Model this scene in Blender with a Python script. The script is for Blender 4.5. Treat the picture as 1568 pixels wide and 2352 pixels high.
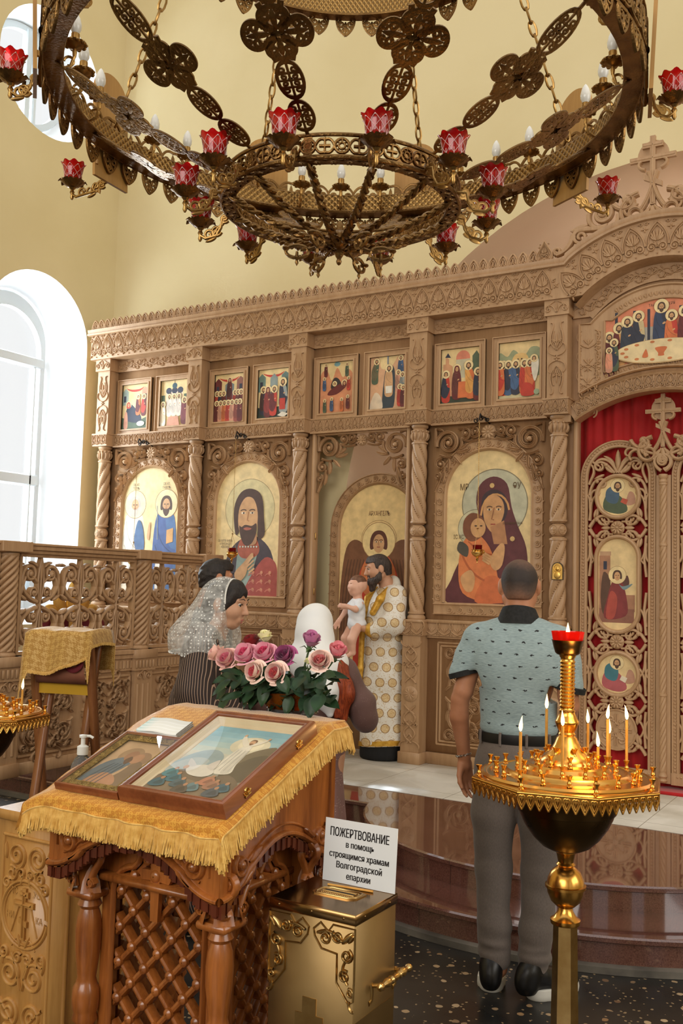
import bpy, math, random
import numpy as np
from mathutils import Matrix, Vector
PI = math.pi
SC = bpy.context.scene
COL = SC.collection
for _o in list(bpy.data.objects):
    bpy.data.objects.remove(_o)
R_ = random.Random(11)
RG = np.random.default_rng(5)

# ------------------------------------------------------------------ camera
CAMZ = 1.62
def _cam():
    yaw, pitch, roll = 0.53838532, 0.07735845, 0.02710646
    cy, sy = math.cos(yaw), math.sin(yaw)
    f = Vector((-sy * math.cos(pitch), cy * math.cos(pitch), math.sin(pitch)))
    r = Vector((cy, sy, 0)); u = r.cross(f)
    c, s = math.cos(roll), math.sin(roll)
    r2 = c * r + s * u; u2 = c * u - s * r
    m = Matrix((r2, u2, -f)).transposed().to_4x4()
    m.translation = (0, 0, CAMZ)
    cd = bpy.data.cameras.new('camera'); co = bpy.data.objects.new('camera', cd); COL.objects.link(co)
    co.matrix_world = m
    cd.sensor_fit = 'VERTICAL'; cd.sensor_height = 36.0; cd.lens = 2229.15 / 2352 * 36
    cd.clip_start = 0.05; cd.clip_end = 80
    SC.camera = co
_cam()
# ------------------------------------------------------------------ light and exposure
SC.view_settings.view_transform = 'Standard'
SC.view_settings.look = 'None'
SC.view_settings.gamma = 1.0
SC.view_settings.use_curve_mapping = False
SC.view_settings.exposure = 0.53
SC.cycles.max_bounces = 7; SC.cycles.diffuse_bounces = 3; SC.cycles.glossy_bounces = 4
SC.cycles.transmission_bounces = 6; SC.cycles.transparent_max_bounces = 12
SC.cycles.caustics_reflective = False; SC.cycles.caustics_refractive = False
SC.cycles.sample_clamp_indirect = 6.0
W = bpy.data.worlds.new('World'); SC.world = W; W.use_nodes = True
_bg = W.node_tree.nodes['Background']
_bg.inputs[0].default_value = (1.0, 0.975, 0.94, 1); _bg.inputs[1].default_value = 0.68

def area(name, loc, rot, size, power, col, shape='RECTANGLE'):
    l = bpy.data.lights.new(name, 'AREA'); l.shape = shape; l.size = size[0]; l.size_y = size[1]
    l.energy = power; l.color = col
    o = bpy.data.objects.new(name, l); COL.objects.link(o); o.location = loc; o.rotation_euler = rot
    return o
# daylight entering by the two windows of the left wall, and by the tall windows of the wall behind and the right wall
area('daylight_arched_window', (-7.62, 5.9, 3.1), (0, -PI / 2, 0), (2.7, 1.5), 150, (0.9, 0.97, 1.0))
area('daylight_round_window', (-7.62, 5.75, 6.2), (0, -PI / 2, 0), (1.3, 1.3), 60, (0.9, 0.97, 1.0), 'ELLIPSE')
area('daylight_rear_windows', (-1.5, -5.6, 4.2), (PI / 2 * 0.95, 0, 0), (6.0, 3.6), 260, (1.0, 0.955, 0.9))
area('daylight_right_windows', (5.4, 2.4, 4.0), (0, PI / 2, 0), (3.4, 5.0), 120, (1.0, 0.955, 0.9))

# ------------------------------------------------------------------ materials
def srgb(r, g, b):
    f = lambda c: c / 12.92 if c <= 0.04045 else ((c + 0.055) / 1.055) ** 2.4
    return (f(r / 255), f(g / 255), f(b / 255), 1)
def N(nt, t, ins=None, **at):
    n = nt.nodes.new('ShaderNode' + t)
    for k, v in at.items(): setattr(n, k, v)
    for k, v in (ins or {}).items():
        if isinstance(v, bpy.types.NodeSocket): nt.links.new(v, n.inputs[k])
        else: n.inputs[k].default_value = v
    return n
def MATH(nt, op, a, b=None, c=None):
    d = {0: a}
    if b is not None: d[1] = b
    if c is not None: d[2] = c
    return N(nt, 'Math', d, operation=op).outputs[0]
def ramp(nt, fac, stops, interp='LINEAR'):
    n = N(nt, 'ValToRGB', {0: fac}); cr = n.color_ramp; cr.interpolation = interp
    while len(cr.elements) < len(stops): cr.elements.new(0.5)
    for e, (p, c) in zip(cr.elements, stops):
        e.position = p; e.color = c if len(c) == 4 else (*c, 1)
    return n.outputs[0]
def base(name, col, rough=0.5, metal=0.0, coat=0.0, spec=0.5, trans=0.0, ior=1.45, alpha=1.0, emis=None, es=0.0, sheen=0.0):
    m = bpy.data.materials.new(name); m.use_nodes = True; nt = m.node_tree
    b = nt.nodes['Principled BSDF']
    b.inputs['Base Color'].default_value = col; b.inputs['Roughness'].default_value = rough
    b.inputs['Metallic'].default_value = metal; b.inputs['Coat Weight'].default_value = coat
    b.inputs['Coat Roughness'].default_value = 0.12
    b.inputs['Specular IOR Level'].default_value = spec
    b.inputs['Transmission Weight'].default_value = trans; b.inputs['IOR'].default_value = ior
    b.inputs['Alpha'].default_value = alpha; b.inputs['Sheen Weight'].default_value = sheen
    if emis: b.inputs['Emission Color'].default_value = emis; b.inputs['Emission Strength'].default_value = es
    return m, nt, b
def tex(nt, kind='Object', scale=(1, 1, 1), rot=(0, 0, 0), loc=(0, 0, 0)):
    tc = N(nt, 'TexCoord')
    return N(nt, 'Mapping', {0: tc.outputs[kind], 'Scale': scale, 'Rotation': rot, 'Location': loc}).outputs[0]
def bump(nt, b, h, strength=0.3, dist=0.01):
    nt.links.new(N(nt, 'Bump', {'Height': h, 'Strength': strength, 'Distance': dist}).outputs[0], b.inputs['Normal'])
def mix(nt, f, a, c, bl='MIX'):
    n = N(nt, 'Mix', {'Factor': f}, data_type='RGBA', blend_type=bl)
    for k, v in ((6, a), (7, c)):
        if isinstance(v, bpy.types.NodeSocket): nt.links.new(v, n.inputs[k])
        else: n.inputs[k].default_value = v
    return n.outputs[2]
def setc(nt, b, c): nt.links.new(c, b.inputs['Base Color'])

def noisy(name, c1, c2, scale=6, rough=0.5, metal=0.0, bstr=0.0, bscale=60, stretch=(1, 1, 1), lo=0.35, hi=0.65, rvar=0.0, **k):
    m, nt, b = base(name, c1, rough, metal, **k)
    v = tex(nt, 'Object', stretch)
    n = N(nt, 'TexNoise', {'Vector': v, 'Scale': scale, 'Detail': 5.0})
    setc(nt, b, ramp(nt, n.outputs[0], [(lo, c1), (hi, c2)]))
    if rvar:
        nt.links.new(MATH(nt, 'MULTIPLY_ADD', n.outputs[0], rvar, rough - rvar / 2), b.inputs['Roughness'])
    if bstr:
        n2 = N(nt, 'TexNoise', {'Vector': v, 'Scale': bscale, 'Detail': 4.0})
        bump(nt, b, n2.outputs[0], bstr)
    return m
def wood(name, c1, c2, scale=9, rough=0.45, coat=0.0, axis=2, fine=1.0):
    m, nt, b = base(name, c1, rough, coat=coat)
    st = [9, 9, 9]; st[axis] = 0.9
    v = tex(nt, 'Object', st)
    n = N(nt, 'TexNoise', {'Vector': v, 'Scale': scale / 4, 'Detail': 6.0, 'Distortion': 0.6})
    v2 = tex(nt, 'Object', [s * 6 for s in st])
    n2 = N(nt, 'TexNoise', {'Vector': v2, 'Scale': scale / 3, 'Detail': 3.0})
    f = MATH(nt, 'MULTIPLY_ADD', n2.outputs[0], 0.35 * fine, MATH(nt, 'MULTIPLY', n.outputs[0], 0.75))
    setc(nt, b, ramp(nt, f, [(0.36, c1), (0.72, c2)]))
    bump(nt, b, n2.outputs[0], 0.06, 0.003)
    return m
_pc = {}
def paint(r, g, b):
    k = (r, g, b)
    r, g, b = r * .9 + 21, g * .9 + 18, b * .9 + 14
    if k not in _pc:
        _pc[k] = noisy('paint_%d_%d_%d' % k, srgb(r * .93, g * .93, b * .93), srgb(min(255, r * 1.05 + 2), min(255, g * 1.05 + 2), min(255, b * 1.05 + 2)), 16, 0.55, lo=.3, hi=.7)
    return _pc[k]

def pane(name, tint=(1, 1, 1, 1), refl=1.35):
    """thin clear pane: what is behind shows, with a Fresnel reflection"""
    m = bpy.data.materials.new(name); m.use_nodes = True; nt = m.node_tree; nt.nodes.clear()
    a = N(nt, 'BsdfTransparent', {0: tint}); g = N(nt, 'BsdfGlossy', {'Roughness': 0.0}); f = N(nt, 'Fresnel', {0: refl})
    ge = N(nt, 'NewGeometry'); fa = MATH(nt, 'MULTIPLY', f.outputs[0], MATH(nt, 'SUBTRACT', 1.0, ge.outputs['Backfacing']))
    mx = N(nt, 'MixShader', {0: fa, 1: a.outputs[0], 2: g.outputs[0]}); o = N(nt, 'OutputMaterial', {0: mx.outputs[0]}); return m
# ------------------------------------------------------------------ mesh builder
class MB:
    GX = None
    def __init__(s): s.V = []; s.F = []; s.n = 0; s.X = MB.GX
    def add(s, V, F, m=0):
        V = np.asarray(V, float).reshape(-1, 3)
        if s.X is not None: V = s.X(V)
        if isinstance(F, np.ndarray): s.F.append((F + s.n, m))
        else:
            d = {}
            for f in F: d.setdefault(len(f), []).append(f)
            for k, a in d.items(): s.F.append((np.array(a, int) + s.n, m))
        s.V.append(V); s.n += len(V)
    def data(s): return (np.concatenate(s.V) if s.V else np.zeros((0, 3))), s.F
    def stamp(s, o, fn=None, m=None):
        V, F = o.data(); V = fn(V) if fn else V
        if s.X is not None: V = s.X(V)
        for f, mm in F: s.F.append((f + s.n, mm if m is None else m))
        s.V.append(V); s.n += len(V)
    def build(s, name, mats, parent=None, smooth=0.75, **pr):
        V, F = s.data()
        me = bpy.data.meshes.new(name)
        me.vertices.add(len(V)); me.vertices.foreach_set('co', V.astype(np.float32).ravel())
        li = np.concatenate([f.ravel() for f, _ in F]); tot = np.concatenate([np.full(len(f), f.shape[1]) for f, _ in F])
        mi = np.concatenate([np.full(len(f), m) for f, m in F])
        st = np.concatenate([[0], np.cumsum(tot)[:-1]])
        me.loops.add(len(li)); me.loops.foreach_set('vertex_index', li.astype(np.int32))
        me.polygons.add(len(tot)); me.polygons.foreach_set('loop_start', st.astype(np.int32))
        me.polygons.foreach_set('material_index', mi.astype(np.int32))
        me.update(calc_edges=True); me.validate()
        for m in (mats if isinstance(mats, (list, tuple)) else [mats]): me.materials.append(m)
        if smooth:
            me.polygons.foreach_set('use_smooth', np.ones(len(me.polygons), bool))
            if smooth < 3: me.set_sharp_from_angle(angle=smooth)
        o = bpy.data.objects.new(name, me); COL.objects.link(o)
        link(o, parent)
        for k, v in pr.items(): o[k] = v
        return o
def link(o, parent):
    if parent is not None:
        o.parent = parent
        if parent.parent is None: o.matrix_parent_inverse = Matrix.Translation(-Vector(parent.location))
def thing(name, label, category, loc=(0, 0, 0), group=None, rot=0.0):
    o = bpy.data.objects.new(name, None); COL.objects.link(o); o.location = loc; o.rotation_euler = (0, 0, rot)
    o.empty_display_size = 0.1; o['label'] = label; o['category'] = category
    if group: o['group'] = group
    return o
def kids(o): return [c for c in bpy.data.objects if c.parent == o]
def copy_tree(o, loc=None, rot=None, label=None, **pr):
    def rec(a, par):
        c = a.copy(); COL.objects.link(c)
        if par is not None: c.parent = par; c.matrix_parent_inverse = a.matrix_parent_inverse.copy()
        for ch in kids(a): rec(ch, c)
        return c
    c = rec(o, None)
    if loc is not None: c.location = loc
    if rot is not None: c.rotation_euler = (0, 0, rot)
    if label: c['label'] = label
    for k, v in pr.items(): c[k] = v
    return c
def T(loc=(0, 0, 0), rz=0.0, rx=0.0, ry=0.0, s=1.0):
    M = np.array(Matrix.Translation(loc) @ Matrix.Rotation(rz, 4, 'Z') @ Matrix.Rotation(ry, 4, 'Y') @ Matrix.Rotation(rx, 4, 'X') @ Matrix.Diagonal((s, s, s, 1) if not isinstance(s, (tuple, list)) else (*s, 1)))
    return lambda V: V @ M[:3, :3].T + M[:3, 3]
def loft(mb, Rg, close=True, cap=True, m=0):
    Rg = np.asarray(Rg, float); n, k = Rg.shape[:2]
    i, j = np.meshgrid(np.arange(n - 1), np.arange(k if close else k - 1), indexing='ij')
    j2 = (j + 1) % k
    F = np.stack([i * k + j, i * k + j2, (i + 1) * k + j2, (i + 1) * k + j], -1).reshape(-1, 4)
    mb.add(Rg.reshape(-1, 3), F, m)
    if cap and close:
        mb.add(Rg[0][::-1], [tuple(range(k))], m); mb.add(Rg[-1], [tuple(range(k))], m)
def lathe(mb, prof, n=24, c=(0, 0, 0), m=0, cap=True, ph=0.0):
    prof = np.array(prof, float); a = np.linspace(0, 2 * PI, n, endpoint=False) + ph
    r = np.maximum(prof[:, 0], 1e-5)[:, None]
    V = np.stack([r * np.cos(a), r * np.sin(a), np.repeat(prof[:, 1:2], n, 1)], -1) + np.array(c)
    loft(mb, V, m=m, cap=cap)
def box(mb, lo, hi, m=0, b=0.0):
    x0, y0, z0 = lo; x1, y1, z1 = hi
    if b <= 0:
        V = [(x0, y0, z0), (x1, y0, z0), (x1, y1, z0), (x0, y1, z0), (x0, y0, z1), (x1, y0, z1), (x1, y1, z1), (x0, y1, z1)]
        mb.add(V, np.array([(3, 2, 1, 0), (4, 5, 6, 7), (0, 1, 5, 4), (1, 2, 6, 5), (2, 3, 7, 6), (3, 0, 4, 7)]), m)
    else:
        def rr(z, i): return [(x0 + i, y0 + b, z), (x0 + b, y0 + i, z), (x1 - b, y0 + i, z), (x1 - i, y0 + b, z), (x1 - i, y1 - b, z), (x1 - b, y1 - i, z), (x0 + b, y1 - i, z), (x0 + i, y1 - b, z)]
        loft(mb, [rr(z0, b * .9), rr(z0 + b, 0), rr(z1 - b, 0), rr(z1, b * .9)], m=m)
def ell(mb, c, r, n=12, k=8, m=0, fn=None):
    r = np.ones(3) * r
    t = np.linspace(-PI / 2, PI / 2, k + 1); a = np.linspace(0, 2 * PI, n, endpoint=False)
    V = np.stack([np.cos(t)[:, None] * np.cos(a), np.cos(t)[:, None] * np.sin(a), np.repeat(np.sin(t)[:, None], n, 1)], -1) * r
    if fn: V = fn(V.reshape(-1, 3)).reshape(V.shape)
    loft(mb, V + np.array(c), cap=False, m=m)
def tube(mb, P, r, n=8, closed=False, cap=True, m=0, flat=1.0, up=None):
    P = np.asarray(P, float); r = np.ones(len(P)) * r
    t = np.roll(P, -1, 0) - np.roll(P, 1, 0)
    if not closed: t[0] = P[1] - P[0]; t[-1] = P[-1] - P[-2]
    t /= np.maximum(np.linalg.norm(t, axis=1), 1e-9)[:, None]
    if up is None:
        u = np.array([0, 0, 1.]) if abs(t[0][2]) < 0.9 else np.array([1., 0, 0])
        U = []
        for d in t:
            u = u - d * (u @ d); u /= max(np.linalg.norm(u), 1e-9); U.append(u)
        U = np.array(U)
    else:
        U = np.array(up, float) - t * (t @ np.array(up, float))[:, None]; U /= np.maximum(np.linalg.norm(U, axis=1), 1e-9)[:, None]
    Bn = np.cross(t, U); a = np.linspace(0, 2 * PI, n, endpoint=False)
    V = P[:, None] + (np.cos(a)[None, :, None] * Bn[:, None] + flat * np.sin(a)[None, :, None] * U[:, None]) * r[:, None, None]
    if closed: V = np.concatenate([V, V[:1]])
    loft(mb, V, cap=cap and not closed, m=m)
def prism(mb, P, F, h0, h1, m=0, back=True):
    P = np.asarray(P, float); n = len(P)
    A = F(P[:, 0], P[:, 1], np.full(n, h0)); B = F(P[:, 0], P[:, 1], np.full(n, h1))
    mb.add(B, [tuple(range(n))], m)
    if back: mb.add(A, [tuple(range(n))[::-1]], m)
    i = np.arange(n); j = (i + 1) % n
    mb.add(np.concatenate([A, B]), np.stack([i, j, j + n, i + n], 1), m)
def FR(o, u, v, w):
    """(u, v, h) -> world: origin o and three axes"""
    o, u, v, w = (np.array(x, float) for x in (o, u, v, w))
    return lambda a, b, h: o + np.multiply.outer(np.asarray(a, float), u) + np.multiply.outer(np.asarray(b, float), v) + np.multiply.outer(np.asarray(h, float), w)
_SEC = {'r': (np.array([-1, -.8, -.3, .3, .8, 1]), np.array([0, .6, 1, 1, .6, 0])),
        'o': (np.array([-1, -1, -.6, 0, .6, 1, 1, 0]), np.array([-.8, .2, .85, 1, .85, .2, -.8, -1])),
        'd': (np.array([-1, -.82, -.5, -.28, 0, .28, .5, .82, 1]), np.array([0, .8, 1, .55, .4, .55, 1, .8, 0]))}
def ridge(mb, P, w, h, F, m=0, sec='r', hb=0.0):
    P = np.asarray(P, float); n = len(P); w = np.ones(n) * w
    t = np.gradient(P, axis=0); t /= np.maximum(np.linalg.norm(t, axis=1), 1e-9)[:, None]
    nr = np.stack([-t[:, 1], t[:, 0]], 1); s, g = _SEC[sec]
    Q = P[:, None] + nr[:, None] * (s[None, :, None] * w[:, None, None])
    hh = np.minimum(w / max(w.max(), 1e-9) * 1.6, 1.0)
    H = hb + h * g[None] * hh[:, None]
    V = F(Q[..., 0].ravel(), Q[..., 1].ravel(), H.ravel()).reshape(n, len(s), 3)
    loft(mb, V, close=(sec == 'o'), cap=(sec == 'o'), m=m)
# ------------------------------------------------------------------ carving strokes: lists of (points, widths)
def eul(p, a, L, k0, k1, n=18, pw=1.5):
    t = np.linspace(0, 1, n); k = k0 + (k1 - k0) * t ** pw
    th = a + np.concatenate([[0], np.cumsum((k[1:] + k[:-1]) / 2)]) * L / (n - 1)
    d = np.stack([np.cos(th), np.sin(th)], 1) * L / (n - 1)
    return np.array(p) + np.concatenate([[[0, 0]], np.cumsum((d[1:] + d[:-1]) / 2, 0)])
def spi(c, r0, r1, a0, turns, n=22):
    t = np.linspace(0, 1, n); a = a0 + turns * 2 * PI * t; r = r0 + (r1 - r0) * t
    return np.stack([c[0] + r * np.cos(a), c[1] + r * np.sin(a)], 1)
def bez(a, b, c, d=None, n=12):
    t = np.linspace(0, 1, n)[:, None]; a, b, c = map(np.array, (a, b, c))
    if d is None: return (1 - t) ** 2 * a + 2 * t * (1 - t) * b + t ** 2 * c
    d = np.array(d); return (1 - t) ** 3 * a + 3 * t * (1 - t) ** 2 * b + 3 * t * t * (1 - t) * c + t ** 3 * d
def lin(*p): return np.array(p, float)
def leafw(n, w, p=0.7): return w * np.maximum(np.sin(np.linspace(0.06, 1, n) * PI) ** p, 0.06)
def tap(n, a, b): return np.linspace(a, b, n)
def leaf(p, a, L, w, k=0.0, n=8): return (eul(p, a, L, k, k, n), leafw(n, w))
def mir(S): return [(np.asarray(P) * [-1, 1], w) for P, w in S]
def mv(S, du=0, dv=0, s=1.0, rot=0.0, sx=1.0):
    c, q = math.cos(rot), math.sin(rot); M = np.array([[c, q], [-q, c]]) * s
    return [((np.asarray(P) * [sx, 1]) @ M + [du, dv], np.asarray(w) * s) for P, w in S]
def carve(mb, S, F, h, m=0, sec='r', hb=0.0):
    for P, w in S: ridge(mb, P, w, h, F, m, sec, hb)
def boss(mb, u, v, r, h, F, m=0, n=10, hb=0.0):
    a = np.linspace(0, 2 * PI, n, endpoint=False); rr = np.array([1, .85, .5, .08]) * r; hh = hb + h * np.array([0, .6, .92, 1])
    V = np.stack([F(u + q * np.cos(a), v + q * np.sin(a), np.full(n, z)) for q, z in zip(rr, hh)]); loft(mb, V, cap=False, m=m)
def curl(p, a, L, sgn=1, w=0.02, tight=16, n=22):
    P = eul(p, a, L, sgn * 1.0 / L, sgn * tight / L, n, 1.3); return (P, tap(n, w, w * .55))
# ================================================================== the setting
M_wall = noisy('cream_plaster', srgb(224, 208, 164), srgb(218, 201, 155), 1.3, 0.85, bstr=0.05, bscale=35)
M_apse = noisy('apse_plaster', srgb(226, 204, 178), srgb(220, 197, 170), 1.3, 0.85)
M_white = noisy('white_plaster', srgb(238, 240, 242), srgb(230, 233, 236), 2, 0.8)
M_pvc = base('white_window_frame', srgb(214, 222, 226), 0.35)[0]
M_glass = pane('window_glass', (0.96, 0.98, 1, 1), 1.3)

def ring_wall(mb, hole, rect, F, m=0):
    """flat wall between a star-shaped hole outline and its rectangle"""
    u0, v0, u1, v1 = rect; hole = np.asarray(hole); c = hole.mean(0)
    out = []
    for p in hole:
        d = p - c; s = 1e9
        for k, (lo, hi) in enumerate(((u0, u1), (v0, v1))):
            if abs(d[k]) > 1e-9: s = min(s, ((hi if d[k] > 0 else lo) - c[k]) / d[k])
        out.append(c + d * s)
    out = np.array(out)
    for cu, cv in ((u0, v0), (u1, v0), (u1, v1), (u0, v1)):
        i = np.argmin(np.hypot(out[:, 0] - cu, out[:, 1] - cv)); out[i] = (cu, cv)
    n = len(hole); z = np.zeros(n)
    A = F(hole[:, 0], hole[:, 1], z); B = F(out[:, 0], out[:, 1], z); i = np.arange(n); j = (i + 1) % n
    mb.add(np.concatenate([A, B]), np.stack([i, j, j + n, i + n], 1), m)
def archpts(c, r, zs, zb, n=28):
    a = np.linspace(0, PI, n)
    P = [(c + r * math.cos(t), zs + r * math.sin(t)) for t in a]
    for k in range(1, 12): P.append((c - r, zs + (zb - zs) * k / 11))
    for k in range(1, 6): P.append((c - r + 2 * r * k / 6, zb))
    for k in range(0, 11): P.append((c + r, zb + (zs - zb) * k / 11))
    return np.array(P)
def circ(c, r, n=40, ph=0): a = np.linspace(0, 2 * PI, n, endpoint=False) + ph; return np.stack([c[0] + r * np.cos(a), c[1] + r * np.sin(a)], 1)

WX = -7.1
def FW(u, v, h): return np.stack([WX - np.asarray(h, float), u, v], -1)
h1 = archpts(6.24, 0.62, 3.9, 1.2); h2 = circ((6.245, 6.47), 0.625, 48)
g1 = archpts(6.22, 0.46, 3.93, 1.25); g2 = circ((6.25, 6.55), 0.52, 48)
mb = MB()
ring_wall(mb, h1, (5.2, 0, 7.2, 5.2), FW); ring_wall(mb, h2, (5.2, 5.2, 7.2, 9), FW)
mb.add([(WX, -6, 0), (WX, 5.2, 0), (WX, 5.2, 9), (WX, -6, 9)], [(0, 1, 2, 3)])
for h, g in ((h1, g1), (h2, g2)):
    k = len(h); z = np.zeros(k)
    loft(mb, np.stack([FW(h[:, 0], h[:, 1], z), FW(h[:, 0] * .7 + g[:, 0] * .3, h[:, 1] * .7 + g[:, 1] * .3, z + .15), FW(g[:, 0], g[:, 1], z + .42)]), cap=False, m=1)
mb.build('wall_left', [M_wall, M_white], kind='structure', smooth=0.4)

def window(name, g, bars):
    w = thing(name, '', ''); del w['label']; del w['category']; w['kind'] = 'structure'
    mb = MB(); c = g.mean(0); gi = c + (g - c) * 0.87; k = len(g); z = np.zeros(k)
    loft(mb, np.stack([FW(g[:, 0], g[:, 1], z + .40), FW(g[:, 0] * .9 + gi[:, 0] * .1, g[:, 1] * .9 + gi[:, 1] * .1, z + .385), FW(gi[:, 0], gi[:, 1], z + .385), FW(gi[:, 0], gi[:, 1], z + .45)]), cap=False)
    for lo, hi in bars: box(mb, (WX - .45, lo[0], lo[1]), (WX - .37, hi[0], hi[1]), b=.012)
    o = mb.build(name + '_frame', M_pvc, w, kind='structure', smooth=0.5)
    mb = MB(); prism(mb, c + (g - c) * 0.9, FW, .415, .42); mb.build(name + '_pane', M_glass, w, kind='structure')
window('window_1', g1, [((5.78, 3.70), (6.66, 3.80)), ((5.78, 2.53), (6.66, 2.64)), ((5.86, 1.3), (5.90, 3.7)), ((6.53, 1.3), (6.57, 3.7))])
window('window_2', g2, [((6.23, 6.05), (6.31, 7.04)), ((6.34, 6.07), (6.39, 7.02)), ((5.78, 6.5), (6.2, 6.54))])

# wall behind the iconostasis with the wide apse arch
def FB(u, v, h): return np.stack([u, 7.2 + np.asarray(h, float), v], -1)
ah = archpts(-1.545, 2.73, 2.17, 0.05, 48)
mb = MB(); ring_wall(mb, ah, (-5.2, 0, 2.1, 9), FB)
for a, b in ((-7.1, -5.2), (2.1, 5.6)): mb.add([(a, 7.2, 0), (b, 7.2, 0), (b, 7.2, 9), (a, 7.2, 9)], [(0, 1, 2, 3)])
mb.build('wall_back', M_wall, kind='structure', smooth=0.4)
mb = MB(); k = len(ah); z = np.zeros(k)
loft(mb, np.stack([FB(ah[:, 0], ah[:, 1], z), FB(ah[:, 0], ah[:, 1], z + 1.4)]), cap=False)
mb.add(FB(ah[:, 0], ah[:, 1], z + 1.4), [tuple(range(k))])
mb.build('wall_apse', M_apse, kind='structure', smooth=0.4)
area('daylight_apse', (-0.2, 7.5, 3.9), (PI * 0.42, 0, 0.35), (1.2, 0.8), 26, (1.0, 0.92, 0.86))
# the walls the photograph does not reach, with their tall windows left open to the daylight
for nm, F, lo, hi, cs, zt in (('wall_right', lambda u, v, h: np.stack([5.6 + np.asarray(h, float), u, v], -1), -6, 7.2, (-3.2, 0.6, 4.2), 9), ('wall_rear', lambda u, v, h: np.stack([u, -6 - np.asarray(h, float), v], -1), -7.1, 5.6, (-5.0, -0.8, 3.4), 9)):
    mb = MB(); e = [lo] + [(cs[i] + cs[i + 1]) / 2 for i in range(2)] + [hi]
    for i, c in enumerate(cs): ring_wall(mb, archpts(c, .8, 4.4, 1.6), (e[i], 0, e[i + 1], zt), F)
    mb.build(nm, M_wall, kind='structure', smooth=0.4)

# floors
def terrazzo():
    m, nt, b = base('dark_terrazzo', srgb(38, 36, 34), 0.34, spec=0.45)
    v = tex(nt, 'Object', (1, 1, 1))
    d = N(nt, 'TexNoise', {'Vector': v, 'Scale': 24, 'Detail': 2.0})
    vv = N(nt, 'VectorMath', {0: v, 1: N(nt, 'VectorMath', {0: d.outputs[1], 'Scale': 0.02}, operation='SCALE').outputs[0]}, operation='ADD').outputs[0]
    v1 = N(nt, 'TexVoronoi', {'Vector': vv, 'Scale': 21.0}); v2 = N(nt, 'TexVoronoi', {'Vector': vv, 'Scale': 52.0})
    big = N(nt, 'TexNoise', {'Vector': v, 'Scale': 1.6, 'Detail': 2.0})
    def chips(vo, sz, th):
        a = MATH(nt, 'LESS_THAN', vo.outputs['Distance'], sz)
        s = N(nt, 'SeparateColor', {0: vo.outputs['Color']})
        return MATH(nt, 'MULTIPLY', a, MATH(nt, 'GREATER_THAN', MATH(nt, 'MULTIPLY_ADD', big.outputs[0], 0.55, s.outputs[0]), th)), s
    f1, s1 = chips(v1, 0.30, 1.04); f2, s2 = chips(v2, 0.30, 1.10)
    g = N(nt, 'TexNoise', {'Vector': v, 'Scale': 3.0, 'Detail': 6.0})
    c0 = ramp(nt, g.outputs[0], [(0.35, srgb(27, 27, 27)), (0.7, srgb(52, 49, 46))])
    ch = ramp(nt, s1.outputs[1], [(0, srgb(150, 118, 84)), (0.5, srgb(196, 172, 138)), (1, srgb(112, 84, 62))])
    c = mix(nt, f2, c0, srgb(150, 128, 98)); c = mix(nt, f1, c, ch); setc(nt, b, c)
    nt.links.new(MATH(nt, 'MULTIPLY_ADD', g.outputs[0], 0.3, 0.16), b.inputs['Roughness'])
    return m
def stone(name, c1, c2, rough, speck, joint, jw, jy, scale=4, spec=0.5):
    m, nt, b = base(name, c1, rough, spec=spec)
    v = tex(nt, 'Object'); n = N(nt, 'TexNoise', {'Vector': v, 'Scale': scale, 'Detail': 8.0, 'Distortion': 0.8})
    n2 = N(nt, 'TexNoise', {'Vector': v, 'Scale': 170.0, 'Detail': 2.0})
    f = MATH(nt, 'MULTIPLY_ADD', n2.outputs[0], speck, MATH(nt, 'MULTIPLY', n.outputs[0], 1 - speck))
    c = ramp(nt, f, [(0.36, c1), (0.64, c2)])
    s = N(nt, 'SeparateXYZ', {0: v})
    ju = None
    for k, w in ((0, jw), (1, jy)):
        if not w: continue
        q = MATH(nt, 'LESS_THAN', MATH(nt, 'PINGPONG', MATH(nt, 'ADD', s.outputs[k], 20.03), w / 2), 0.0022)
        ju = q if ju is None else MATH(nt, 'MAXIMUM', ju, q)
    setc(nt, b, mix(nt, ju, c, joint))
    return m
M_floor = terrazzo()
M_granite = stone('red_brown_granite', srgb(84, 50, 42), srgb(122, 82, 70), 0.09, 0.6, srgb(70, 46, 38), 0.62, 0, spec=0.7)
_b = M_granite.node_tree.nodes['Principled BSDF']; _b.inputs['Coat Weight'].default_value = .9; _b.inputs['Coat Roughness'].default_value = .03; _b.inputs['Coat IOR'].default_value = 1.7
M_marble = stone('pale_marble_tile', srgb(196, 186, 168), srgb(226, 218, 204), 0.10, 0.05, srgb(150, 138, 118), 0.62, 0.62, 2.2)
mb = MB(); mb.add([(-7.6, -6.2, 0), (5.7, -6.2, 0), (5.7, 9, 0), (-7.6, 9, 0)], [(0, 1, 2, 3)]); mb.build('floor', M_floor, kind='structure')
def podium(R, ys, yb=8.62):
    cx, cy = -1.75, 5.87; a = math.asin((cy - ys) / R)
    t = np.linspace(PI + a, 2 * PI - a, 40)
    return [(-7.1, ys)] + [(cx + R * math.cos(x), cy + R * math.sin(x)) for x in t] + [(5.6, ys), (5.6, yb), (-7.1, yb)]
def FZ(u, v, h): return np.stack([u, v, np.zeros_like(np.asarray(u, float)) + h], -1)
mb = MB()
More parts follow.
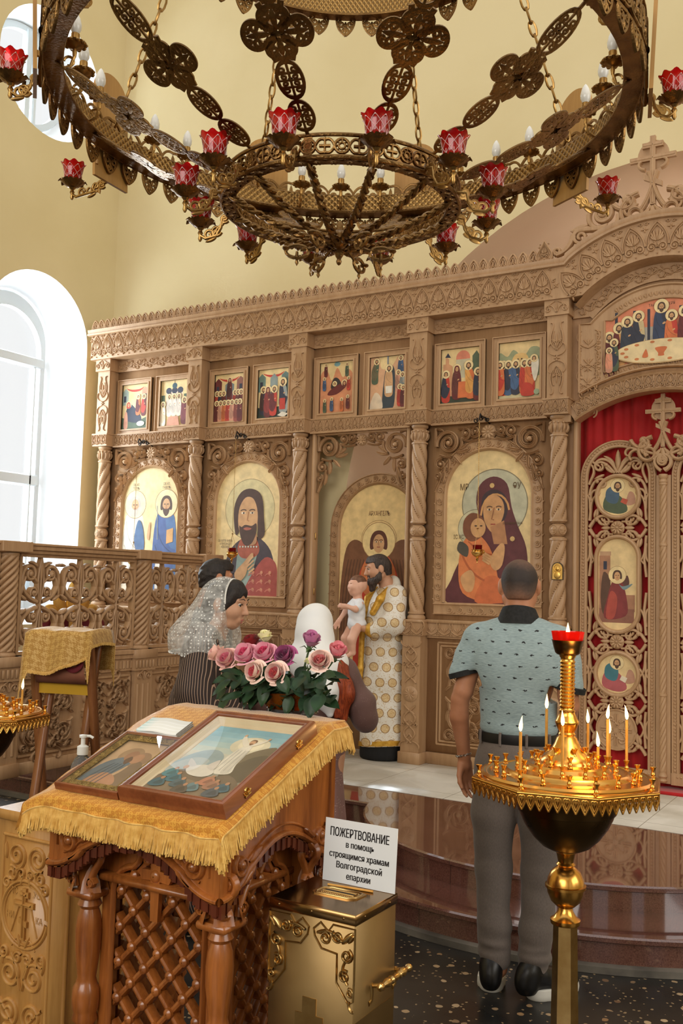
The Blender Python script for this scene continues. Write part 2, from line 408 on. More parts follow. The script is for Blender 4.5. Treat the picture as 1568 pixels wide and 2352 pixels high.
for R, ys, z0, z1 in ((1.655, 5.12, 0.0, .155), (1.31, 5.47, .155, .275)):
    prism(mb, podium(R, ys), FZ, z0, z1 - .03)
    P = podium(R + .018, ys - .018); Q = podium(R + .008, ys - .008)
    for A, B, za, zb in ((Q, P, z1 - .03, z1 - .024), (P, P, z1 - .024, z1 - .007), (P, Q, z1 - .007, z1)):
        A = np.array(A); B = np.array(B); loft(mb, [FZ(A[:, 0], A[:, 1], za), FZ(B[:, 0], B[:, 1], zb)], cap=False)
    Q = np.array(Q); mb.add(FZ(Q[:, 0], Q[:, 1], z1), [tuple(range(len(Q)))])
mb.build('podium_floor', M_granite, kind='structure', smooth=0.5)
mb = MB(); box(mb, (-7.1, 5.845, .2752), (5.6, 8.6, .2772)); mb.build('marble_floor', M_marble, kind='structure', smooth=0)
P = np.array(podium(1.685, 5.09)); Q = np.array(podium(1.655, 5.12))
mb = MB(); loft(mb, [FZ(P[:42, 0], P[:42, 1], .001), FZ(P[:42, 0], P[:42, 1], .03), FZ(Q[:42, 0], Q[:42, 1], .036)], close=False)
mb.build('trim_1', noisy('grey_marble_trim', srgb(88, 84, 78), srgb(132, 126, 116), 5, 0.3), kind='structure')
# ================================================================== the iconostasis
M_oak = wood('carved_oak', srgb(170, 133, 96), srgb(190, 154, 117), 8, 0.42)
M_oak_in = wood('oak_boards', srgb(158, 120, 83), srgb(178, 140, 103), 8, 0.5)
AX = -1.545                                           # axis of the royal doors
CX = [-6.8335, -5.6935, -4.5535, -3.4135, -2.2735, 2 * AX + 2.2735]
PW = 1.14
YB, YP, YK, YE = 6.96, 6.84, 6.82, 6.80               # boards, pilasters, blocks, entablature
def FY(x0, y, z0): return lambda u, v, h: np.stack([x0 + np.asarray(u, float), y - np.asarray(h, float), z0 + np.asarray(v, float)], -1)
def arcF(cx, cz, Rm, y, a0=0.0):
    """u runs along an arc from its crown, v outward from radius Rm"""
    def f(u, v, h):
        a = PI / 2 - np.asarray(u, float) / Rm + a0; r = Rm + np.asarray(v, float)
        return np.stack([cx + r * np.cos(a), y - np.asarray(h, float), cz + r * np.sin(a)], -1)
    return f
def tmpl(fn):
    """carve a motif once in a flat frame; stamp(mb, F) bends it anywhere"""
    mb = MB(); fn(mb, lambda a, b, h: np.stack([np.asarray(a, float), np.asarray(b, float), np.asarray(h, float) + 0 * np.asarray(a, float)], -1))
    def stamp(o, F, du=0, dv=0, s=1.0, sx=1.0, hz=1.0):
        o.stamp(mb, lambda V: F(V[:, 0] * s * sx + du, V[:, 1] * s + dv, V[:, 2] * hz))
    return stamp
# --- motifs
def _palm(mb, F):                                     # pitch .1425, height .235
    for w0, q in ((.006, 0), (.0035, .016)):
        P = bez((-.071 + q * .8, .065), (-.068 + q, .15), (0, .222 - q * 1.5), n=10); S = [(P, w0)]; carve(mb, S + mir(S), F, .012)
    S = []
    for a, L in ((90, .085), (66, .08), (42, .07), (20, .055)):
        S.append(leaf((.004 if a < 90 else 0, .095), math.radians(a), L, .0095, k=(90 - a) * .22, n=6))
    c = spi((.036, .052), .031, .006, math.radians(165), -1.6, 20); S.append((c, tap(20, .0075, .005)))
    S.append((bez((.006, .048), (.002, .075), (.02, .088), n=6), .006)); S.append(leaf((.058, .03), -.9, .03, .006, n=5))
    carve(mb, S + mir(S[1:]), F, .014)
    boss(mb, .036, .052, .011, .016, F, n=8); boss(mb, -.036, .052, .011, .016, F, n=8); boss(mb, 0, .012, .006, .012, F, n=7)
    for q in (0, 90, 180, 270): carve(mb, [leaf((-.071, .182), math.radians(q), .022, .006, n=5)], F, .01)
    S = [(spi((.058, .217), .012, .003, PI, -1.2, 10), .004)]; carve(mb, S + mir(S), F, .01)
palm = tmpl(_palm)
def _arc(mb, F):                                      # pitch .0713, height .105
    S = [(bez((.034, .008), (.036, .07), (0, .1), n=8), .0042), (bez((.034, .05), (.034, .085), (.0356, .1), n=5), .004)]
    S += [(spi((.014, .024), .012, .004, PI / 2, -1.0, 10), .0042), leaf((0, .035), 1.0, .036, .0065, k=12, n=5)]
    carve(mb, S + mir(S) + [leaf((0, .034), PI / 2, .05, .006, n=5)], F, .011)
arcade = tmpl(_arc)
def _ogee(mb, F):                                     # pitch .0633: open crest
    S = [(bez((.0316, .004), (.030, .066), (0, .094), n=8), .0062), (bez((.024, .004), (.022, .05), (0, .07), n=6), .004)]
    S += [(spi((.0105, .018), .009, .004, PI / 2, -.9, 8), .005)]
    carve(mb, S + mir(S) + [leaf((0, .02), PI / 2, .045, .007, n=5)], F, .012, sec='o')
ogee = tmpl(_ogee)
def _heart(mb, F):                                    # pitch .105, height .10
    S = [(eul((0, .01), .35, .15, 4, 32, 16, 1.2), .0055), leaf((.002, .03), 1.15, .045, .007, k=-14, n=5), leaf((.038, .008), 1.2, .03, .006, k=-20, n=5)]
    S += [(bez((.05, .0), (.056, .05), (.045, .092), n=6), .004)]
    carve(mb, S + mir(S) + [leaf((0, .026), PI / 2, .045, .007, n=5)], F, .011); boss(mb, .0525, .075, .006, .01, F, n=7)
heart = tmpl(_heart)
def _scal(mb, F):                                     # pitch .036 tongue border
    carve(mb, [(lin((0, .002), (0, .012), (0, .022), (0, .03)), np.array([.006, .0135, .0155, .008]))], F, .011, sec='d')
scal = tmpl(_scal)
def _unit(mb, F):                                     # pitch .078 running scroll unit, width .07
    S = [(spi((0, 0), .030, .006, -2.2, 1.35, 20), tap(20, .006, .005)), leaf((.0, .0), .7, .022, .007, n=5), leaf((-.002, .0), 2.5, .022, .007, n=5), leaf((.0, .004), 1.57, .024, .006, n=5)]
    S += [leaf((.03, -.03), .4, .03, .006, k=20, n=6)]
    carve(mb, S, F, .011)
unit = tmpl(_unit)
def _rinc(mb, F):                                     # pitch .17 rinceau, height .085
    for sg in (1, -1):
        S = [(eul((-.075 if sg > 0 else .01, .042 - sg * .01), sg * .75, .2, -sg * 6, -sg * 62, 18, 1.3), tap(18, .006, .0045)),
             leaf((-.05 + (.085 if sg < 0 else 0), .042 + sg * .02), sg * 2.0, .035, .007, k=sg * 16, n=5), leaf((-.03 + (.085 if sg < 0 else 0), .042 - sg * .012), -sg * .9, .03, .006, n=5)]
        carve(mb, S, F, .01)
rinc = tmpl(_rinc)
def _bead(mb, F): boss(mb, 0, 0, .0085, .009, F, n=8)
bead = tmpl(_bead)
def _pil(mb, F):                                      # pilaster front .12 x .58
    for flip in (1, -1):
        G = lambda a, b, h: F(a, .29 + flip * (np.asarray(b, float)), h)
        S = [(eul((.008, .02), .15, .13, 10, 30, 14, 1.0), tap(14, .005, .004)), (bez((.01, .07), (.055, .11), (.05, .16), (.03, .22), 12), .0055), (bez((.03, .22), (.018, .25), (.03, .275), (.045, .265), 8), .005),
             (bez((.004, .06), (.038, .11), (.036, .16), (.02, .205), 10), .004), leaf((.0, .10), 1.0, .06, .007, k=-8, n=6), leaf((0, .12), .75, .05, .007, k=-12, n=6), leaf((.0, .08), 1.25, .05, .006, n=5)]
        carve(mb, S + mir(S) + [leaf((0, .1), PI / 2, .09, .007, n=6)], G, .012)
    carve(mb, [leaf((0, .29), math.radians(q), .025, .007, n=5) for q in (0, 90, 180, 270)], F, .012)
pil = tmpl(_pil)
def _blk(mb, F):                                      # cap block .19 x .115
    S = [(eul((.004, .02), 1.3, .2, -6, -75, 20, 1.2), .0065), (eul((.012, .1), -.3, .08, -8, -40, 12), .005), leaf((.075, .02), 1.9, .04, .006, n=5)]
    carve(mb, S + mir(S) + [leaf((0, .015), PI / 2, .085, .007, n=6)], F, .011)
blk = tmpl(_blk)
def _ped(mb, F):                                      # pedestal front .15 x .82 : knots around a disc
    for flip in (1, -1):
        G = lambda a, b, h: F(a, .41 + flip * (np.asarray(b, float)), h)
        t = np.linspace(0, 1, 34); A = np.stack([.048 * np.cos(t * 2.5 * PI + .4) * (1 - .1 * t), .085 + .29 * t], 1)
        S = [(A, .0065), leaf((0, .12), .9, .06, .008, k=-8), leaf((.01, .2), .6, .045, .007, k=14), leaf((0, .3), 1.1, .05, .008, k=-10), (eul((.03, .36), .2, .08, 6, 45, 12), .005), (spi((.05, .23), .016, .004, 2.8, -1.1, 10), .005)]
        carve(mb, S + mir(S), G, .011)
    boss(mb, 0, .41, .062, .014, F, n=20)
    carve(mb, [leaf((0, .41), math.radians(q), .05, .006, n=5) for q in range(0, 360, 36)], lambda a, b, h: F(a, b, np.asarray(h) + .012), .006)
ped = tmpl(_ped)
def _span(mb, F):                                     # spandrel .45 x .5, corner at (0,0) top left, u right, v down (negative)
    S = [(spi((.125, -.135), .105, .018, 3.4, -1.75, 40), tap(40, .0135, .010)), (spi((.125, -.135), .072, .03, 1.2, -.8, 22), tap(22, .008, .006)),
         (spi((.275, -.062), .046, .01, 4.4, 1.5, 26), tap(26, .0105, .007)), (spi((.362, -.05), .034, .008, 4.2, -1.3, 20), tap(20, .0095, .007)),
         (spi((.062, -.305), .048, .01, 1.3, 1.5, 26), tap(26, .0105, .007)), (spi((.040, -.405), .032, .008, 1.2, -1.3, 20), tap(20, .009, .007)),
         (bez((.018, -.16), (.01, -.06), (.012, -.008), n=10), tap(10, .012, .008)), (bez((.2, -.21), (.26, -.17), (.24, -.10), n=10), .010), (bez((.24, -.1), (.30, -.15), (.40, -.115), n=10), .009), (bez((.05, -.23), (.12, -.26), (.16, -.25), n=8), .010), (bez((.10, -.33), (.10, -.38), (.05, -.44), (.012, -.53), 12), tap(12, .011, .006)), (bez((.32, -.09), (.36, -.1), (.41, -.06), n=8), .008),
         leaf((.19, -.215), -.1, .13, .015, k=5), leaf((.2, -.2), .35, .12, .013, k=4), leaf((.13, -.25), -1.3, .13, .014, k=-5), leaf((.17, -.24), -.8, .1, .014), leaf((.31, -.02), .3, .07, .009), leaf((.02, -.02), .2, .07, .01, k=-14), leaf((.33, -.11), .3, .1, .009, k=3), leaf((.1, -.36), -1.6, .11, .01, k=-3), leaf((.21, -.03), .2, .05, .008)]
    carve(mb, S, F, .022, sec='d')
    for u, v, r in ((.125, -.135, .024), (.275, -.062, .017), (.062, -.305, .017), (.362, -.05, .012), (.04, -.405, .011)): boss(mb, u, v, r, .026, F)
span = tmpl(_span)
def _dado(mb, F):                                     # half dado panel .36 x .74 (mirror for the other half)
    for flip in (1, -1):
        G = lambda a, b, h: F(a, .37 + flip * np.asarray(b, float), h)
        S = [(eul((.03, .05), .2, .62, 3.2, 34, 34, 1.8), tap(34, .012, .009)), (eul((.05, .03), -.2, .3, -6, -50, 22, 1.3), tap(22, .011, .008)), (eul((.30, .06), 1.7, .42, 2, 44, 26, 1.8), tap(26, .011, .008)), (eul((.02, .3), .5, .35, -3, 40, 24, 1.6), tap(24, .01, .007)),
             leaf((.1, .12), 1.3, .12, .014, k=-8), leaf((.22, .1), .9, .1, .013, k=9), leaf((.28, .3), 2.2, .11, .013, k=9), leaf((.33, .02), 2.0, .08, .011, k=12), leaf((.02, .16), 1.2, .1, .012, k=-10), leaf((.31, .34), -2.4, .1, .01, k=-12)]
        S += [(spi((.20, .19), .12, .02, -2.6, 1.9, 44), tap(44, .014, .010)), (spi((.085, .10), .055, .012, .5, -1.6, 28), tap(28, .011, .008)), (spi((.295, .315), .05, .012, 2.5, 1.5, 26), tap(26, .011, .008)), (spi((.075, .30), .05, .012, -1, -1.6, 26), tap(26, .011, .008)), leaf((.3, .12), 1.2, .1, .014, k=6), leaf((.13, .3), .3, .1, .014, k=6)]
        carve(mb, S, G, .02, sec='d'); boss(mb, .2, .19, .026, .02, G); boss(mb, .085, .10, .016, .02, G)
dado = tmpl(_dado)
def _ros(mb, F):                                      # rosette boss radius .05
    boss(mb, 0, 0, .05, .02, F, n=20); G = lambda a, b, h: F(a, b, np.asarray(h) + .018)
    carve(mb, [leaf((.012 * math.cos(q), .012 * math.sin(q)), q, .034, .0085, n=6) for q in np.linspace(0, 2 * PI, 11)[:-1]], G, .009); boss(mb, 0, 0, .01, .01, G, n=8)
rosette = tmpl(_ros)

def twist_col(mb, c, z0, z1, R, hand, beads=True, lobes=4, pitch=.56):
    n, k = 48, 40; z = np.linspace(z0, z1, k); a = np.linspace(0, 2 * PI, n, endpoint=False)
    th = a[None, :] + hand * (z - z0)[:, None] / pitch * 2 * PI
    r = R * (.72 + .31 * np.abs(np.cos(lobes / 2 * a[None, :] + 0 * th)) ** .6)
    env = np.minimum(1, np.minimum(np.arange(k), np.arange(k)[::-1]) / 1.5)[:, None]; r = r * env + R * .98 * (1 - env)
    loft(mb, np.stack([c[0] + r * np.cos(th), c[1] + r * np.sin(th), np.repeat(z[:, None], n, 1)], -1))
    if beads:
        for q in range(lobes):
            for zz in np.arange(z0 + .015, z1 - .012, .0165):
                t = (q + .5) * 2 * PI / lobes + hand * (zz - z0) / pitch * 2 * PI
                if math.sin(t) < .35: ell(mb, (c[0] + R * .79 * math.cos(t), c[1] + R * .79 * math.sin(t), zz), .0068, 6, 4)
def ringp(r, z, h, o=.012): return [(r, z), (r + o, z + h * .2), (r + o, z + h * .8), (r, z + h)]

ICON = thing('iconostasis', 'carved pale oak icon screen of twisted columns rising behind the altar step', 'iconostasis', (AX, YB, .277))
# boards
mb = MB()
for i in (0, 1, 3): box(mb, (CX[i] - .0, YB, .277), (CX[i] + PW, YB + .05, 3.78))
box(mb, (CX[2], YB, 2.925), (CX[3], YB + .05, 3.78)); box(mb, (CX[0] - .14, YB, .277), (CX[0], YB + .05, 3.78)); box(mb, (CX[5], YB, .277), (CX[5] + .14, YB + .05, 3.78))
for x0, x1 in ((CX[2], CX[2] + .13), (CX[3] - .13, CX[3])): box(mb, (x0, YB, .277), (x1, YB + .05, 2.93))
P = [(CX[4], .277), (CX[4] + .115, .277), (CX[4] + .115, 2.87)] + [(AX + 1.09 * math.sin(t), 1.97 + 1.09 * math.cos(t)) for t in np.linspace(-.56, .56, 24)] + [(CX[5] - .115, 2.87), (CX[5] - .115, .277), (CX[5], .277), (CX[5], 4.0)] + [(AX + .93 * math.sin(t), 3.205 + .93 * math.cos(t)) for t in np.linspace(.7, -.7, 24)] + [(CX[4], 4.0)]
prism(mb, P, FY(0, YB, 0), -.05, 0)
mb.build('back_board', M_oak_in, ICON, smooth=0)
# door jamb mouldings
for x in (CX[4] + .10, CX[5] - .115, CX[2] + .105, CX[3] - .13):
    mb = MB(); box(mb, (x, YB - .035, .277), (x + .03, YB + .06, 2.93), b=.006); mb.build('door_jamb', M_oak, ICON)
# columns, pedestals, pilasters, blocks
for i, x in enumerate(CX):
    hand = 1 if i % 2 == 0 else -1
    yc = 6.905; mb = MB()
    lathe(mb, [(.07, 1.385), (.074, 1.395), (.07, 1.41), (.062, 1.416), (.06, 1.425)] + ringp(.055, 1.425, .02), 28, (x, yc, 0))
    twist_col(mb, (x, yc), 1.44, 2.005, .06, hand); twist_col(mb, (x, yc), 2.155, 2.775, .06, hand)
    lathe(mb, ringp(.054, 2.0, .022, .01) + [(.045, 2.03)], 28, (x, yc, 0)); lathe(mb, [(.045, 2.13)] + ringp(.054, 2.138, .022, .01), 28, (x, yc, 0))
    ell(mb, (x, yc, 2.081), (.062, .062, .057), 24, 14)
    for q in (-PI / 2 - .35, -PI / 2 + .95, -PI / 2 - 1.6):
        e = np.array([math.cos(q), math.sin(q), 0]); t = np.array([-math.sin(q), math.cos(q), 0]); F = lambda a, b, h, e=e, t=t: (lambda d: np.array([x, yc, 2.081]) + d / np.linalg.norm(d, axis=-1, keepdims=True) * (.060 + np.asarray(h)[..., None]))(e * .06 + np.multiply.outer(np.asarray(a, float), t) + np.multiply.outer(np.asarray(b, float), [0, 0, 1.]))
        ridge(mb, circ((0, 0), .036, 17)[list(range(17)) + [0]], .004, .006, F); carve(mb, [(lin((0, -.022), (0, 0), (0, .022)), .006), (lin((-.022, 0), (0, 0), (.022, 0)), .006)], F, .006)
    lathe(mb, ringp(.054, 2.768, .02, .012) + [(.05, 2.795), (.056, 2.82), (.062, 2.86), (.058, 2.885), (.05, 2.895), (.066, 2.905), (.068, 2.922), (.05, 2.925)], 28, (x, yc, 0))
    for q in np.linspace(-PI * 1.1, PI * .1, 8):
        for zz, L in ((2.80, .075),):
            P = [(x + (.054 + .012 * math.sin(t * PI)) * math.cos(q + .12 * math.sin(3 * t)), yc + (.054 + .012 * math.sin(t * PI)) * math.sin(q + .12 * math.sin(3 * t)), zz + L * t) for t in np.linspace(0, 1, 6)]
            tube(mb, P, [.004, .009, .011, .011, .009, .005], 6)
        ell(mb, (x + .063 * math.cos(q), yc + .063 * math.sin(q), 2.872), .012, 8, 6)
    mb.build('twisted_column', M_oak, ICON, smooth=.9)
    mb = MB()
    box(mb, (x - .095, YK - .005, .277), (x + .095, YB, .365), b=.004); box(mb, (x - .078, YP - .01, .365), (x + .078, YB, 1.26))
    box(mb, (x - .093, YK, 1.262), (x + .093, YB, 1.362)); box(mb, (x - .1, YK - .01, 1.362), (x + .1, YB, 1.385), b=.005)
    ped(mb, FY(x, YP - .012, .40), sx=1.05)
    for q in (-.052, .052): heart(mb, FY(x, YK, 1.262), q, 0, sx=.93)
    mb.build('pedestal', M_oak, ICON)
    mb = MB()
    box(mb, (x - .094, YK, 2.925), (x + .094, YB, 3.04)); box(mb, (x - .1, YK - .008, 3.035), (x + .1, YB, 3.047))
    for q in (-1, 0, 1): arcade(mb, FY(x, YK, 2.93), q * .062, 0, sx=.87)
    box(mb, (x - .077, YP, 3.04), (x + .077, YB, 3.665)); pil(mb, FY(x, YP, 3.055), sx=1.05)
    box(mb, (x - .094, YK, 3.665), (x + .094, YB, 3.782)); blk(mb, FY(x, YK, 3.667))
    mb.build('pilaster', M_oak, ICON)
# lower cornice bands, upper running friezes and dado of each bay
for i in (0, 1, 2, 3):
    x0, x1 = CX[i] + .094, CX[i + 1] - .094
    mb = MB(); box(mb, (x0, YB - .045, 2.925), (x1, YB, 3.04)); box(mb, (x0, YB - .053, 3.035), (x1, YB, 3.047)); box(mb, (x0, YB - .055, 2.918), (x1, YB, 2.93))
    n = 14
    for q in range(n): arcade(mb, FY(x0, YB - .045, 2.93), (q + .5) * (x1 - x0) / n, 0, sx=(x1 - x0) / n / .0713)
    mb.build('leaf_band', M_oak, ICON)
    mb = MB(); box(mb, (x0 - .02, YB - .02, 3.665), (x1 + .02, YB, 3.782))
    for q in range(6): rinc(mb, FY(x0, YB - .02, 3.68), (q + .5) * (x1 - x0) / 6, 0, sx=.93); rinc(mb, FY(x0, YB - .02, 3.68), (q + .2) * (x1 - x0) / 6, .012, s=.85, hz=.8)
    mb.build('scroll_frieze', M_oak, ICON)
    if i == 2: continue
    mb = MB(); xa, xb = CX[i] + .08, CX[i + 1] - .08
    box(mb, (xa, YB - .03, .277), (xb, YB, .365), b=.004)
    box(mb, (xa, YB - .045, 1.262), (xb, YB, 1.362)); box(mb, (xa, YB - .06, 1.362), (xb, YB, 1.388), b=.004); box(mb, (xa, YB - .03, 1.245), (xb, YB, 1.262))
    for q in range(9): heart(mb, FY(xa, YB - .045, 1.262), (q + .5) * (xb - xa) / 9, 0, sx=(xb - xa) / 9 / .105)
    F = FY((xa + xb) / 2, YB, .41)
    for A in ((-.40, .02, .40, .80), (-.375, .045, .375, .775)):
        R4 = [(A[0], A[1]), (A[2], A[1]), (A[2], A[3]), (A[0], A[3]), (A[0], A[1])]
        for p, q in zip(R4, R4[1:]): ridge(mb, lin(p, q), .009, .012, F)
    dado(mb, F, 0, .04); dado(mb, F, 0, .04, sx=-1.0)
    mb.build('dado_panel', M_oak, ICON)
# entablature: straight and arched palmette frieze
def frieze_path():
    L = [(CX[0] - .15, 3.78, 4.02), (-2.19, 3.78, 4.02)]
    B = [(AX + .785 * math.sin(t), 3.205 + .785 * math.cos(t)) for t in np.linspace(-.80, .80, 28)]
    Tt = [(AX + 1.055 * math.sin(t), 3.205 + 1.055 * math.cos(t)) for t in np.linspace(-.676, .676, 28)]
    bot = [(CX[0] - .15, 3.78), (B[0][0] - .01, 3.78)] + B[1:-1] + [(B[-1][0] + .01, 3.78), (CX[5] + .15, 3.78)]
    top = [(CX[0] - .15, 4.02), (Tt[0][0], 4.02)] + Tt[1:-1] + [(Tt[-1][0], 4.02), (CX[5] + .15, 4.02)]
    return np.array(bot), np.array(top)
bot, top = frieze_path(); mb = MB(); F = FY(0, YE, 0); n = len(bot); z = np.zeros(n)
loft(mb, [F(bot[:, 0], bot[:, 1], z - .2), F(bot[:, 0], bot[:, 1], z), F(top[:, 0], top[:, 1], z), F(top[:, 0], top[:, 1], z - .2)], close=False)
mb.add(np.concatenate([F(bot[:1, 0], bot[:1, 1], z[:1]), F(bot[:1, 0], bot[:1, 1], z[:1] - .2), F(top[:1, 0], top[:1, 1], z[:1] - .2), F(top[:1, 0], top[:1, 1], z[:1])]), [(0, 1, 2, 3)])
for q in range(33): palm(mb, FY(0, YE, 3.79), CX[0] - .07 + q * .1415, 0)
for q in range(-4, 5): palm(mb, arcF(AX, 3.205, .87, YE), q * .160, -.075, s=1.08)
palm(mb, FY(0, YE, 3.79), CX[5] - .03, 0); palm(mb, FY(0, YE, 3.79), CX[5] + .1, 0, sx=.6)
mb.build('palmette_frieze', M_oak, ICON)
mb = MB(); pr = [(0, .0), (.03, .004), (.034, .02), (.02, .026), (.026, .04), (.03, .06), (0, .062)]
nr = np.gradient(top, axis=0); nr /= np.linalg.norm(nr, axis=1)[:, None]; nr = np.stack([-nr[:, 1], nr[:, 0]], 1)
top2 = top.copy(); top2[0, 0] -= .03; top2[-1, 0] += .03
loft(mb, [F(top2[:, 0] + nr[:, 0] * q, top2[:, 1] + nr[:, 1] * q - .004, z + p) for p, q in pr] + [F(top2[:, 0], top2[:, 1] + .06, z - .2)], close=False)
mb.build('cornice_moulding', M_oak, ICON, smooth=.5)
mb = MB()
for q in range(58): ogee(mb, FY(0, YE + .01, 4.078), CX[0] - .11 + q * .0802, 0, sx=1.27)
ogee(mb, FY(0, YE + .01, 4.078), CX[5] + .08, 0)
mb.build('openwork_crest', M_oak, ICON)
# arch above the royal doors: ribbed soffit friezes
mb = MB()
loft(mb, [[(AX + r * math.sin(t), y, 3.205 + r * math.cos(t)) for t in np.linspace(-.85, .85, 30)] for r, y in ((.785, YE + .02), (.775, YB - .024), (.655, YB - .024), (.655, YB))], close=False)
for q in range(-3, 4): rinc(mb, arcF(AX, 3.205, .715, YB - .024), q * .165, -.043, sx=.97, hz=1.3); rinc(mb, arcF(AX, 3.205, .715, YB - .024), q * .165 + .05, -.03, s=.85)
for sg in (-1, 1):
    xa_, xb_ = sorted((AX + sg * .64, AX + sg * .48)); box(mb, (xa_, YB - .023, 3.655), (xb_, YB, 3.775)); rinc(mb, FY(AX + sg * .57, YB - .023, 3.675), 0, 0, sx=.9)
mb.build('arched_scroll_frieze', M_oak, ICON)
mb = MB(); t = np.linspace(-.585, .585, 36); c, s = np.cos(t), np.sin(t)
loft(mb, [np.stack([AX + r * s, np.full(36, y), 1.97 + r * c], 1) for r, y in ((1.085, YB + .02), (1.085, YB - .09), (1.10, YB - .10), (1.10, YB - .085), (1.19, YB - .085), (1.20, YB - .095), (1.21, YB - .03), (1.24, YB))], close=False)
for q in range(-8, 9): arcade(mb, arcF(AX, 1.97, 1.15, YB - .085), q * .0745, -.05, s=.98, sx=1.05)
for sg in (-1, 1): box(mb, (AX + sg * .67 - .04, YB - .095, 2.87), (AX + sg * .67 + .04, YB, 3.0))
mb.build('arched_leaf_band', M_oak, ICON)
# crown of scrolls and the top cross
def orthodox(mb, F, H, w, t, h, sec=None):
    """three-barred cross, foot at (0,0), height H"""
    b = [(lin((0, 0), (0, H)), w)] if False else []
    kk = [0]
    def bar(P): kk[0] += 1; prism(mb, P, F, -h, h + kk[0] * .0005)
    bar([(-w, 0), (w, 0), (w, H), (-w, H)]); bar([(-t, H * .64), (t, H * .64), (t, H * .64 + 2 * w), (-t, H * .64 + 2 * w)])
    bar([(-t * .45, H * .83), (t * .45, H * .83), (t * .45, H * .83 + 2 * w), (-t * .45, H * .83 + 2 * w)])
    bar([(-t * .4, H * .34 + .35 * t), (-t * .4, H * .34 + .35 * t - 2 * w), (t * .4, H * .34 - .30 * t), (t * .4, H * .34 - .30 * t + 2 * w)])
    for P in (lin((0, .01), (0, H - .01)), lin((-t + .01, H * .64 + w), (t - .01, H * .64 + w)), lin((-t * .45 + .008, H * .83 + w), (t * .45 - .008, H * .83 + w))):
        ridge(mb, P, w * .45, .006, lambda a, b, q: F(a, b, np.asarray(q) + h))
def crown(F, sc, name, parent):
    mb = MB()
    G = lambda a, b, h: F(np.asarray(a) * sc, np.asarray(b) * sc, np.asarray(h) * sc)
    orthodox(mb, lambda a, b, h: G(a, np.asarray(b) + .09, h), .5, .019, .16, .014)
    a = np.linspace(0, 2 * PI, 24, endpoint=False); mb.add(G(.11 * np.cos(a), .455 + .11 * np.sin(a), -.012 + 0 * a), [tuple(range(24))])
    S = [(eul((.03, .33), -1.9, .30, .5, -4, 18), tap(18, .016, .02)), (eul((.055, .35), .2, .1, 12, 60, 12), .012), (eul((.10, .19), -.2, .62, -5.5, -26, 34, 1.4), tap(34, .022, .015)), (eul((.30, .17), -2.0, .3, -5, -30, 18), tap(18, .02, .014)), leaf((.12, .07), 1.4, .12, .024, k=-8), leaf((.17, .05), 1.9, .1, .02, k=10), leaf((.06, .0), 1.8, .09, .02, k=8)]
    S += [(eul((.01, .08), -1.0, .14, 12, -40, 14), .013), (eul((.13, .02), .2, .14, 6, 40, 14), .014)]
    carve(mb, S + mir(S) + [leaf((0, -.01), PI / 2, .1, .026)], G, .022, sec='o')
    for P, w in S[2:4] + S[:1]: ridge(mb, P, np.asarray(w) * .35, .012, lambda a, b, h: G(a, b, np.asarray(h) + .018)); ridge(mb, P * [-1, 1], np.asarray(w) * .35, .012, lambda a, b, h: G(a, b, np.asarray(h) + .018))
    for u, v in ((.18, .16),):
        for sg in (1, -1): boss(mb, sg * u, v, .04, .03, G)
    return mb
Fc = FY(AX - .035, YE + .02, 4.285)
mb = crown(Fc, 1.0, 'crown', ICON)
S = [(spi((.36, .085), .115, .02, -1.9, 1.7, 40), tap(40, .02, .014)), (spi((.36, .085), .085, .03, .4, .9, 24), tap(24, .012, .009)), (bez((.32, -.01), (.46, -.04), (.54, .03), (.57, -.05), 16), tap(16, .022, .018)), (spi((.515, -.065), .05, .012, .35, -1.3, 22), tap(22, .016, .012)), (bez((.57, -.04), (.59, -.12), (.63, -.16), (.70, -.17), 14), tap(14, .022, .016)), (spi((.69, -.145), .028, .01, -1.2, 1.2, 14), .013), leaf((.44, -.0), -.25, .16, .026, k=3), leaf((.46, .02), -.2, .12, .02), leaf((.40, -.07), -.5, .14, .018), (bez((.24, .06), (.24, -.02), (.30, -.04), n=8), .018)]
carve(mb, S + mir(S), Fc, .022, sec='o')
for sg in (1, -1): boss(mb, sg * .36, .085, .035, .03, Fc)
mb.build('crown_of_scrolls', M_oak, ICON)
for sg in (-1, 1):
    mb = MB(); F = FY(AX + sg * .815, YE + .0, 4.07); P = np.concatenate([bez((.0, .155), (.03, .09), (.06, .07), (.06, .04), 8), bez((.06, .03), (.055, 0), (.02, 0), n=4)]); P = np.concatenate([P, (P * [-1, 1])[::-1]])
    prism(mb, P, F, -.015, .012); ridge(mb, np.concatenate([P, P[:1]]), .005, .008, lambda a, b, h: F(a, b, np.asarray(h) + .012))
    palm(mb, lambda a, b, h: F(a, b, np.asarray(h) + .01), 0, .01, s=.55); mb.build('drop_finial', M_oak, ICON)
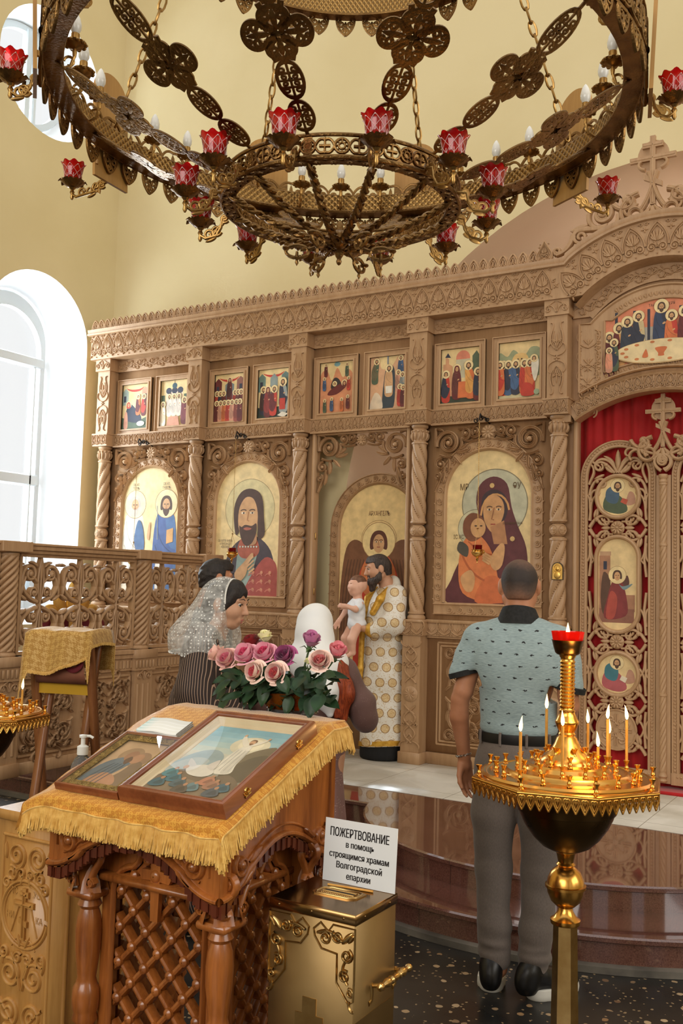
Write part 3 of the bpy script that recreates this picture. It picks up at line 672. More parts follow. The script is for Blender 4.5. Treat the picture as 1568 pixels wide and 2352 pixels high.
# ================================================================== icons
class Pict:
    """layered flat paint: shapes in the unit of the picture, each a hair above the last"""
    def __init__(s, F): s.mb = MB(); s.F = F; s.h = 0.0; s.c = []
    def col(s, c):
        if c not in s.c: s.c.append(c)
        return s.c.index(c)
    def poly(s, P, c):
        s.h += .00012; P = np.asarray(P, float)
        s.mb.add(s.F(P[:, 0], P[:, 1], np.full(len(P), s.h)), [tuple(range(len(P)))], s.col(c))
    def sm(s, P, c, n=4):
        P = np.asarray(P, float); Q = []
        k = len(P)
        for i in range(k):
            p0, p1, p2, p3 = P[i - 1], P[i], P[(i + 1) % k], P[(i + 2) % k]
            for t in np.arange(n) / n: Q.append(.5 * (2 * p1 + (p2 - p0) * t + (2 * p0 - 5 * p1 + 4 * p2 - p3) * t * t + (3 * p1 - p0 - 3 * p2 + p3) * t ** 3))
        s.poly(Q, c)
    def ell(s, u, v, a, b, c, rot=0, n=22):
        t = np.linspace(0, 2 * PI, n, endpoint=False); x, y = a * np.cos(t), b * np.sin(t)
        s.poly(np.stack([u + x * math.cos(rot) - y * math.sin(rot), v + x * math.sin(rot) + y * math.cos(rot)], 1), c)
    def line(s, P, w, c):
        P = np.asarray(P, float); t = np.gradient(P, axis=0); t /= np.maximum(np.linalg.norm(t, axis=1), 1e-9)[:, None]; n = np.stack([-t[:, 1], t[:, 0]], 1); w = np.ones(len(P)) * w
        s.poly(np.concatenate([P + n * w[:, None], (P - n * w[:, None])[::-1]]), c)
    def ring(s, u, v, r, w, c, n=36):
        P = circ((u, v), r, n); s.line(np.concatenate([P, P[:2]]), w, c)
    def text(s, body, u, v, size, c, sx=.8):
        for V2, Fc in glyphs(body, size, sx):
            s.h += .00012; s.mb.add(s.F(V2[:, 0] + u, V2[:, 1] + v, np.full(len(V2), s.h)), Fc, s.col(c))
    def build(s, name, parent, **k): return s.mb.build(name, [paint(*c) for c in s.c], parent, smooth=0, **k)
def glyphs(body, size, sx=1.0, align='CENTER'):
    cu = bpy.data.curves.new('lettering', 'FONT'); cu.body = body; cu.size = size; cu.align_x = align; cu.resolution_u = 3
    o = bpy.data.objects.new('lettering', cu); COL.objects.link(o); dg = bpy.context.evaluated_depsgraph_get()
    me = bpy.data.meshes.new_from_object(o.evaluated_get(dg))
    V = np.array([v.co[:2] for v in me.vertices]).reshape(-1, 2) * [sx, 1]; Fc = [tuple(p.vertices) for p in me.polygons]
    bpy.data.objects.remove(o); bpy.data.curves.remove(cu); bpy.data.meshes.remove(me)
    return [(V, Fc)] if len(V) else []
GOLD, SKIN, SK2, HAIR, WHITE, INK = (232, 205, 148), (206, 158, 112), (170, 118, 80), (72, 48, 36), (232, 226, 210), (70, 50, 40)
RED, DRED, BLUE, NAVY, GREEN, ORNG, GREY, PINK = (190, 52, 40), (96, 32, 36), (58, 92, 140), (38, 44, 66), (72, 92, 72), (214, 110, 62), (150, 160, 160), (214, 150, 124)
def head(P, u, v, r, hair=HAIR, beard=False, halo=(240, 218, 164), turn=.0, veil=None, detail=False):
    P.ell(u, v + r * .2, r * 2.15, r * 2.15, (150, 110, 70)); P.ell(u, v + r * .2, r * 2.08, r * 2.08, halo)
    if veil: P.sm([(u - r * 1.2, v - r * 1.6), (u - r * 1.25, v + r * .4), (u - r * .7, v + r * 1.45), (u + r * .5, v + r * 1.5), (u + r * 1.2, v + r * .5), (u + r * 1.3, v - r * 1.6)], veil)
    else: P.sm([(u - r * 1.02, v - r * .75), (u - r * 1.05, v + r * .5), (u - r * .5, v + r * 1.3), (u + r * .5, v + r * 1.3), (u + r * 1.05, v + r * .5), (u + r * 1.02, v - r * .75), (u, v - r * .4)], hair)
    x = u + turn * r
    P.ell(x, v - r * .08, r * .72, r * 1.05, SKIN)
    if beard: P.sm([(x - r * .72, v - r * .2), (x - r * .35, v - r * .55), (x + r * .35, v - r * .55), (x + r * .72, v - r * .2), (x + r * .5, v - r * 1.2), (x, v - r * 1.65), (x - r * .5, v - r * 1.2)], hair)
    for e in (-.3, .3):
        P.ell(x + e * r + turn * r * .3, v + r * .12, r * .17, r * .08, (240, 226, 200) if detail else INK); P.ell(x + e * r + turn * r * .36, v + r * .12, r * .085, r * .085, INK)
        if detail: P.line(bez((x + (e - .22) * r, v + r * .26), (x + e * r, v + r * .42), (x + (e + .24) * r, v + r * .28), n=6), r * .04, hair)
    P.line([(x + turn * r * .5, v + r * .2), (x + turn * r * .7 - r * .03, v - r * .22), (x + turn * r * .7 + r * .1, v - r * .26)], r * .045, SK2); P.line([(x - r * .2 + turn * r * .4, v - r * .47), (x + r * .2 + turn * r * .4, v - r * .47)], r * .05, (150, 70, 56))
def saint(P, u, v, H, robe, cloak, hair=HAIR, beard=True, veil=None, lean=0, seat=False, halo=(240, 218, 164)):
    r = H * .068; hy = v + H * .90
    P.sm([(u - .13 * H, v), (u - .15 * H, v + .4 * H), (u - .11 * H + lean * H, v + .78 * H), (u + lean * H, v + .83 * H), (u + .11 * H + lean * H, v + .78 * H), (u + .15 * H, v + .4 * H), (u + .13 * H, v)], robe)
    P.sm([(u - .15 * H, v + .2 * H), (u - .16 * H, v + .5 * H), (u - .12 * H + lean * H, v + .79 * H), (u - .02 * H + lean * H, v + .8 * H), (u + .05 * H, v + .5 * H), (u + .15 * H, v + .42 * H), (u + .02 * H, v + .12 * H)], cloak)
    d = tuple(int(c * .78) for c in cloak); P.line(bez((u - .11 * H + lean * H, v + .74 * H), (u - .1 * H, v + .5 * H), (u + .1 * H, v + .42 * H), n=8), .006 * H, d); P.line(bez((u - .13 * H, v + .5 * H), (u - .06 * H, v + .35 * H), (u - .02 * H, v + .16 * H), n=8), .006 * H, d)
    P.ell(u + .05 * H + lean * H, v + .57 * H, .035 * H, .02 * H, SKIN, .5)
    head(P, u + lean * 1.2 * H, hy, r, hair, beard, veil=veil, halo=halo)
def tongue_frame(mb, F, w, h, b, hz, outer=.008):
    """rectangular frame of half sizes w, h and width b with a scalloped face"""
    for A, B2, hh in ((1.0, .86, hz), (.30, .0, hz * .8)):
        for sx0, sy0, sx1, sy1 in ((-1, -1, 1, -1), (1, -1, 1, 1), (1, 1, -1, 1), (-1, 1, -1, -1)):
            q = lambda k, sx, sy: (sx * (w - b * (1 - k)), sy * (h - b * (1 - k)))
            prism(mb, [q(A, sx0, sy0), q(A, sx1, sy1), q(B2, sx1, sy1), q(B2, sx0, sy0)], F, 0, hh)
    for sx0, sy0, sx1, sy1 in ((-1, -1, 1, -1), (1, -1, 1, 1), (1, 1, -1, 1), (-1, 1, -1, -1)):
        q = lambda k, sx, sy: (sx * (w - b * (1 - k)), sy * (h - b * (1 - k)))
        prism(mb, [q(1, sx0, sy0), q(1, sx1, sy1), q(0, sx1, sy1), q(0, sx0, sy0)], F, -.002, hz * .45)
    m = b - outer * 2
    for L, ax in ((w - b * .5, 0), (h - b * .5, 1)):
        n = max(3, int(2 * L / .036))
        for sg in (-1, 1):
            for k in range(n):
                t = -L + (k + .5) * 2 * L / n
                if ax == 0: scal(mb, lambda a, bb, hh: F(a, sg * np.asarray(bb) + sg * (h - b * .72), hh), t, 0, s=b / .07, hz=1.0)
                else: scal(mb, lambda a, bb, hh: F(sg * np.asarray(bb) + sg * (w - b * .72), a, hh), t, 0, s=b / .07, hz=1.0)
M_oak_f = wood('frame_oak', srgb(177, 140, 103), srgb(197, 161, 123), 8, 0.42)
def fest(i, k, label, draw):
    x = CX[i] + PW / 2 + (-.245 if k == 0 else .245) - .005; z = 3.312
    t = thing('festal_icon', label, 'icon', (x, YB, z), 'small festal icons of the upper row')
    F = FY(x, YB - .004, z); mb = MB(); tongue_frame(mb, F, .215, .268, .05, .03); mb.build('frame', M_oak_f, t)
    P = Pict(FY(x, YB - .006, z)); P.poly([(-.168, -.222), (.168, -.222), (.168, .222), (-.168, .222)], GOLD); draw(P); P.build('painting', t)
def city(P, c1=(150, 168, 160), c2=(196, 150, 120)):
    P.poly([(-.168, .02), (-.168, .15), (-.13, .185), (-.09, .15), (-.09, .02)], c1); P.poly([(.168, -.02), (.168, .16), (.12, .19), (.08, .16), (.08, -.02)], c2)
    P.poly([(-.15, .05), (-.15, .11), (-.12, .11), (-.12, .05)], NAVY); P.poly([(.11, .05), (.11, .12), (.14, .12), (.14, .05)], NAVY)
    P.sm([(-.12, .185), (-.05, .15), (.05, .15), (.11, .19), (.05, .17), (-.05, .17)], RED)
def d0(P):
    city(P); P.poly([(-.168, -.222), (-.168, -.1), (.02, -.15), (.168, -.1), (.168, -.222)], GREEN); P.sm([(-.12, -.12), (-.09, .02), (-.04, .02), (.08, -.1), (.05, -.16)], NAVY); P.sm([(-.14, -.2), (-.13, -.06), (-.1, -.06), (-.09, -.2)], PINK)
    head(P, -.085, .02, .018, veil=RED); saint(P, .11, -.09, .2, DRED, RED, beard=False); saint(P, .04, -.08, .19, ORNG, DRED, beard=False); P.ell(.08, -.17, .05, .025, WHITE)
def d1(P):
    P.poly([(-.1, -.06), (-.1, .12), (.1, .12), (.1, -.06)], (232, 214, 196)); [P.ell(x, .12, .035, .03, NAVY) for x in (-.07, 0, .07)]; P.ell(0, .165, .03, .028, (40, 74, 90)); P.line([(0, .19), (0, .215)], .003, INK)
    [P.poly([(x - .012, .02), (x - .012, .09), (x, .105), (x + .012, .09), (x + .012, .02)], INK) for x in (-.05, .05)]; P.poly([(-.16, -.05), (-.16, .08), (-.115, .08), (-.115, -.05)], GREEN); P.poly([(.115, -.05), (.115, .08), (.16, .08), (.16, -.05)], GREEN)
    for x in (-.06, 0, .06): saint(P, x, -.12, .2, WHITE, (210, 200, 190))
    saint(P, -.13, -.21, .22, WHITE, (226, 206, 176)); saint(P, .13, -.2, .24, DRED, (120, 50, 60)); P.poly([(-.08, -.222), (-.06, -.13), (.06, -.13), (.08, -.222)], PINK)
def d2(P):
    city(P, DRED, (140, 90, 80)); P.poly([(-.05, -.02), (-.05, .12), (0, .15), (.05, .12), (.05, -.02)], (110, 128, 136)); saint(P, 0, -.02, .2, DRED, (60, 28, 32), beard=False, veil=DRED)
    for x, c in ((-.14, RED), (-.1, NAVY), (-.06, DRED), (.07, RED), (.105, (120, 60, 60)), (.14, DRED)): saint(P, x, -.14, .2, c, tuple(int(v * .8) for v in c))
    for x, c in ((-.13, DRED), (-.085, PINK), (-.04, ORNG), (.005, RED), (.05, PINK), (.1, (150, 70, 60)), (.14, DRED)): saint(P, x, -.222, .19, c, tuple(int(v * .85) for v in c))
def d3(P):
    city(P, (100, 130, 124), (90, 120, 118)); P.poly([(-.168, -.222), (-.168, -.12), (.168, -.12), (.168, -.222)], (38, 52, 48)); P.poly([(-.04, -.02), (-.04, .14), (0, .18), (.04, .14), (.04, -.02)], (130, 146, 146))
    saint(P, -.11, -.18, .24, NAVY, (60, 40, 44)); saint(P, -.06, -.2, .26, DRED, (130, 40, 40), veil=DRED, beard=False); saint(P, 0, -.19, .25, RED, DRED, lean=.03); saint(P, .11, -.17, .29, GREY, NAVY, lean=-.03); P.poly([(.07, -.15), (.07, -.05), (.13, -.05), (.13, -.15)], RED); P.poly([(.05, -.2), (.1, -.17), (.165, -.19), (.12, -.22)], WHITE)
def d4(P):
    P.sm([(-.168, -.222), (-.168, .1), (-.1, .15), (-.05, .06), (0, .17), (.06, .08), (.11, .15), (.168, .06), (.168, -.222)], (214, 140, 100)); P.ell(0, .2, .03, .02, (110, 160, 170)); P.sm([(-.06, -.0), (-.03, .08), (.02, .07), (.05, .0), (0, -.04)], (40, 36, 40)); P.sm([(-.09, -.06), (-.05, -.01), (.07, .04), (.09, .0), (0, -.06)], DRED); head(P, .075, .03, .014, veil=DRED); head(P, -.02, .03, .011)
    for x, y, c in ((-.11, .1, DRED), (.1, .09, GREEN), (-.12, -.02, BLUE), (.12, -.03, RED), (-.11, -.21, GREEN), (-.04, -.2, BLUE), (.06, -.21, ORNG), (.12, -.19, DRED)): saint(P, x, y, .11, c, tuple(int(v * .8) for v in c))
def d5(P):
    P.sm([(-.168, -.222), (-.168, .2), (-.09, .22), (-.06, .12), (.03, .13), (.1, .22), (.168, .2), (.168, -.222)], (214, 164, 126)); P.sm([(-.05, -.2), (-.02, .12), (.05, .13), (.07, -.0), (.06, -.2), (0, -.222)], (40, 52, 64)); P.sm([(-.168, -.222), (-.12, -.08), (-.06, -.12), (-.05, -.222)], (226, 206, 180))
    saint(P, .01, -.11, .25, SKIN, SKIN); P.poly([(-.02, -.03), (.045, -.03), (.04, -.09), (-.015, -.09)], WHITE); saint(P, -.12, -.0, .2, GREEN, (96, 92, 70), lean=.06)
    for x, y, c in ((.12, .04, BLUE), (.1, -.08, PINK), (.14, -.1, GREY), (.12, -.2, RED), (.15, -.21, DRED)): saint(P, x, y, .17, c, tuple(int(v * .8) for v in c))
    P.line([(.005, .15), (.005, .22)], .004, BLUE)
def d6(P):
    P.poly([(-.168, -.222), (-.168, -.15), (.168, -.15), (.168, -.222)], (44, 54, 44)); P.poly([(-.15, -.16), (-.15, .1), (-.13, .1), (-.13, .16), (-.1, .14), (-.1, .1), (-.07, .08), (-.07, -.16)], (206, 150, 110)); P.poly([(-.135, .155), (-.11, .19), (-.085, .15)], NAVY); P.ell(.02, .14, .06, .06, (220, 130, 104)); P.poly([(-.04, -.02), (-.04, .13), (.08, .13), (.08, -.02)], (196, 190, 160)); P.poly([(.1, -.05), (.1, .15), (.135, .19), (.16, .15), (.16, -.05)], GREEN)
    saint(P, -.125, -.2, .24, RED, NAVY, beard=False); saint(P, -.03, -.18, .26, DRED, (90, 40, 40), veil=DRED, beard=False); P.poly([(-.02, -.18), (-.015, -.05), (.09, -.05), (.095, -.18)], ORNG); saint(P, .09, -.18, .28, ORNG, (226, 160, 80), lean=-.06); saint(P, .15, -.2, .24, DRED, NAVY)
def d7(P):
    P.sm([(-.168, -.05), (-.168, .14), (-.1, .11), (-.05, .16), (.03, .1), (.09, .17), (.168, .14), (.168, -.05)], (150, 160, 124)); P.sm([(-.06, .03), (-.04, .12), (.05, .12), (.07, .03)], (230, 190, 120)); [P.poly([(x, .04), (x, .09), (x + .012, .09), (x + .012, .04)], INK) for x in (-.02, .01)]; P.poly([(-.168, -.222), (-.168, -.19), (.168, -.19), (.168, -.222)], (200, 190, 150))
    for x, c, k in ((-.13, RED, ORNG), (-.09, BLUE, NAVY), (-.03, NAVY, BLUE), (.04, ORNG, RED), (.085, RED, ORNG), (-.155, ORNG, RED)): saint(P, x, -.18, .25, c, k)
    P.sm([(.1, -.02), (.1, .06), (.13, .1), (.155, .06), (.15, -.03), (.125, -.1)], WHITE); head(P, .118, .075, .015); P.sm([(.02, -.2), (.03, -.11), (.1, -.12), (.12, -.2)], RED); P.ell(.14, -.18, .022, .022, (150, 170, 140))
LB = ['reclining figure before a green city', 'white church with blue domes above a crowd', 'robed figure on a stair above a crowd in red', 'elder in a dark cloak bowing over a red altar', 'orange cave in a mountain with a red couch', 'bare figure standing in dark water', 'figures at a small orange altar', 'white wrapped figure in a cave and red kneelers']
for q, d in enumerate((d0, d1, d2, d3, d4, d5, d6, d7)):
    fest(q // 2, q % 2, 'small framed icon: ' + LB[q], d)
for i, k, tx in ((3, 0, 'СРЕТЕНИЕ ГДНЕ'), (3, 1, 'ВОСКРЕШЕНИЕ ЛАЗАРЯ'), (0, 1, 'ПОКРОВ'), (2, 0, 'РОЖДЕСТВО'),):
    pass
# large arched icons
def archframe(mb, F, hw, zs, zb, b, hz):
    """arched frame of half width hw (inner), springing zs, foot zb, band b"""
    t = np.linspace(PI, 0, 30); P = np.concatenate([[(-hw, zb)], np.stack([hw * np.cos(t), zs + hw * np.sin(t)], 1), [(hw, zb)]])
    def off(d): return np.concatenate([[(-hw - d, zb)], np.stack([(hw + d) * np.cos(t), zs + (hw + d) * np.sin(t)], 1), [(hw + d, zb)]])
    prof = [(0, -.004), (0, hz * .5), (b * .14, hz), (b * .22, hz * .6), (b * .3, hz * .45), (b * .9, hz * .45), (b * .93, hz * .9), (b, hz * .8), (b, 0)]
    loft(mb, [F(off(d)[:, 0], off(d)[:, 1], np.full(32, h)) for d, h in prof], close=False)
    prb = [(zb, -.004), (zb, hz * .5), (zb - b * .14, hz), (zb - b * .22, hz * .6), (zb - b * .3, hz * .45), (zb - b * .9, hz * .45), (zb - b * .93, hz * .9), (zb - b, hz * .8), (zb - b, 0)]
    loft(mb, [F(np.array([-hw - b, hw + b]), np.array([zz, zz]), np.array([h, h]) + .0008) for zz, h in prb], close=False)
    n = max(3, int((zs - zb) / .082)); s = b * .62 / .062
    for sg in (-1, 1):
        for k in range(n): unit(mb, lambda a, c, h: F(sg * (hw + b * .6) + sg * np.asarray(a), np.asarray(c), np.asarray(h) + hz * .42), 0, zb + (k + .5) * (zs - zb) / n, s=s)
    m = int(PI * (hw + b * .6) / .082)
    G = lambda u, v, h: (lambda a, r: F(r * np.cos(a), zs + r * np.sin(a), np.asarray(h) + hz * .42))(PI / 2 - np.asarray(u, float) / (hw + b * .6), hw + b * .6 + np.asarray(v, float))
    for k in range(m): unit(mb, G, (k + .5 - m / 2) * PI * (hw + b * .6) / m, 0, s=s)
    m = int(2 * hw / .082)
    for k in range(m): unit(mb, lambda a, c, h: F(a, zb - b * .6 + np.asarray(c), np.asarray(h) + hz * .42), (k + .5 - m / 2) * 2 * hw / m, 0, s=s)
def big_icon(i, label, draw, nm='arched_icon'):
    x = CX[i] + PW / 2; t = thing(nm, label, 'icon', (x, YB, 1.43), None); F = FY(x, YB - .002, 0)
    mb = MB(); archframe(mb, F, .345, 2.36, 1.525, .095, .03); mb.build('frame', M_oak_f, t)
    mb = MB()
    for sx in (1, -1): span(mb, lambda a, b, h: F(sx * np.asarray(a), b, np.asarray(h) * 1.3 + .014), -.455, 2.905, s=.97)
    rosette(mb, lambda a, b, h: F(a, b, np.asarray(h) + .012), 0, 2.845, s=1.25); mb.build('scroll_carving', M_oak_f, t)
    t2 = np.linspace(PI, 0, 30); A = np.concatenate([[(-.35, 1.52)], np.stack([.35 * np.cos(t2), 2.36 + .35 * np.sin(t2)], 1), [(.35, 1.52)]])
    P = Pict(FY(x, YB - .003, 0)); P.poly(A, (234, 208, 152)); draw(P); P.build('painting', t)
def b0(P):
    for sg, robe, cl, hr in ((-1, (226, 214, 192), (232, 226, 210), (190, 180, 168)), (1, (70, 106, 160), (62, 88, 150), HAIR)):
        saint(P, sg * .195, 1.50, .94, robe, cl, hr, halo=(236, 218, 170)); P.text('СВ. АП.', sg * .19, 2.535, .034, INK, .7); P.text('ПЕТРЪ' if sg < 0 else 'ПАВЕЛЪ', sg * .19, 2.50, .034, INK, .7)
    P.poly([(.21, 1.98), (.29, 2.0), (.29, 2.13), (.21, 2.11)], (214, 160, 96)); P.line([(.10, 2.02), (.085, 2.34)], .004, GREY); P.sm([(-.19, 2.0), (-.15, 2.2), (-.09, 2.15), (-.06, 1.95), (-.12, 1.85)], BLUE); P.sm([(-.03, 2.05), (-.01, 2.17), (.01, 2.17), (.0, 2.02)], SKIN); P.sm([(.1, 1.5), (.09, 1.85), (.14, 1.8), (.17, 1.5)], (226, 220, 210))
def bust(P, robe, cloak, skirt, hair):
    P.ell(0.02, 2.29, .27, .27, (150, 130, 90), n=48); P.ell(.02, 2.29, .265, .265, (214, 200, 150), n=48)
def b1(P):
    bust(P, 0, 0, 0, 0); P.sm([(-.27, 1.525), (-.24, 1.78), (-.16, 1.95), (-.02, 2.04), (.12, 2.04), (.26, 1.92), (.32, 1.7), (.34, 1.525)], (60, 52, 62)); P.poly([(-.13, 1.525), (-.1, 1.9), (-.04, 2.0), (.1, 2.0), (.12, 1.9), (.02, 1.525)], (146, 168, 160)); P.sm([(-.1, 1.94), (-.06, 2.03), (.02, 2.06), (.1, 2.03), (.14, 1.93), (.1, 1.87), (0, 1.85), (-.07, 1.87)], (170, 84, 64)); P.sm([(.0, 1.525), (.06, 1.7), (.2, 1.86), (.31, 1.82), (.34, 1.7), (.34, 1.525)], (168, 76, 70))
    P.poly([(-.27, 1.525), (-.25, 1.7), (-.2, 1.6), (-.19, 1.525)], (160, 70, 66))
    for k in range(9): P.ell(.08 + (k % 3) * .09, 1.58 + (k // 3) * .075, .015, .015, (206, 140, 110)); P.line(bez((.03 + (k % 3) * .09, 1.56 + (k // 3) * .07), (.06 + (k % 3) * .09, 1.6 + (k // 3) * .07), (.09 + (k % 3) * .09, 1.56 + (k // 3) * .07), n=5), .005, (200, 120, 104))
    for q in range(7): P.ell(-.07 + q * .03, 1.955 + .0 * q, .009, .009, (190, 200, 190))
    P.sm([(-.03, 1.98), (-.03, 2.1), (.09, 2.1), (.1, 1.98)], (180, 130, 92)); P.sm([(-.13, 2.08), (-.15, 2.3), (-.08, 2.44), (.04, 2.47), (.15, 2.4), (.18, 2.2), (.19, 2.06), (.12, 2.03), (.1, 2.2), (-.06, 2.2), (-.09, 2.08)], (66, 44, 38)); P.sm([(-.085, 2.1), (-.095, 2.28), (-.03, 2.39), (.06, 2.38), (.11, 2.26), (.1, 2.1), (.02, 2.02)], SKIN)
    P.sm([(-.085, 2.14), (-.06, 2.13), (-.02, 2.15), (.05, 2.14), (.1, 2.16), (.1, 2.07), (.05, 1.98), (-.02, 1.97), (-.07, 2.05)], (66, 44, 38)); P.sm([(-.04, 2.115), (0, 2.128), (.05, 2.115), (0, 2.1)], (170, 90, 74))
    for e in (-.045, .05): P.ell(e, 2.255, .023, .0095, (238, 224, 200)); P.ell(e + .004, 2.255, .0095, .0095, INK); P.line(bez((e - .03, 2.275), (e, 2.295), (e + .033, 2.277), n=6), .0045, (66, 44, 38))
    P.line([(.012, 2.265), (.0, 2.19), (.022, 2.182)], .005, SK2); P.sm([(-.12, 1.72), (-.02, 1.82), (.06, 1.9), (.08, 1.87), (.03, 1.8), (.0, 1.7), (-.08, 1.64)], SKIN)
    for q in range(4): P.line([(.0 + q * .012, 1.80 - q * .025), (.08 + q * .005, 1.87 - q * .035)], .008, (214, 168, 124))
    for q, tx in enumerate(('СВ. БЛГВ. КНЯЗЬ', 'АЛЕКСАНДР', 'НЕВСКИЙ')): P.text(tx, -.235, 2.0 - q * .028, .028, INK, .7)
def b3(P):
    P.ell(.05, 2.29, .27, .27, (128, 120, 96), n=48); P.ell(.05, 2.29, .262, .262, (190, 190, 164), n=48); P.ell(-.1, 2.1, .15, .15, (128, 120, 96), n=40); P.ell(-.1, 2.1, .145, .145, (196, 192, 160), n=40)
    M1 = (86, 38, 46); P.sm([(-.33, 1.525), (-.3, 1.7), (-.2, 1.9), (-.06, 2.08), (-.1, 2.3), (-.07, 2.44), (.04, 2.5), (.15, 2.44), (.19, 2.26), (.24, 2.12), (.31, 1.95), (.33, 1.7), (.34, 1.525)], M1)
    P.sm([(-.05, 2.2), (-.05, 2.34), (.03, 2.4), (.13, 2.36), (.16, 2.26), (.13, 2.16), (.05, 2.1), (-.02, 2.12)], (50, 36, 46)); P.line(bez((-.06, 2.2), (-.04, 2.42), (.15, 2.4), (.17, 2.24), 10), .008, (206, 150, 92)); P.sm([(-.03, 2.16), (-.035, 2.28), (.03, 2.36), (.11, 2.32), (.13, 2.22), (.08, 2.1), (.03, 2.07)], (204, 150, 100)); P.poly([(.02, 2.11), (.05, 1.98), (.16, 1.98), (.13, 2.16)], (180, 124, 84))
    for e in (.01, .085): P.ell(e, 2.245, .018, .008, (236, 216, 184)); P.ell(e, 2.245, .008, .008, INK); P.line(bez((e - .022, 2.262), (e, 2.278), (e + .024, 2.262), n=6), .004, (90, 60, 44))
    P.line([(.05, 2.26), (.03, 2.17), (.05, 2.165)], .0045, (150, 96, 64)); P.line([(.022, 2.132), (.06, 2.132)], .005, (160, 70, 56))
    P.sm([(-.2, 1.6), (-.24, 1.8), (-.2, 2.0), (-.1, 2.06), (.0, 1.98), (.06, 1.84), (.1, 1.6), (.0, 1.54)], (220, 122, 70)); P.sm([(-.1, 1.54), (-.02, 1.72), (.1, 1.72), (.16, 1.56), (.08, 1.53)], (206, 104, 60)); P.sm([(-.2, 2.06), (-.2, 2.16), (-.14, 2.22), (-.06, 2.2), (-.02, 2.12), (-.06, 2.03), (-.14, 2.0)], (116, 66, 44)); P.ell(-.08, 2.105, .062, .075, (214, 160, 108)); [P.ell(e, 2.12, .011, .006, INK) for e in (-.1, -.055)]
    P.line(bez((-.21, 1.9), (-.15, 1.75), (-.02, 1.7), n=8), .008, (180, 88, 50)); P.line(bez((-.16, 2.0), (-.05, 1.9), (.04, 1.9), n=8), .006, (180, 88, 50)); P.sm([(-.25, 1.93), (-.17, 1.88), (-.16, 1.96), (-.23, 2.0)], (70, 66, 60))
    P.sm([(-.22, 1.72), (-.14, 1.78), (-.1, 1.72), (-.12, 1.62), (-.18, 1.62)], (214, 160, 108)); P.sm([(.02, 1.86), (.1, 1.98), (.14, 1.96), (.12, 1.82), (.06, 1.78)], (214, 160, 108)); [P.line([(.05 - q * .01, 1.87 - q * .015), (-.04, 1.92 - q * .02)], .008, (220, 168, 116)) for q in range(4)]
    P.poly([(.17, 1.73), (.3, 1.75), (.29, 1.83), (.17, 1.81)], (196, 140, 84)); [P.ell(q, w, .02, .02, (206, 170, 110), n=8) for q, w in ((.03, 2.43), (.2, 2.02))]
    P.text('МР', -.2, 2.40, .07, (90, 66, 40), .7); P.text('ѲУ', .23, 2.40, .07, (90, 66, 40), .7); P.text('ІС ХС', -.24, 2.02, .045, (90, 66, 40), .7); P.text('ВЛАДИМIРСКАЯ', .2, 2.13, .024, (90, 66, 40), .8)
big_icon(0, 'arched icon with two small standing robed men beside the window end of the icon screen', b0)
big_icon(1, 'arched icon of a bearded man in dark cloak, behind the white lace veil', b1)
big_icon(3, 'arched icon of a mother in a maroon veil holding a child in orange', b3)
# open side door: fretwork in the head of the opening and the arched angel panel in it
xd = CX[2] + PW / 2; mb = MB(); F = FY(xd, YB + .02, 0)
for sx in (1, -1):
    Fs = lambda a, b, h: F(sx * np.asarray(a), b, h)
    span(mb, lambda a, b, h: Fs(a, b, np.asarray(h) + .004), -.435, 2.925, s=.95); span(mb, lambda a, b, h: Fs(a, b, .004 - np.asarray(h)), -.435, 2.925, s=.95)
rosette(mb, F, 0, 2.85, s=1.0); carve(mb, [(lin((0, 2.82), (0, 2.88)), .008), (lin((-.03, 2.85), (.03, 2.85)), .008), (lin((-.43, 2.915), (.43, 2.915)), .012)], lambda a, b, h: F(a, b, np.asarray(h) + .02), .012)
mb.build('door_head_fretwork', M_oak, ICON)
t = thing('angel_door', 'arched side door with an icon of a red-robed winged angel behind the priest', 'door', (-3.93, 7.16, .277)); xa = -3.905
mb = MB(); box(mb, (xa - .47, 7.165, .279), (xa + .47, 7.192, 2.12)); a = np.linspace(0, PI, 30); prism(mb, [(xa + .47 * math.cos(q), 2.12 + .47 * math.sin(q)) for q in a], FY(0, 7.192, 0), 0, .027); mb.build('door_board', M_oak_in, t, smooth=0)
mb = MB(); archframe(mb, FY(xa, 7.165, 0), .375, 2.12, .62, .092, .03); mb.build('frame', M_oak, t)
def ang(P):
    A = np.concatenate([[(-.378, .62)], np.stack([.378 * np.cos(a[::-1]), 2.12 + .378 * np.sin(a[::-1])], 1), [(.378, .62)]]); P.poly(A, (234, 204, 142))
    P.ring(0, 2.02, .17, .002, (150, 110, 70))
    for sg in (-1, 1):
        P.sm([(sg * .06, 1.86), (sg * .16, 2.0), (sg * .26, 2.02), (sg * .33, 1.9), (sg * .37, 1.5), (sg * .36, 1.1), (sg * .28, .9), (sg * .22, 1.3), (sg * .16, 1.62)], (112, 70, 46))
        for q in range(6): P.line(bez((sg * (.14 + q * .03), 1.86), (sg * (.2 + q * .03), 1.6), (sg * (.22 + q * .025), 1.0 + q * .05), n=8), .004, (78, 48, 34))
    P.sm([(-.2, .62), (-.2, 1.4), (-.19, 1.7), (-.08, 1.9), (.08, 1.9), (.19, 1.7), (.2, 1.4), (.2, .62)], (196, 52, 36)); P.sm([(-.16, 1.62), (-.15, 1.8), (-.06, 1.9), (.06, 1.9), (.15, 1.8), (.16, 1.62), (0, 1.5)], (206, 116, 66)); P.poly([(-.08, .62), (-.07, 1.3), (.07, 1.3), (.08, .62)], (120, 140, 140)); head(P, 0, 2.0, .075, (80, 40, 32), halo=(238, 212, 150), detail=True)
    P.text('АРХАНГЕЛЪ', 0, 2.23, .055, (120, 84, 56), .6)
P = Pict(FY(xa, 7.163, 0)); ang(P); P.build('painting', t)
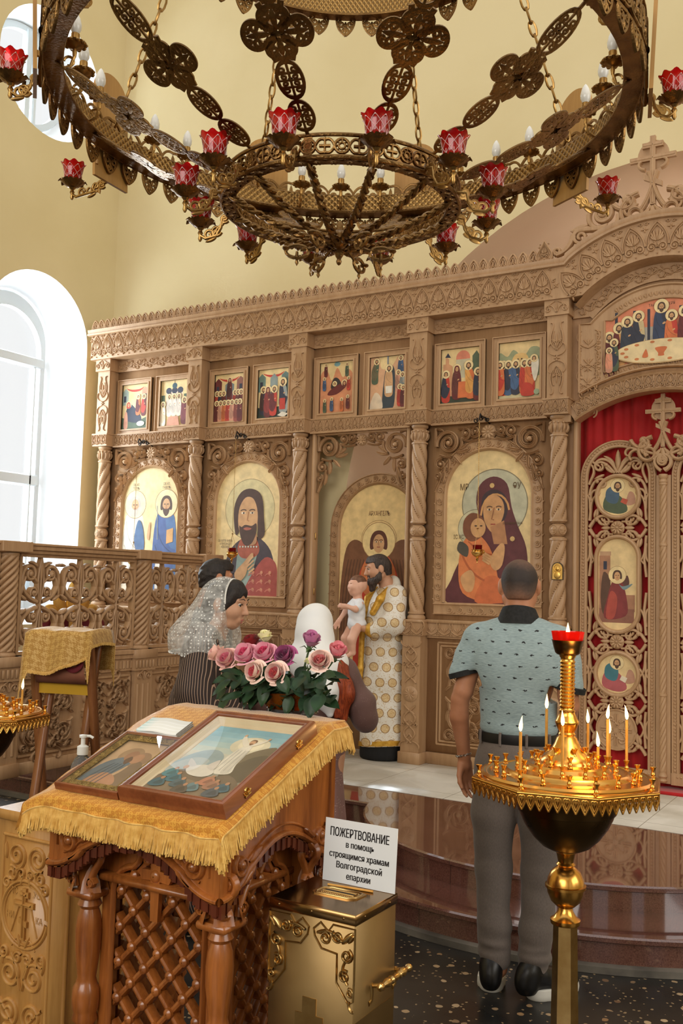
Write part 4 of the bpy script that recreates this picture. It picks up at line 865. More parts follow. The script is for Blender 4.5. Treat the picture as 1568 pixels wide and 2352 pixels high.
M_brass_d = noisy('dull_brass', srgb(150, 116, 66), srgb(182, 146, 90), 20, 0.35, 1.0)
for z in (1.55, 2.02):
    mb = MB(); lathe(mb, [(.006, z), (.007, z + .005), (.007, z + .05), (.006, z + .055)], 10, (CX[2] + .14, YB + .01, 0)); mb.build('hinge', M_brass_d, ICON)
# last-supper style lunette over the royal doors
t = thing('lunette_icon', 'curved icon of robed men round a white table above the red curtain', 'icon', (AX, YB, 3.1)); F = FY(AX, YB - .002, 0)
def lun(xh, zlo, r0, zc0, r1, zc1, n=16):
    T0 = np.linspace(-xh, xh, n); lo = [(x, zc0 + math.sqrt(r0 * r0 - x * x)) for x in T0]; T1 = np.linspace(1, -1, n * 2); s = math.asin(min(.99, xh * .86 / r1)); up = [(r1 * math.sin(q * s), zc1 + r1 * math.cos(q * s)) for q in T1]
    return np.array([(-xh, up[-1][1])] + lo + [(xh, up[0][1])] + up) if False else np.array(lo + [(xh, up[0][1])] + up + [(-xh, up[-1][1])])
Po = lun(.60, 0, 1.27, 1.97, .70, 3.13); Pi_ = lun(.405, 0, 1.32, 1.97, .56, 3.17)
mb = MB(); mb2 = Po
k = len(Po); prism(mb, Po, F, -.002, .018)
for Q, w in ((Po * [.985, 1] , .012), (Pi_, .010)): ridge(mb, np.concatenate([Q, Q[:1]]), w, .022, lambda a, b, h: F(a, b, np.asarray(h) + .012))
for sg in (-1, 1):
    for q in range(3): heart(mb, lambda a, b, h: F(sg * .525 + np.asarray(a), b, np.asarray(h) + .016), 0, 3.12 + q * .145, s=1.25, hz=1.0)
    for q in range(3): heart(mb, lambda a, b, h: F(sg * .525 + np.asarray(a), 6.32 + .12 - np.asarray(b), np.asarray(h) + .016), 0, 3.13 + q * .145 - .0, s=1.0)
    for q in range(10): scal(mb, lambda a, b, h: F(sg * (.432 + np.asarray(b)), a, np.asarray(h) + .016), 3.19 + q * .038, 0, s=1.0)
for q in range(-9, 10): scal(mb, arcF(AX, 3.17, .585, YB - .018), q * .036, -.004, s=1.1)
for q in range(-11, 12): scal(mb, arcF(AX, 1.97, 1.293, YB - .018), q * .036, -.016, s=1.0)
mb.build('frame', M_oak_f, t)
P = Pict(FY(AX, YB - .021, 0)); P.poly(Pi_, (222, 130, 96)); 
P.poly([(-.36, 3.42), (-.3, 3.53), (.3, 3.53), (.36, 3.42), (.36, 3.35), (-.36, 3.35)], (176, 170, 160)); [P.poly([(x, 3.4), (x, 3.66), (x + .02, 3.66), (x + .02, 3.4)], NAVY) for x in (-.2, -.1, .12, .2, -.33, .31)]
P.text('ТАЙНАЯ ВЕЧЕРЯ', 0, 3.675, .028, INK, .8)
for u, v, c, kk in ((-.37, 3.27, DRED, DRED), (-.3, 3.33, (220, 160, 96), DRED), (-.24, 3.37, NAVY, (40, 50, 70)), (-.16, 3.40, (206, 186, 140), NAVY), (.0, 3.40, NAVY, (40, 56, 90)), (.07, 3.38, RED, ORNG), (.16, 3.40, RED, DRED), (.24, 3.37, GREEN, NAVY), (.31, 3.33, BLUE, NAVY), (.37, 3.27, DRED, RED)): saint(P, u, v - .06, .3 if abs(u) > .01 else .36, c, kk)
P.ell(0, 3.345, .33, .088, (196, 160, 110), n=40); P.ell(0, 3.348, .322, .082, (238, 216, 168), n=40); P.sm([(-.04, 3.37), (.04, 3.37), (.02, 3.33), (.02, 3.31), (-.02, 3.31), (-.02, 3.33)], ORNG); [P.ell(.27 * math.cos(q), 3.35 + .065 * math.sin(q), .016, .009, (206, 120, 70)) for q in np.linspace(0, 2 * PI, 15)[:-1]]; P.sm([(-.13, 3.31), (-.11, 3.36), (-.1, 3.36), (-.09, 3.31)], ORNG)
saint(P, -.33, 3.235, .22, GREEN, NAVY); saint(P, -.365, 3.225, .17, PINK, (230, 150, 120)); saint(P, .33, 3.235, .22, GREEN, NAVY)
P.build('painting', t)
# red curtain behind the royal doors
M_red = noisy('red_curtain_cloth', srgb(196, 16, 22), srgb(172, 8, 16), 4, 0.7, sheen=0.3)
mb = MB(); u = np.linspace(-.64, .64, 120); yy = 7.09 + .012 * np.sin(u * 38) + .006 * np.sin(u * 91); loft(mb, [np.stack([AX + u, yy, np.full(120, z)], 1) for z in (3.10, .292)], close=False)
o = mb.build('red_curtain', M_red, smooth=3); o['label'] = 'plain red curtain hanging behind the carved royal doors'; o['category'] = 'curtain'
# royal doors
def royal_leaf(sx):
    nm = 'left' if sx > 0 else 'right'
    t = thing('royal_door', 'openwork carved door leaf ' + ('with two round painted medallions, nearest the man in the polo shirt' if sx > 0 else 'cut by the edge of the picture, beyond the twisted door post'), 'door', (AX - sx * .325, 7.0, .3))
    F0 = FY(AX - sx * .325, 7.02, 0); F = lambda a, b, h: F0(sx * np.asarray(a), b, h)
    hw, zs, zb = .272, 2.467, .33
    mb = MB(); tt = np.linspace(PI, 0, 30)
    off = lambda d: np.concatenate([[(-hw + d, zb)], np.stack([(hw - d) * np.cos(tt), zs + (hw - d) * np.sin(tt)], 1), [(hw - d, zb)]])
    loft(mb, [F(off(d)[:, 0], off(d)[:, 1], np.full(32, h)) for d, h in ((0, -.015), (0, .012), (.004, .018), (.012, .018), (.016, .010), (.034, .010), (.038, .018), (.05, .018), (.055, .012), (.055, -.015))], close=False)
    loft(mb, [F(np.array([-hw, hw]), np.array([z, z]), np.array([h, h])) for z, h in ((zb - .001, -.014), (zb - .001, .0195), (zb + .08, .0195), (zb + .08, -.014))], close=False)
    Q = off(.025); seg = np.concatenate([[0], np.cumsum(np.hypot(*np.diff(Q, axis=0).T))])
    for s in np.arange(.01, seg[-1], .024): bead(mb, lambda a, b, h: F(a, b, np.asarray(h) + .010), np.interp(s, seg, Q[:, 0]), np.interp(s, seg, Q[:, 1]))
    for q in range(20): bead(mb, lambda a, b, h: F(a, b, np.asarray(h) + .016), -.23 + q * .0242, zb + .055)
    mb.build('door_frame', M_oak_f, t)
    mb = MB(); Fo = lambda a, b, h: F(a, b, np.asarray(h) * .9)
    def quad(cz, su, sv, L=1.0):
        G = lambda a, b, h: Fo(su * np.asarray(a), cz + sv * np.asarray(b), h)
        S = [(eul((.205, .006), 2.1, .27, 1.5, 46, 24, 1.5), tap(24, .0135, .009)), (eul((.205, .055), 1.75, .20 * L, -3, 14, 18), tap(18, .012, .008)), (eul((.198, .13 * L), 1.4, .17 * L, 6, -50, 18, 1.6), tap(18, .011, .008)), leaf((.155, .08), 2.0, .075, .013, k=-8), leaf((.17, .075), 1.7, .07, .012, k=4), leaf((.1, .02), .35, .08, .013, k=14), leaf((.07, .012), .7, .07, .012, k=14), (eul((.03, .045), .1, .10, -10, 55, 14), .009)]
        carve(mb, S, G, .016, sec='o'); boss(mb, .150, .062, .017, .02, G, hb=.006)
    rims = ((2.327, .0), (1.695, .19), (1.058, .0), (.666, .0))
    for cz in (2.10, 1.285, .862):
        for su in (1, -1): quad(cz, su, 1); quad(cz, su, -1)
        rosette(mb, lambda a, b, h: F(a, b, np.asarray(h) + .004), 0, cz, s=1.05); carve(mb, [leaf((.05, 0), 0, .07, .016), leaf((-.05, 0), PI, .07, .016)], lambda a, b, h: F(a, cz + np.asarray(b), h), .016, sec='o')
    for su in (1, -1):
        quad(.50, su, 1); 
        G = lambda a, b, h: Fo(su * np.asarray(a), b, h)
        S = [(eul((.004, 2.50), 1.2, .36, -3, -46, 28, 1.6), tap(28, .0135, .009)), (eul((.02, 2.50), .7, .27, 5, -62, 22, 1.5), tap(22, .012, .008)), (eul((.205, 2.34), 1.7, .28, 2, 50, 22, 1.6), tap(22, .012, .009)), (eul((.21, 2.42), 1.9, .2, 4, -40, 18), tap(18, .011, .008)), (eul((.19, 2.30), 1.2, .16, 10, 60, 16), .010), leaf((.02, 2.55), 1.1, .12, .013, k=-6), leaf((.03, 2.5), .4, .1, .013, k=8), leaf((.1, 2.49), -.4, .08, .012), leaf((.13, 2.55), .6, .08, .012)]
        carve(mb, S, G, .016, sec='o'); boss(mb, .085, 2.56, .017, .02, G, hb=.006); boss(mb, .15, 2.44, .015, .02, G, hb=.006)
        for z in (1.52, 1.87): carve(mb, [(lin((.205, z - .12), (.19, z), (.205, z + .12)), .011), (lin((.19, z - .03), (.165, z)), .007)], G, .014, sec='o')
    carve(mb, [leaf((0, 2.52), PI / 2, .15, .02)], Fo, .018, sec='o')
    prism(mb, circ((0, .666), .143, 36), F, -.012, .012); ridge(mb, circ((0, .666), .14, 40), .007, .012, lambda a, b, h: F(a, b, np.asarray(h) + .01))
    for q in range(4):
        for m_ in (1, -1): carve(mb, mv([(eul((.01, .03), 1.0 if m_ > 0 else 2.1, .15, -m_ * 8, -m_ * 70, 18), .008), (eul((.008 * m_, .02), PI / 2, .09, 0, 0, 5), .006)], 0, .666, rot=q * PI / 2), lambda a, b, h: F(a, b, np.asarray(h) + .011), .009)
    mb.build('openwork_scrolls', M_oak_f, t)
    for cz, e in rims[:3]:
        P = [(.152 * math.cos(q), cz + (e if math.sin(q) > 0 else -e) + .152 * math.sin(q)) for q in np.linspace(0, 2 * PI, 60, endpoint=False)]
        mb = MB(); ridge(mb, np.array(P + P[:1]), .017, .03, F, sec='o'); md = mb.build('medallion_rim', M_oak_f, t)
        Pc = Pict(lambda a, b, h: F(a, b, np.asarray(h) + .004)); Pc.poly(np.array([(x * .95, cz + (z - cz) * .955) for x, z in P]), (234, 206, 150))
        if e:
            Pc.poly([(-.13, 1.50), (-.13, 1.9), (-.05, 1.9), (-.05, 1.62), (.125, 1.62), (.125, 1.50)], (170, 120, 90)); Pc.poly([(-.125, 1.9), (-.125, 1.93), (-.045, 1.93), (-.045, 1.9)], (190, 150, 116)); Pc.poly([(-.13, 1.42), (-.13, 1.52), (.12, 1.52), (.12, 1.42)], (140, 90, 72)); Pc.poly([(-.1, 1.8), (-.1, 1.86), (-.075, 1.86), (-.075, 1.8)], NAVY)
            Pc.sm([(-.05, 1.72), (-.1, 1.78), (-.12, 1.6), (-.1, 1.48), (-.06, 1.56)], (84, 56, 44)); Pc.sm([(.03, 1.7), (.07, 1.76), (.085, 1.7), (.05, 1.66)], (84, 50, 44)); Pc.sm([(-.09, 1.45), (-.07, 1.6), (-.03, 1.72), (.03, 1.72), (.07, 1.58), (.06, 1.47)], (124, 42, 46)); Pc.sm([(-.08, 1.46), (-.05, 1.64), (.0, 1.6), (-.02, 1.46)], (170, 66, 56)); Pc.sm([(.01, 1.7), (.04, 1.68), (.11, 1.7), (.05, 1.655)], (110, 140, 150)); head(Pc, .0, 1.755, .03, halo=(240, 216, 160))
        else:
            c1, c2 = ((70, 88, 66), (62, 92, 120)) if cz > 2 else ((176, 84, 92), (52, 116, 134))
            Pc.sm([(.06, cz - .06), (.08, cz + .03), (.115, cz + .02), (.125, cz - .05)], (190, 140, 116)); Pc.sm([(-.1, cz - .09), (-.09, cz + .0), (-.03, cz + .03), (.04, cz - .02), (.07, cz - .1), (.0, cz - .125)], c1); Pc.sm([(-.085, cz - .02), (-.08, cz + .05), (-.03, cz + .075), (.01, cz + .03), (.0, cz - .04), (-.04, cz - .05)], c2); head(Pc, -.0, cz + .075, .024, beard=True, halo=(242, 220, 166)); Pc.poly([(.02, cz - .04), (.035, cz - .01), (.075, cz - .025), (.06, cz - .06)], (236, 224, 200) if cz < 2 else (190, 80, 60))
        Pc.build('medallion_painting', md)
    return t
royal_leaf(1); royal_leaf(-1)
t = thing('royal_door_post', 'thin twisted post crowned by a scrolled cross between the two royal doors', 'door post', (AX, 7.0, .3))
mb = MB(); box(mb, (AX - .05, 7.0, .335), (AX + .05, 7.03, 2.47))
for z0, z1 in ((.42, .93), (.945, 1.46), (1.475, 1.97), (1.985, 2.40)):
    twist_col(mb, (AX, 6.99), z0, z1, .024, 1, beads=False, lobes=4, pitch=.22); lathe(mb, ringp(.022, z1 - .004, .022, .006), 16, (AX, 6.99, 0))
lathe(mb, [(.024, .345), (.03, .355), (.02, .37), (.031, .385), (.022, .41), (.026, .42)], 20, (AX, 6.99, 0)); lathe(mb, [(.022, 2.41), (.03, 2.42), (.022, 2.44), (.032, 2.455), (.03, 2.475)], 20, (AX, 6.99, 0))
mb.build('post', M_oak_f, t, smooth=.9)
mb = crown(FY(AX, 6.985, 2.60), .76, 'cross', t); F = FY(AX, 6.985, 2.60)
S = [(eul((.012, -.10), .5, .36, 9, 60, 24, 1.3), tap(24, .013, .009)), (eul((.05, .02), .2, .25, 5, -36, 20), tap(20, .012, .009)), (eul((.17, .05), .6, .17, -4, -60, 18, 1.3), tap(18, .011, .008)), leaf((.11, .02), 1.3, .1, .012)]
carve(mb, S + mir(S) + [(spi((0, -.03), .06, .012, -1.5, 1.5, 28), tap(28, .012, .009))], F, .016, sec='o'); mb.build('scrolled_cross', M_oak_f, t)
mb = MB(); box(mb, (AX - .6, 6.9, .2775), (AX + .6, 7.12, .30), b=.004); o = mb.build('red_carpet', M_red); o['label'] = 'strip of red carpet on the marble under the royal doors'; o['category'] = 'carpet'
# small gilt icon fixed to the column
M_gilt = noisy('gilt_metal', srgb(214, 168, 84), srgb(232, 196, 120), 12, 0.3, 0.9)
xc = CX[4] + .022; t = thing('small_gilt_icon', 'little arch-topped gilt icon fixed on the twisted column beside the royal doors', 'icon', (xc, 6.84, 1.72))
Pa = np.array([(-.043, 0), (.043, 0), (.043, .085)] + [(.043 * math.cos(q), .085 + .043 * math.sin(q)) for q in np.linspace(0, PI, 14)[1:-1]] + [(-.043, .085)])
mb = MB(); prism(mb, Pa, FY(xc, 6.842, 1.715), 0, .01); mb.build('icon_back', noisy('dark_metal_edge', srgb(70, 60, 50), srgb(90, 76, 60), 10, .4, .6), t)
mb = MB(); F = FY(xc, 6.831, 1.715); prism(mb, Pa * [.86, .9] + [0, .005], F, 0, .002); ridge(mb, circ((0, .085), .026, 20), .004, .004, F, hb=.002); ell(mb, F(np.array([0.]), np.array([.08]), np.array([.003]))[0], (.013, .004, .017), 10, 8); ell(mb, F(np.array([0.]), np.array([.035]), np.array([.003]))[0], (.026, .004, .03), 12, 8); mb.build('gilt_relief', M_gilt, t)
# ================================================================== the chandelier
M_bronze = noisy('aged_bronze', srgb(116, 86, 52), srgb(150, 116, 70), 16, 0.36, 1.0, bstr=.25, bscale=120)
M_brass = noisy('polished_brass', srgb(196, 150, 78), srgb(222, 180, 104), 9, 0.24, 1.0)
def mesh_band():
    m, nt, b = base('embossed_brass_mesh', srgb(150, 118, 70), .38, 1.0)
    v = tex(nt, 'Object', (1, 1, 1)); s = N(nt, 'SeparateXYZ', {0: v}); an = MATH(nt, 'ARCTAN2', s.outputs[1], s.outputs[0])
    p = MATH(nt, 'ADD', MATH(nt, 'MULTIPLY', an, 110.0), MATH(nt, 'MULTIPLY', s.outputs[2], 130.0)); q = MATH(nt, 'SUBTRACT', MATH(nt, 'MULTIPLY', an, 110.0), MATH(nt, 'MULTIPLY', s.outputs[2], 130.0))
    h = MATH(nt, 'MULTIPLY', MATH(nt, 'ABSOLUTE', MATH(nt, 'SINE', p)), MATH(nt, 'ABSOLUTE', MATH(nt, 'SINE', q)))
    setc(nt, b, ramp(nt, h, [(0.05, srgb(176, 140, 84)), (0.5, srgb(128, 98, 58))])); bump(nt, b, h, .6, .004); return m
M_mesh = mesh_band()
M_ruby, _n, _b = base('ruby_glass', srgb(214, 16, 18), .06, trans=.62, ior=1.3, coat=.6)
M_etch = base('etched_white_lines', srgb(226, 190, 186), .3)[0]
M_bulb = base('milky_bulb_glass', srgb(240, 238, 230), .18, coat=.4)[0]
M_ply = wood('plywood', srgb(172, 122, 56), srgb(194, 146, 78), 5, .5, coat=.3)
CC = np.array([-1.527, 2.50]); TH0 = -math.atan2(CC[1], -CC[0]) + 0.0
TH0 = math.atan2(-2.5, 1.527)
CH = thing('chandelier', 'large round tiered bronze chandelier with red tulip lamp cups hanging in the nave', 'chandelier', (CC[0], CC[1], 2.61))
def local(mb, name, mats, deg=0.0, parent=None, **k):
    o = mb.build(name, mats, None, **k); o.parent = parent or CH
    if parent is None: o.rotation_euler = (0, 0, TH0 + math.radians(deg))
    return o
def again(o, deg):
    def rec(a, par):
        c = a.copy(); COL.objects.link(c); c.parent = par
        for ch in kids(a): rec(ch, c)
        return c
    c = rec(o, CH); c.rotation_euler = (0, 0, TH0 + math.radians(deg)); return c
ZB = -2.61                                           # the Empty stands at z = 2.61
def cyl(R, z0, tilt=0.0): return lambda u, v, h: (lambda a, r: np.stack([r * np.cos(a), r * np.sin(a), z0 + ZB + np.asarray(v, float)], -1))(np.asarray(u, float) / R, R + np.asarray(h, float) + tilt * np.asarray(v, float))
def ringband(mb, R, z0, z1, th=.004, m=0):
    lathe(mb, [(R - th, z0 + ZB), (R + th, z0 + ZB), (R + th, z1 + ZB), (R - th, z1 + ZB), (R - th, z0 + ZB)], 96, m=m, cap=False)
def ringrail(mb, R, z, r, m=0): tube(mb, [(R * math.cos(a), R * math.sin(a), z + ZB) for a in np.linspace(0, 2 * PI, 96, endpoint=False)], r, 8, closed=True, m=m)
# --- big ring
mb = MB(); ringband(mb, .872, 3.118, 3.190, .003); local(mb, 'inner_mesh_band', M_mesh)
mb = MB(); lathe(mb, [(.845, 3.112 + ZB), (.90, 3.112 + ZB), (.90, 3.122 + ZB), (.845, 3.122 + ZB), (.845, 3.112 + ZB)], 96, cap=False); ringrail(mb, .902, 3.117, .007); ringrail(mb, .88, 3.193, .006); ringrail(mb, .846, 3.117, .005); local(mb, 'ring_rail', M_bronze)
def _lace(mb, F):                                     # pitch .0993, z 0...13 and a drop below
    S = [(spi((.024, .045), .021, .005, PI / 2, -1.4, 18), .0048), (spi((.028, .088), .015, .004, -PI / 2, 1.3, 14), .0042), (bez((.0, .02), (.03, .015), (.0496, .03), n=8), .004), (bez((.0496, .03), (.044, .07), (.0496, .1), n=8), .004), (bez((.0496, .1), (.03, .135), (.0, .125), n=8), .0045),
         leaf((.004, .06), 1.1, .05, .006, k=-8, n=6), (spi((.016, -.02), .014, .004, PI / 2, -1.2, 14), .004), (bez((.034, .0), (.034, -.04), (0, -.065), n=8), .0048), leaf((.002, -.03), -1.1, .03, .006, n=5)]
    carve(mb, S + mir(S) + [leaf((0, .05), PI / 2, .07, .008, n=6), leaf((0, -.01), -PI / 2, .05, .007, n=6)], F, .005, sec='o'); boss(mb, 0, .045, .012, .009, F, n=8)
lace = tmpl(_lace)
mb = MB()
for q in range(56): lace(mb, cyl(.905, 3.115), q * .905 * 2 * PI / 56, 0, sx=1.0)
local(mb, 'outer_lace_band', M_bronze)
# --- lower ring
def _small(mb, F):                                    # pitch .0953 : rosette between scroll crosses, z 0...066
    S = [(circ((0, .033), .020, 17)[list(range(17)) + [0]], .004), (circ((0, .033), .009, 13)[list(range(13)) + [0]], .003)]
    S += [leaf((.01 * math.cos(q), .033 + .01 * math.sin(q)), q, .012, .003, n=4) for q in np.linspace(0, 2 * PI, 9)[:-1]]
    H = [(bez((.02, .033), (.03, .06), (.0476, .05), n=7), .0038), (bez((.02, .033), (.03, .006), (.0476, .016), n=7), .0038), (lin((.032, .033), (.0476, .033)), .0045), (lin((.0476, .01), (.0476, .056)), .003)]
    carve(mb, S + H + mir(H), F, .0045, sec='o')
small = tmpl(_small)
mb = MB(); ringrail(mb, .364, 2.854, .006); ringrail(mb, .366, 2.790, .007); ringrail(mb, .330, 2.790, .006)
for q in range(24): small(mb, cyl(.362, 2.790), q * .362 * 2 * PI / 24, 0)
for q in range(12):
    a = (q + .5) * PI / 6; u = (q + .5) * PI / 6 * .362; F = cyl(.362, 2.79); prism(mb, [(u - .012, 0), (u + .012, 0), (u + .012, .066), (u - .012, .066)], F, -.002, .003)
for q in range(48):
    a = q * PI / 24; F = lambda x, y, h: (lambda r, t: np.stack([r * np.cos(t), r * np.sin(t), 2.786 + ZB + np.asarray(h)], -1))(.33 + np.asarray(y, float), a + np.asarray(x, float) / .35)
    carve(mb, [(bez((-.02, .002), (0, .03), (.02, .002), n=6), .0045), (bez((-.02, .033), (0, .006), (.02, .033), n=6), .0045)], F, .004, sec='o')
local(mb, 'lower_ring', M_bronze)
mb = MB(); t = np.linspace(0, 1, 40); rr = .345 - .305 * t; zz = 2.788 - .115 * (1 - (1 - t) ** .0 * (rr / .345) ** 1.8) + ZB
for ph in (0, PI): tube(mb, np.stack([rr, .006 * np.cos(t * 34 + ph), zz + .006 * np.sin(t * 34 + ph)], 1), .0072, 6)
for s in np.linspace(.06, .94, 13):
    r0, z0 = np.interp(s, t, rr), np.interp(s, t, zz)
    for sg in (1, -1): ell(mb, (r0, sg * .010, z0), (.012, .004, .004), 6, 4)
rib = local(mb, 'basket_rib', M_bronze, 15)
for q in range(1, 12): again(rib, 15 + 30 * q)
mb = MB(); lathe(mb, [(0.001, 0.0), (.006, .004), (.009, .012), (.006, .02), (.011, .028), (.015, .036), (.010, .046), (.008, .052), (.02, .058), (.034, .07), (.038, .085), (.03, .1), (.012, .11), (.010, .13), (.004, .14)], 20)
for q in np.linspace(0, 2 * PI, 9)[:-1]: tube(mb, [((.02 + .022 * math.sin(s * PI)) * math.cos(q), (.02 + .022 * math.sin(s * PI)) * math.sin(q), .055 + .05 * s) for s in np.linspace(0, 1, 6)], [.002, .006, .008, .008, .006, .002], 6)
local(mb, 'bottom_finial', M_bronze)
mb = MB(); tube(mb, [(.13 + .035 * math.cos(a), 0, .04 + .02 * math.sin(a)) for a in np.linspace(0, 2 * PI, 16)[:-1]], .006, 6, closed=True); lathe(mb, [(.001, -.005), (.006, .004), (.004, .012), (.009, .02), (.005, .03), (.004, .04)], 10, (.13, 0, 0)); ell(mb, (.165, 0, .05), (.012, .016, .007), 8, 6); tube(mb, [(.05, 0, .065), (.09, 0, .05), (.12, 0, .045)], .005, 6)
lp = local(mb, 'drop_loop', M_bronze, 30)
for q in range(1, 6): again(lp, 30 + 60 * q)
# --- radiating plaque chains
def oval(mb, F, L, w):
    S = [(np.stack([w * np.cos(a), L / 2 * np.sin(a)], 1), .0046) for a in [np.linspace(0, 2 * PI, 27)]]
    H = []
    for sg in (1, -1):
        H += [(spi((.45 * w, sg * L * .26), .3 * w, .08 * w, -sg * PI / 2, sg * 1.2, 14), .0032), (spi((.42 * w, sg * L * .09), .24 * w, .08 * w, sg * PI / 2, -sg * 1.2, 12), .0030), (bez((.05 * w, sg * L * .45), (.5 * w, sg * L * .42), (.75 * w, sg * L * .33), n=6), .003), (bez((0, sg * L * .18), (.5 * w, sg * L * .2), (.93 * w, sg * L * .17), n=6), .0035)]
    carve(mb, S + H + mir(H) + [(lin((0, -L / 2), (0, L / 2)), .0034), (lin((-w * .9, 0), (w * .9, 0)), .003)], F, .0035, sec='o'); boss(mb, 0, 0, .008, .006, F, n=8)
def crossplaq(mb, F, L, w):
    for k in range(4):
        rot = k * PI / 2; sc_ = (w if k % 2 == 1 else L / 2)
        lb = np.stack([.036 * np.cos(np.linspace(-1.1, PI / 2, 14)), .66 * sc_ + (.34 * sc_) * np.sin(np.linspace(-1.1, PI / 2, 14))], 1)
        H = [(bez((.006, .012), (.020, .22 * sc_), (.010, .36 * sc_), n=7), .0075), (lb, .0068), (spi((.019, .62 * sc_), .013, .004, -PI / 2, 1.2, 14), .005), (spi((.015, .86 * sc_), .009, .003, 0, 1.1, 10), .0042), leaf((.012, .012), PI / 4, .045, .011, n=6), leaf((.018, .024), 1.1, .03, .006, n=5)]
        carve(mb, mv(H + mir(H) + [leaf((0, .2 * sc_), PI / 2, .75 * sc_, .0085, n=5)], rot=rot), F, .0045, sec='o')
    boss(mb, 0, 0, .02, .01, F, n=10)
d = np.array([.86 - .372, 3.112 - 2.858]); Lc = np.hypot(*d); e = d / Lc
def chF(s, sag=.020):
    def f(u, v, h):
        q = s + np.asarray(v, float); r = .372 + e[0] * q; z = 2.858 + e[1] * q - sag * 4 * (q / Lc) * (1 - q / Lc)
        return np.stack([r - e[1] * np.asarray(h), np.asarray(u, float) + 0 * r, z + ZB + e[0] * np.asarray(h)], -1)
    return f
mb = MB(); oval(mb, chF(.062), .105, .033); oval(mb, chF(.180), .115, .034); crossplaq(mb, chF(.312), .135, .088); oval(mb, chF(.452), .130, .037)
for s0, s1 in ((-.005, .012), (.112, .125), (.515, Lc + .005)): carve(mb, [(lin((0, s0), (0, s1)), .005)], chF(0), .004, sec='o')
for s0, s1 in ((.237, .262), (.362, .39)): carve(mb, [(lin((.02, s0), (.03, s1)), .008), (lin((-.02, s0), (-.03, s1)), .008)], chF(0), .004, sec='o')
pc = local(mb, 'plaque_chain', M_bronze, 15)
for q in range(1, 12): again(pc, 15 + 30 * q)
# --- link chains to the upper ring
def linkchain(P0, P1, pitch=.046, r=.0042, w=.011):
    mb = MB(); P0 = np.array(P0, float); P1 = np.array(P1, float); L = np.linalg.norm(P1 - P0); n = int(L / pitch); dx = (P1 - P0) / L
    u = np.cross(dx, [0, 1, 0.]); u /= np.linalg.norm(u); v = np.cross(dx, u)
    for k in range(n):
        c = P0 + dx * (k + .5) * L / n; q = (u + v) / 1.414 if k % 2 else (u - v) / 1.414; h = L / n * .62
        tube(mb, [c + dx * h * math.cos(a) * (1 if abs(math.cos(a)) > .7 else 1) + q * w * math.sin(a) for a in np.linspace(0, 2 * PI, 11)[:-1]], r, 5, closed=True)
    return mb
lc = local(linkchain((.85, 0, 3.19 + ZB), (.60, 0, 3.79 + ZB)), 'link_chain', M_brass_d, 22.5)
for q in range(1, 8): again(lc, 22.5 + 45 * q)
mb = MB(); ringband(mb, .60, 3.775, 3.86, .003); local(mb, 'upper_mesh_band', M_mesh)
mb = MB(); lathe(mb, [(.575, 3.772 + ZB), (.615, 3.772 + ZB), (.615, 3.780 + ZB), (.575, 3.780 + ZB), (.575, 3.772 + ZB)], 80, cap=False); ringrail(mb, .605, 3.862, .006)
for q in range(38): lace(mb, cyl(.612, 3.775), q * .612 * 2 * PI / 38, 0)
local(mb, 'upper_ring', M_bronze)
tc = local(linkchain((.60, 0, 3.86 + ZB), (.05, 0, 5.6 + ZB), pitch=.06), 'top_chain', M_brass_d, 45)
for q in range(1, 4): again(tc, 45 + 90 * q)
mb = MB(); lathe(mb, [(.06, 5.58 + ZB), (.08, 5.62 + ZB), (.02, 5.68 + ZB), (.015, 9.2 + ZB)], 16); local(mb, 'hanging_rod', M_bronze)
# --- painted-board backs between the lamps
Pb = np.array([(-.088, 3.02), (.088, 3.02), (.088, 3.335)] + [(.088 * math.cos(q), 3.335 + .088 * math.sin(q)) for q in np.linspace(0, PI, 18)[1:-1]] + [(-.088, 3.335)])
mb = MB(); prism(mb, Pb, lambda u, v, h: np.stack([.914 + np.asarray(h, float) + .05 * (np.asarray(v) - 3.1), np.asarray(u, float), np.asarray(v, float) + ZB], -1), 0, .011); lathe(mb, [(.006, 3.06 + ZB), (.006, 3.075 + ZB)], 8, (.911, .08, 0))
bd = local(mb, 'icon_board', M_ply, 27, smooth=.4)
for q in (73, 117, 161, -27, -73, -117, -161): again(bd, q)
# --- electric candles
mb = MB(); lathe(mb, [(.005, 3.165 + ZB), (.007, 3.18 + ZB), (.005, 3.19 + ZB), (.022, 3.196 + ZB), (.034, 3.208 + ZB), (.031, 3.209 + ZB), (.012, 3.200 + ZB), (.013, 3.204 + ZB), (.0125, 3.236 + ZB), (.010, 3.238 + ZB)], 20, (.815, 0, 0))
for q in np.linspace(0, 2 * PI, 11)[:-1]: ell(mb, (.815 + .030 * math.cos(q), .030 * math.sin(q), 3.204 + ZB), (.008, .008, .006), 6, 4)
tube(mb, [(.868, 0, 3.15 + ZB), (.85, 0, 3.125 + ZB), (.825, 0, 3.135 + ZB), (.815, 0, 3.168 + ZB)], .005, 6); tube(mb, [(.83 + .014 * math.cos(a), 0, 3.15 + ZB + .014 * math.sin(a)) for a in np.linspace(0, 5, 12)], .004, 6)
ca = local(mb, 'candle_arm', M_brass_d, 0)
mb = MB(); lathe(mb, [(.009, 3.236 + ZB), (.0165, 3.252 + ZB), (.017, 3.265 + ZB), (.013, 3.283 + ZB), (.006, 3.297 + ZB), (.001, 3.302 + ZB)], 18, (.815, 0, 0)); local(mb, 'bulb', M_bulb, parent=ca)
ca.rotation_euler = (0, 0, TH0 + math.radians(34))
for k in range(8):
    for dd in (-11, 0, 11):
        if (k, dd) != (1, -11): again(ca, 45 * k + dd)
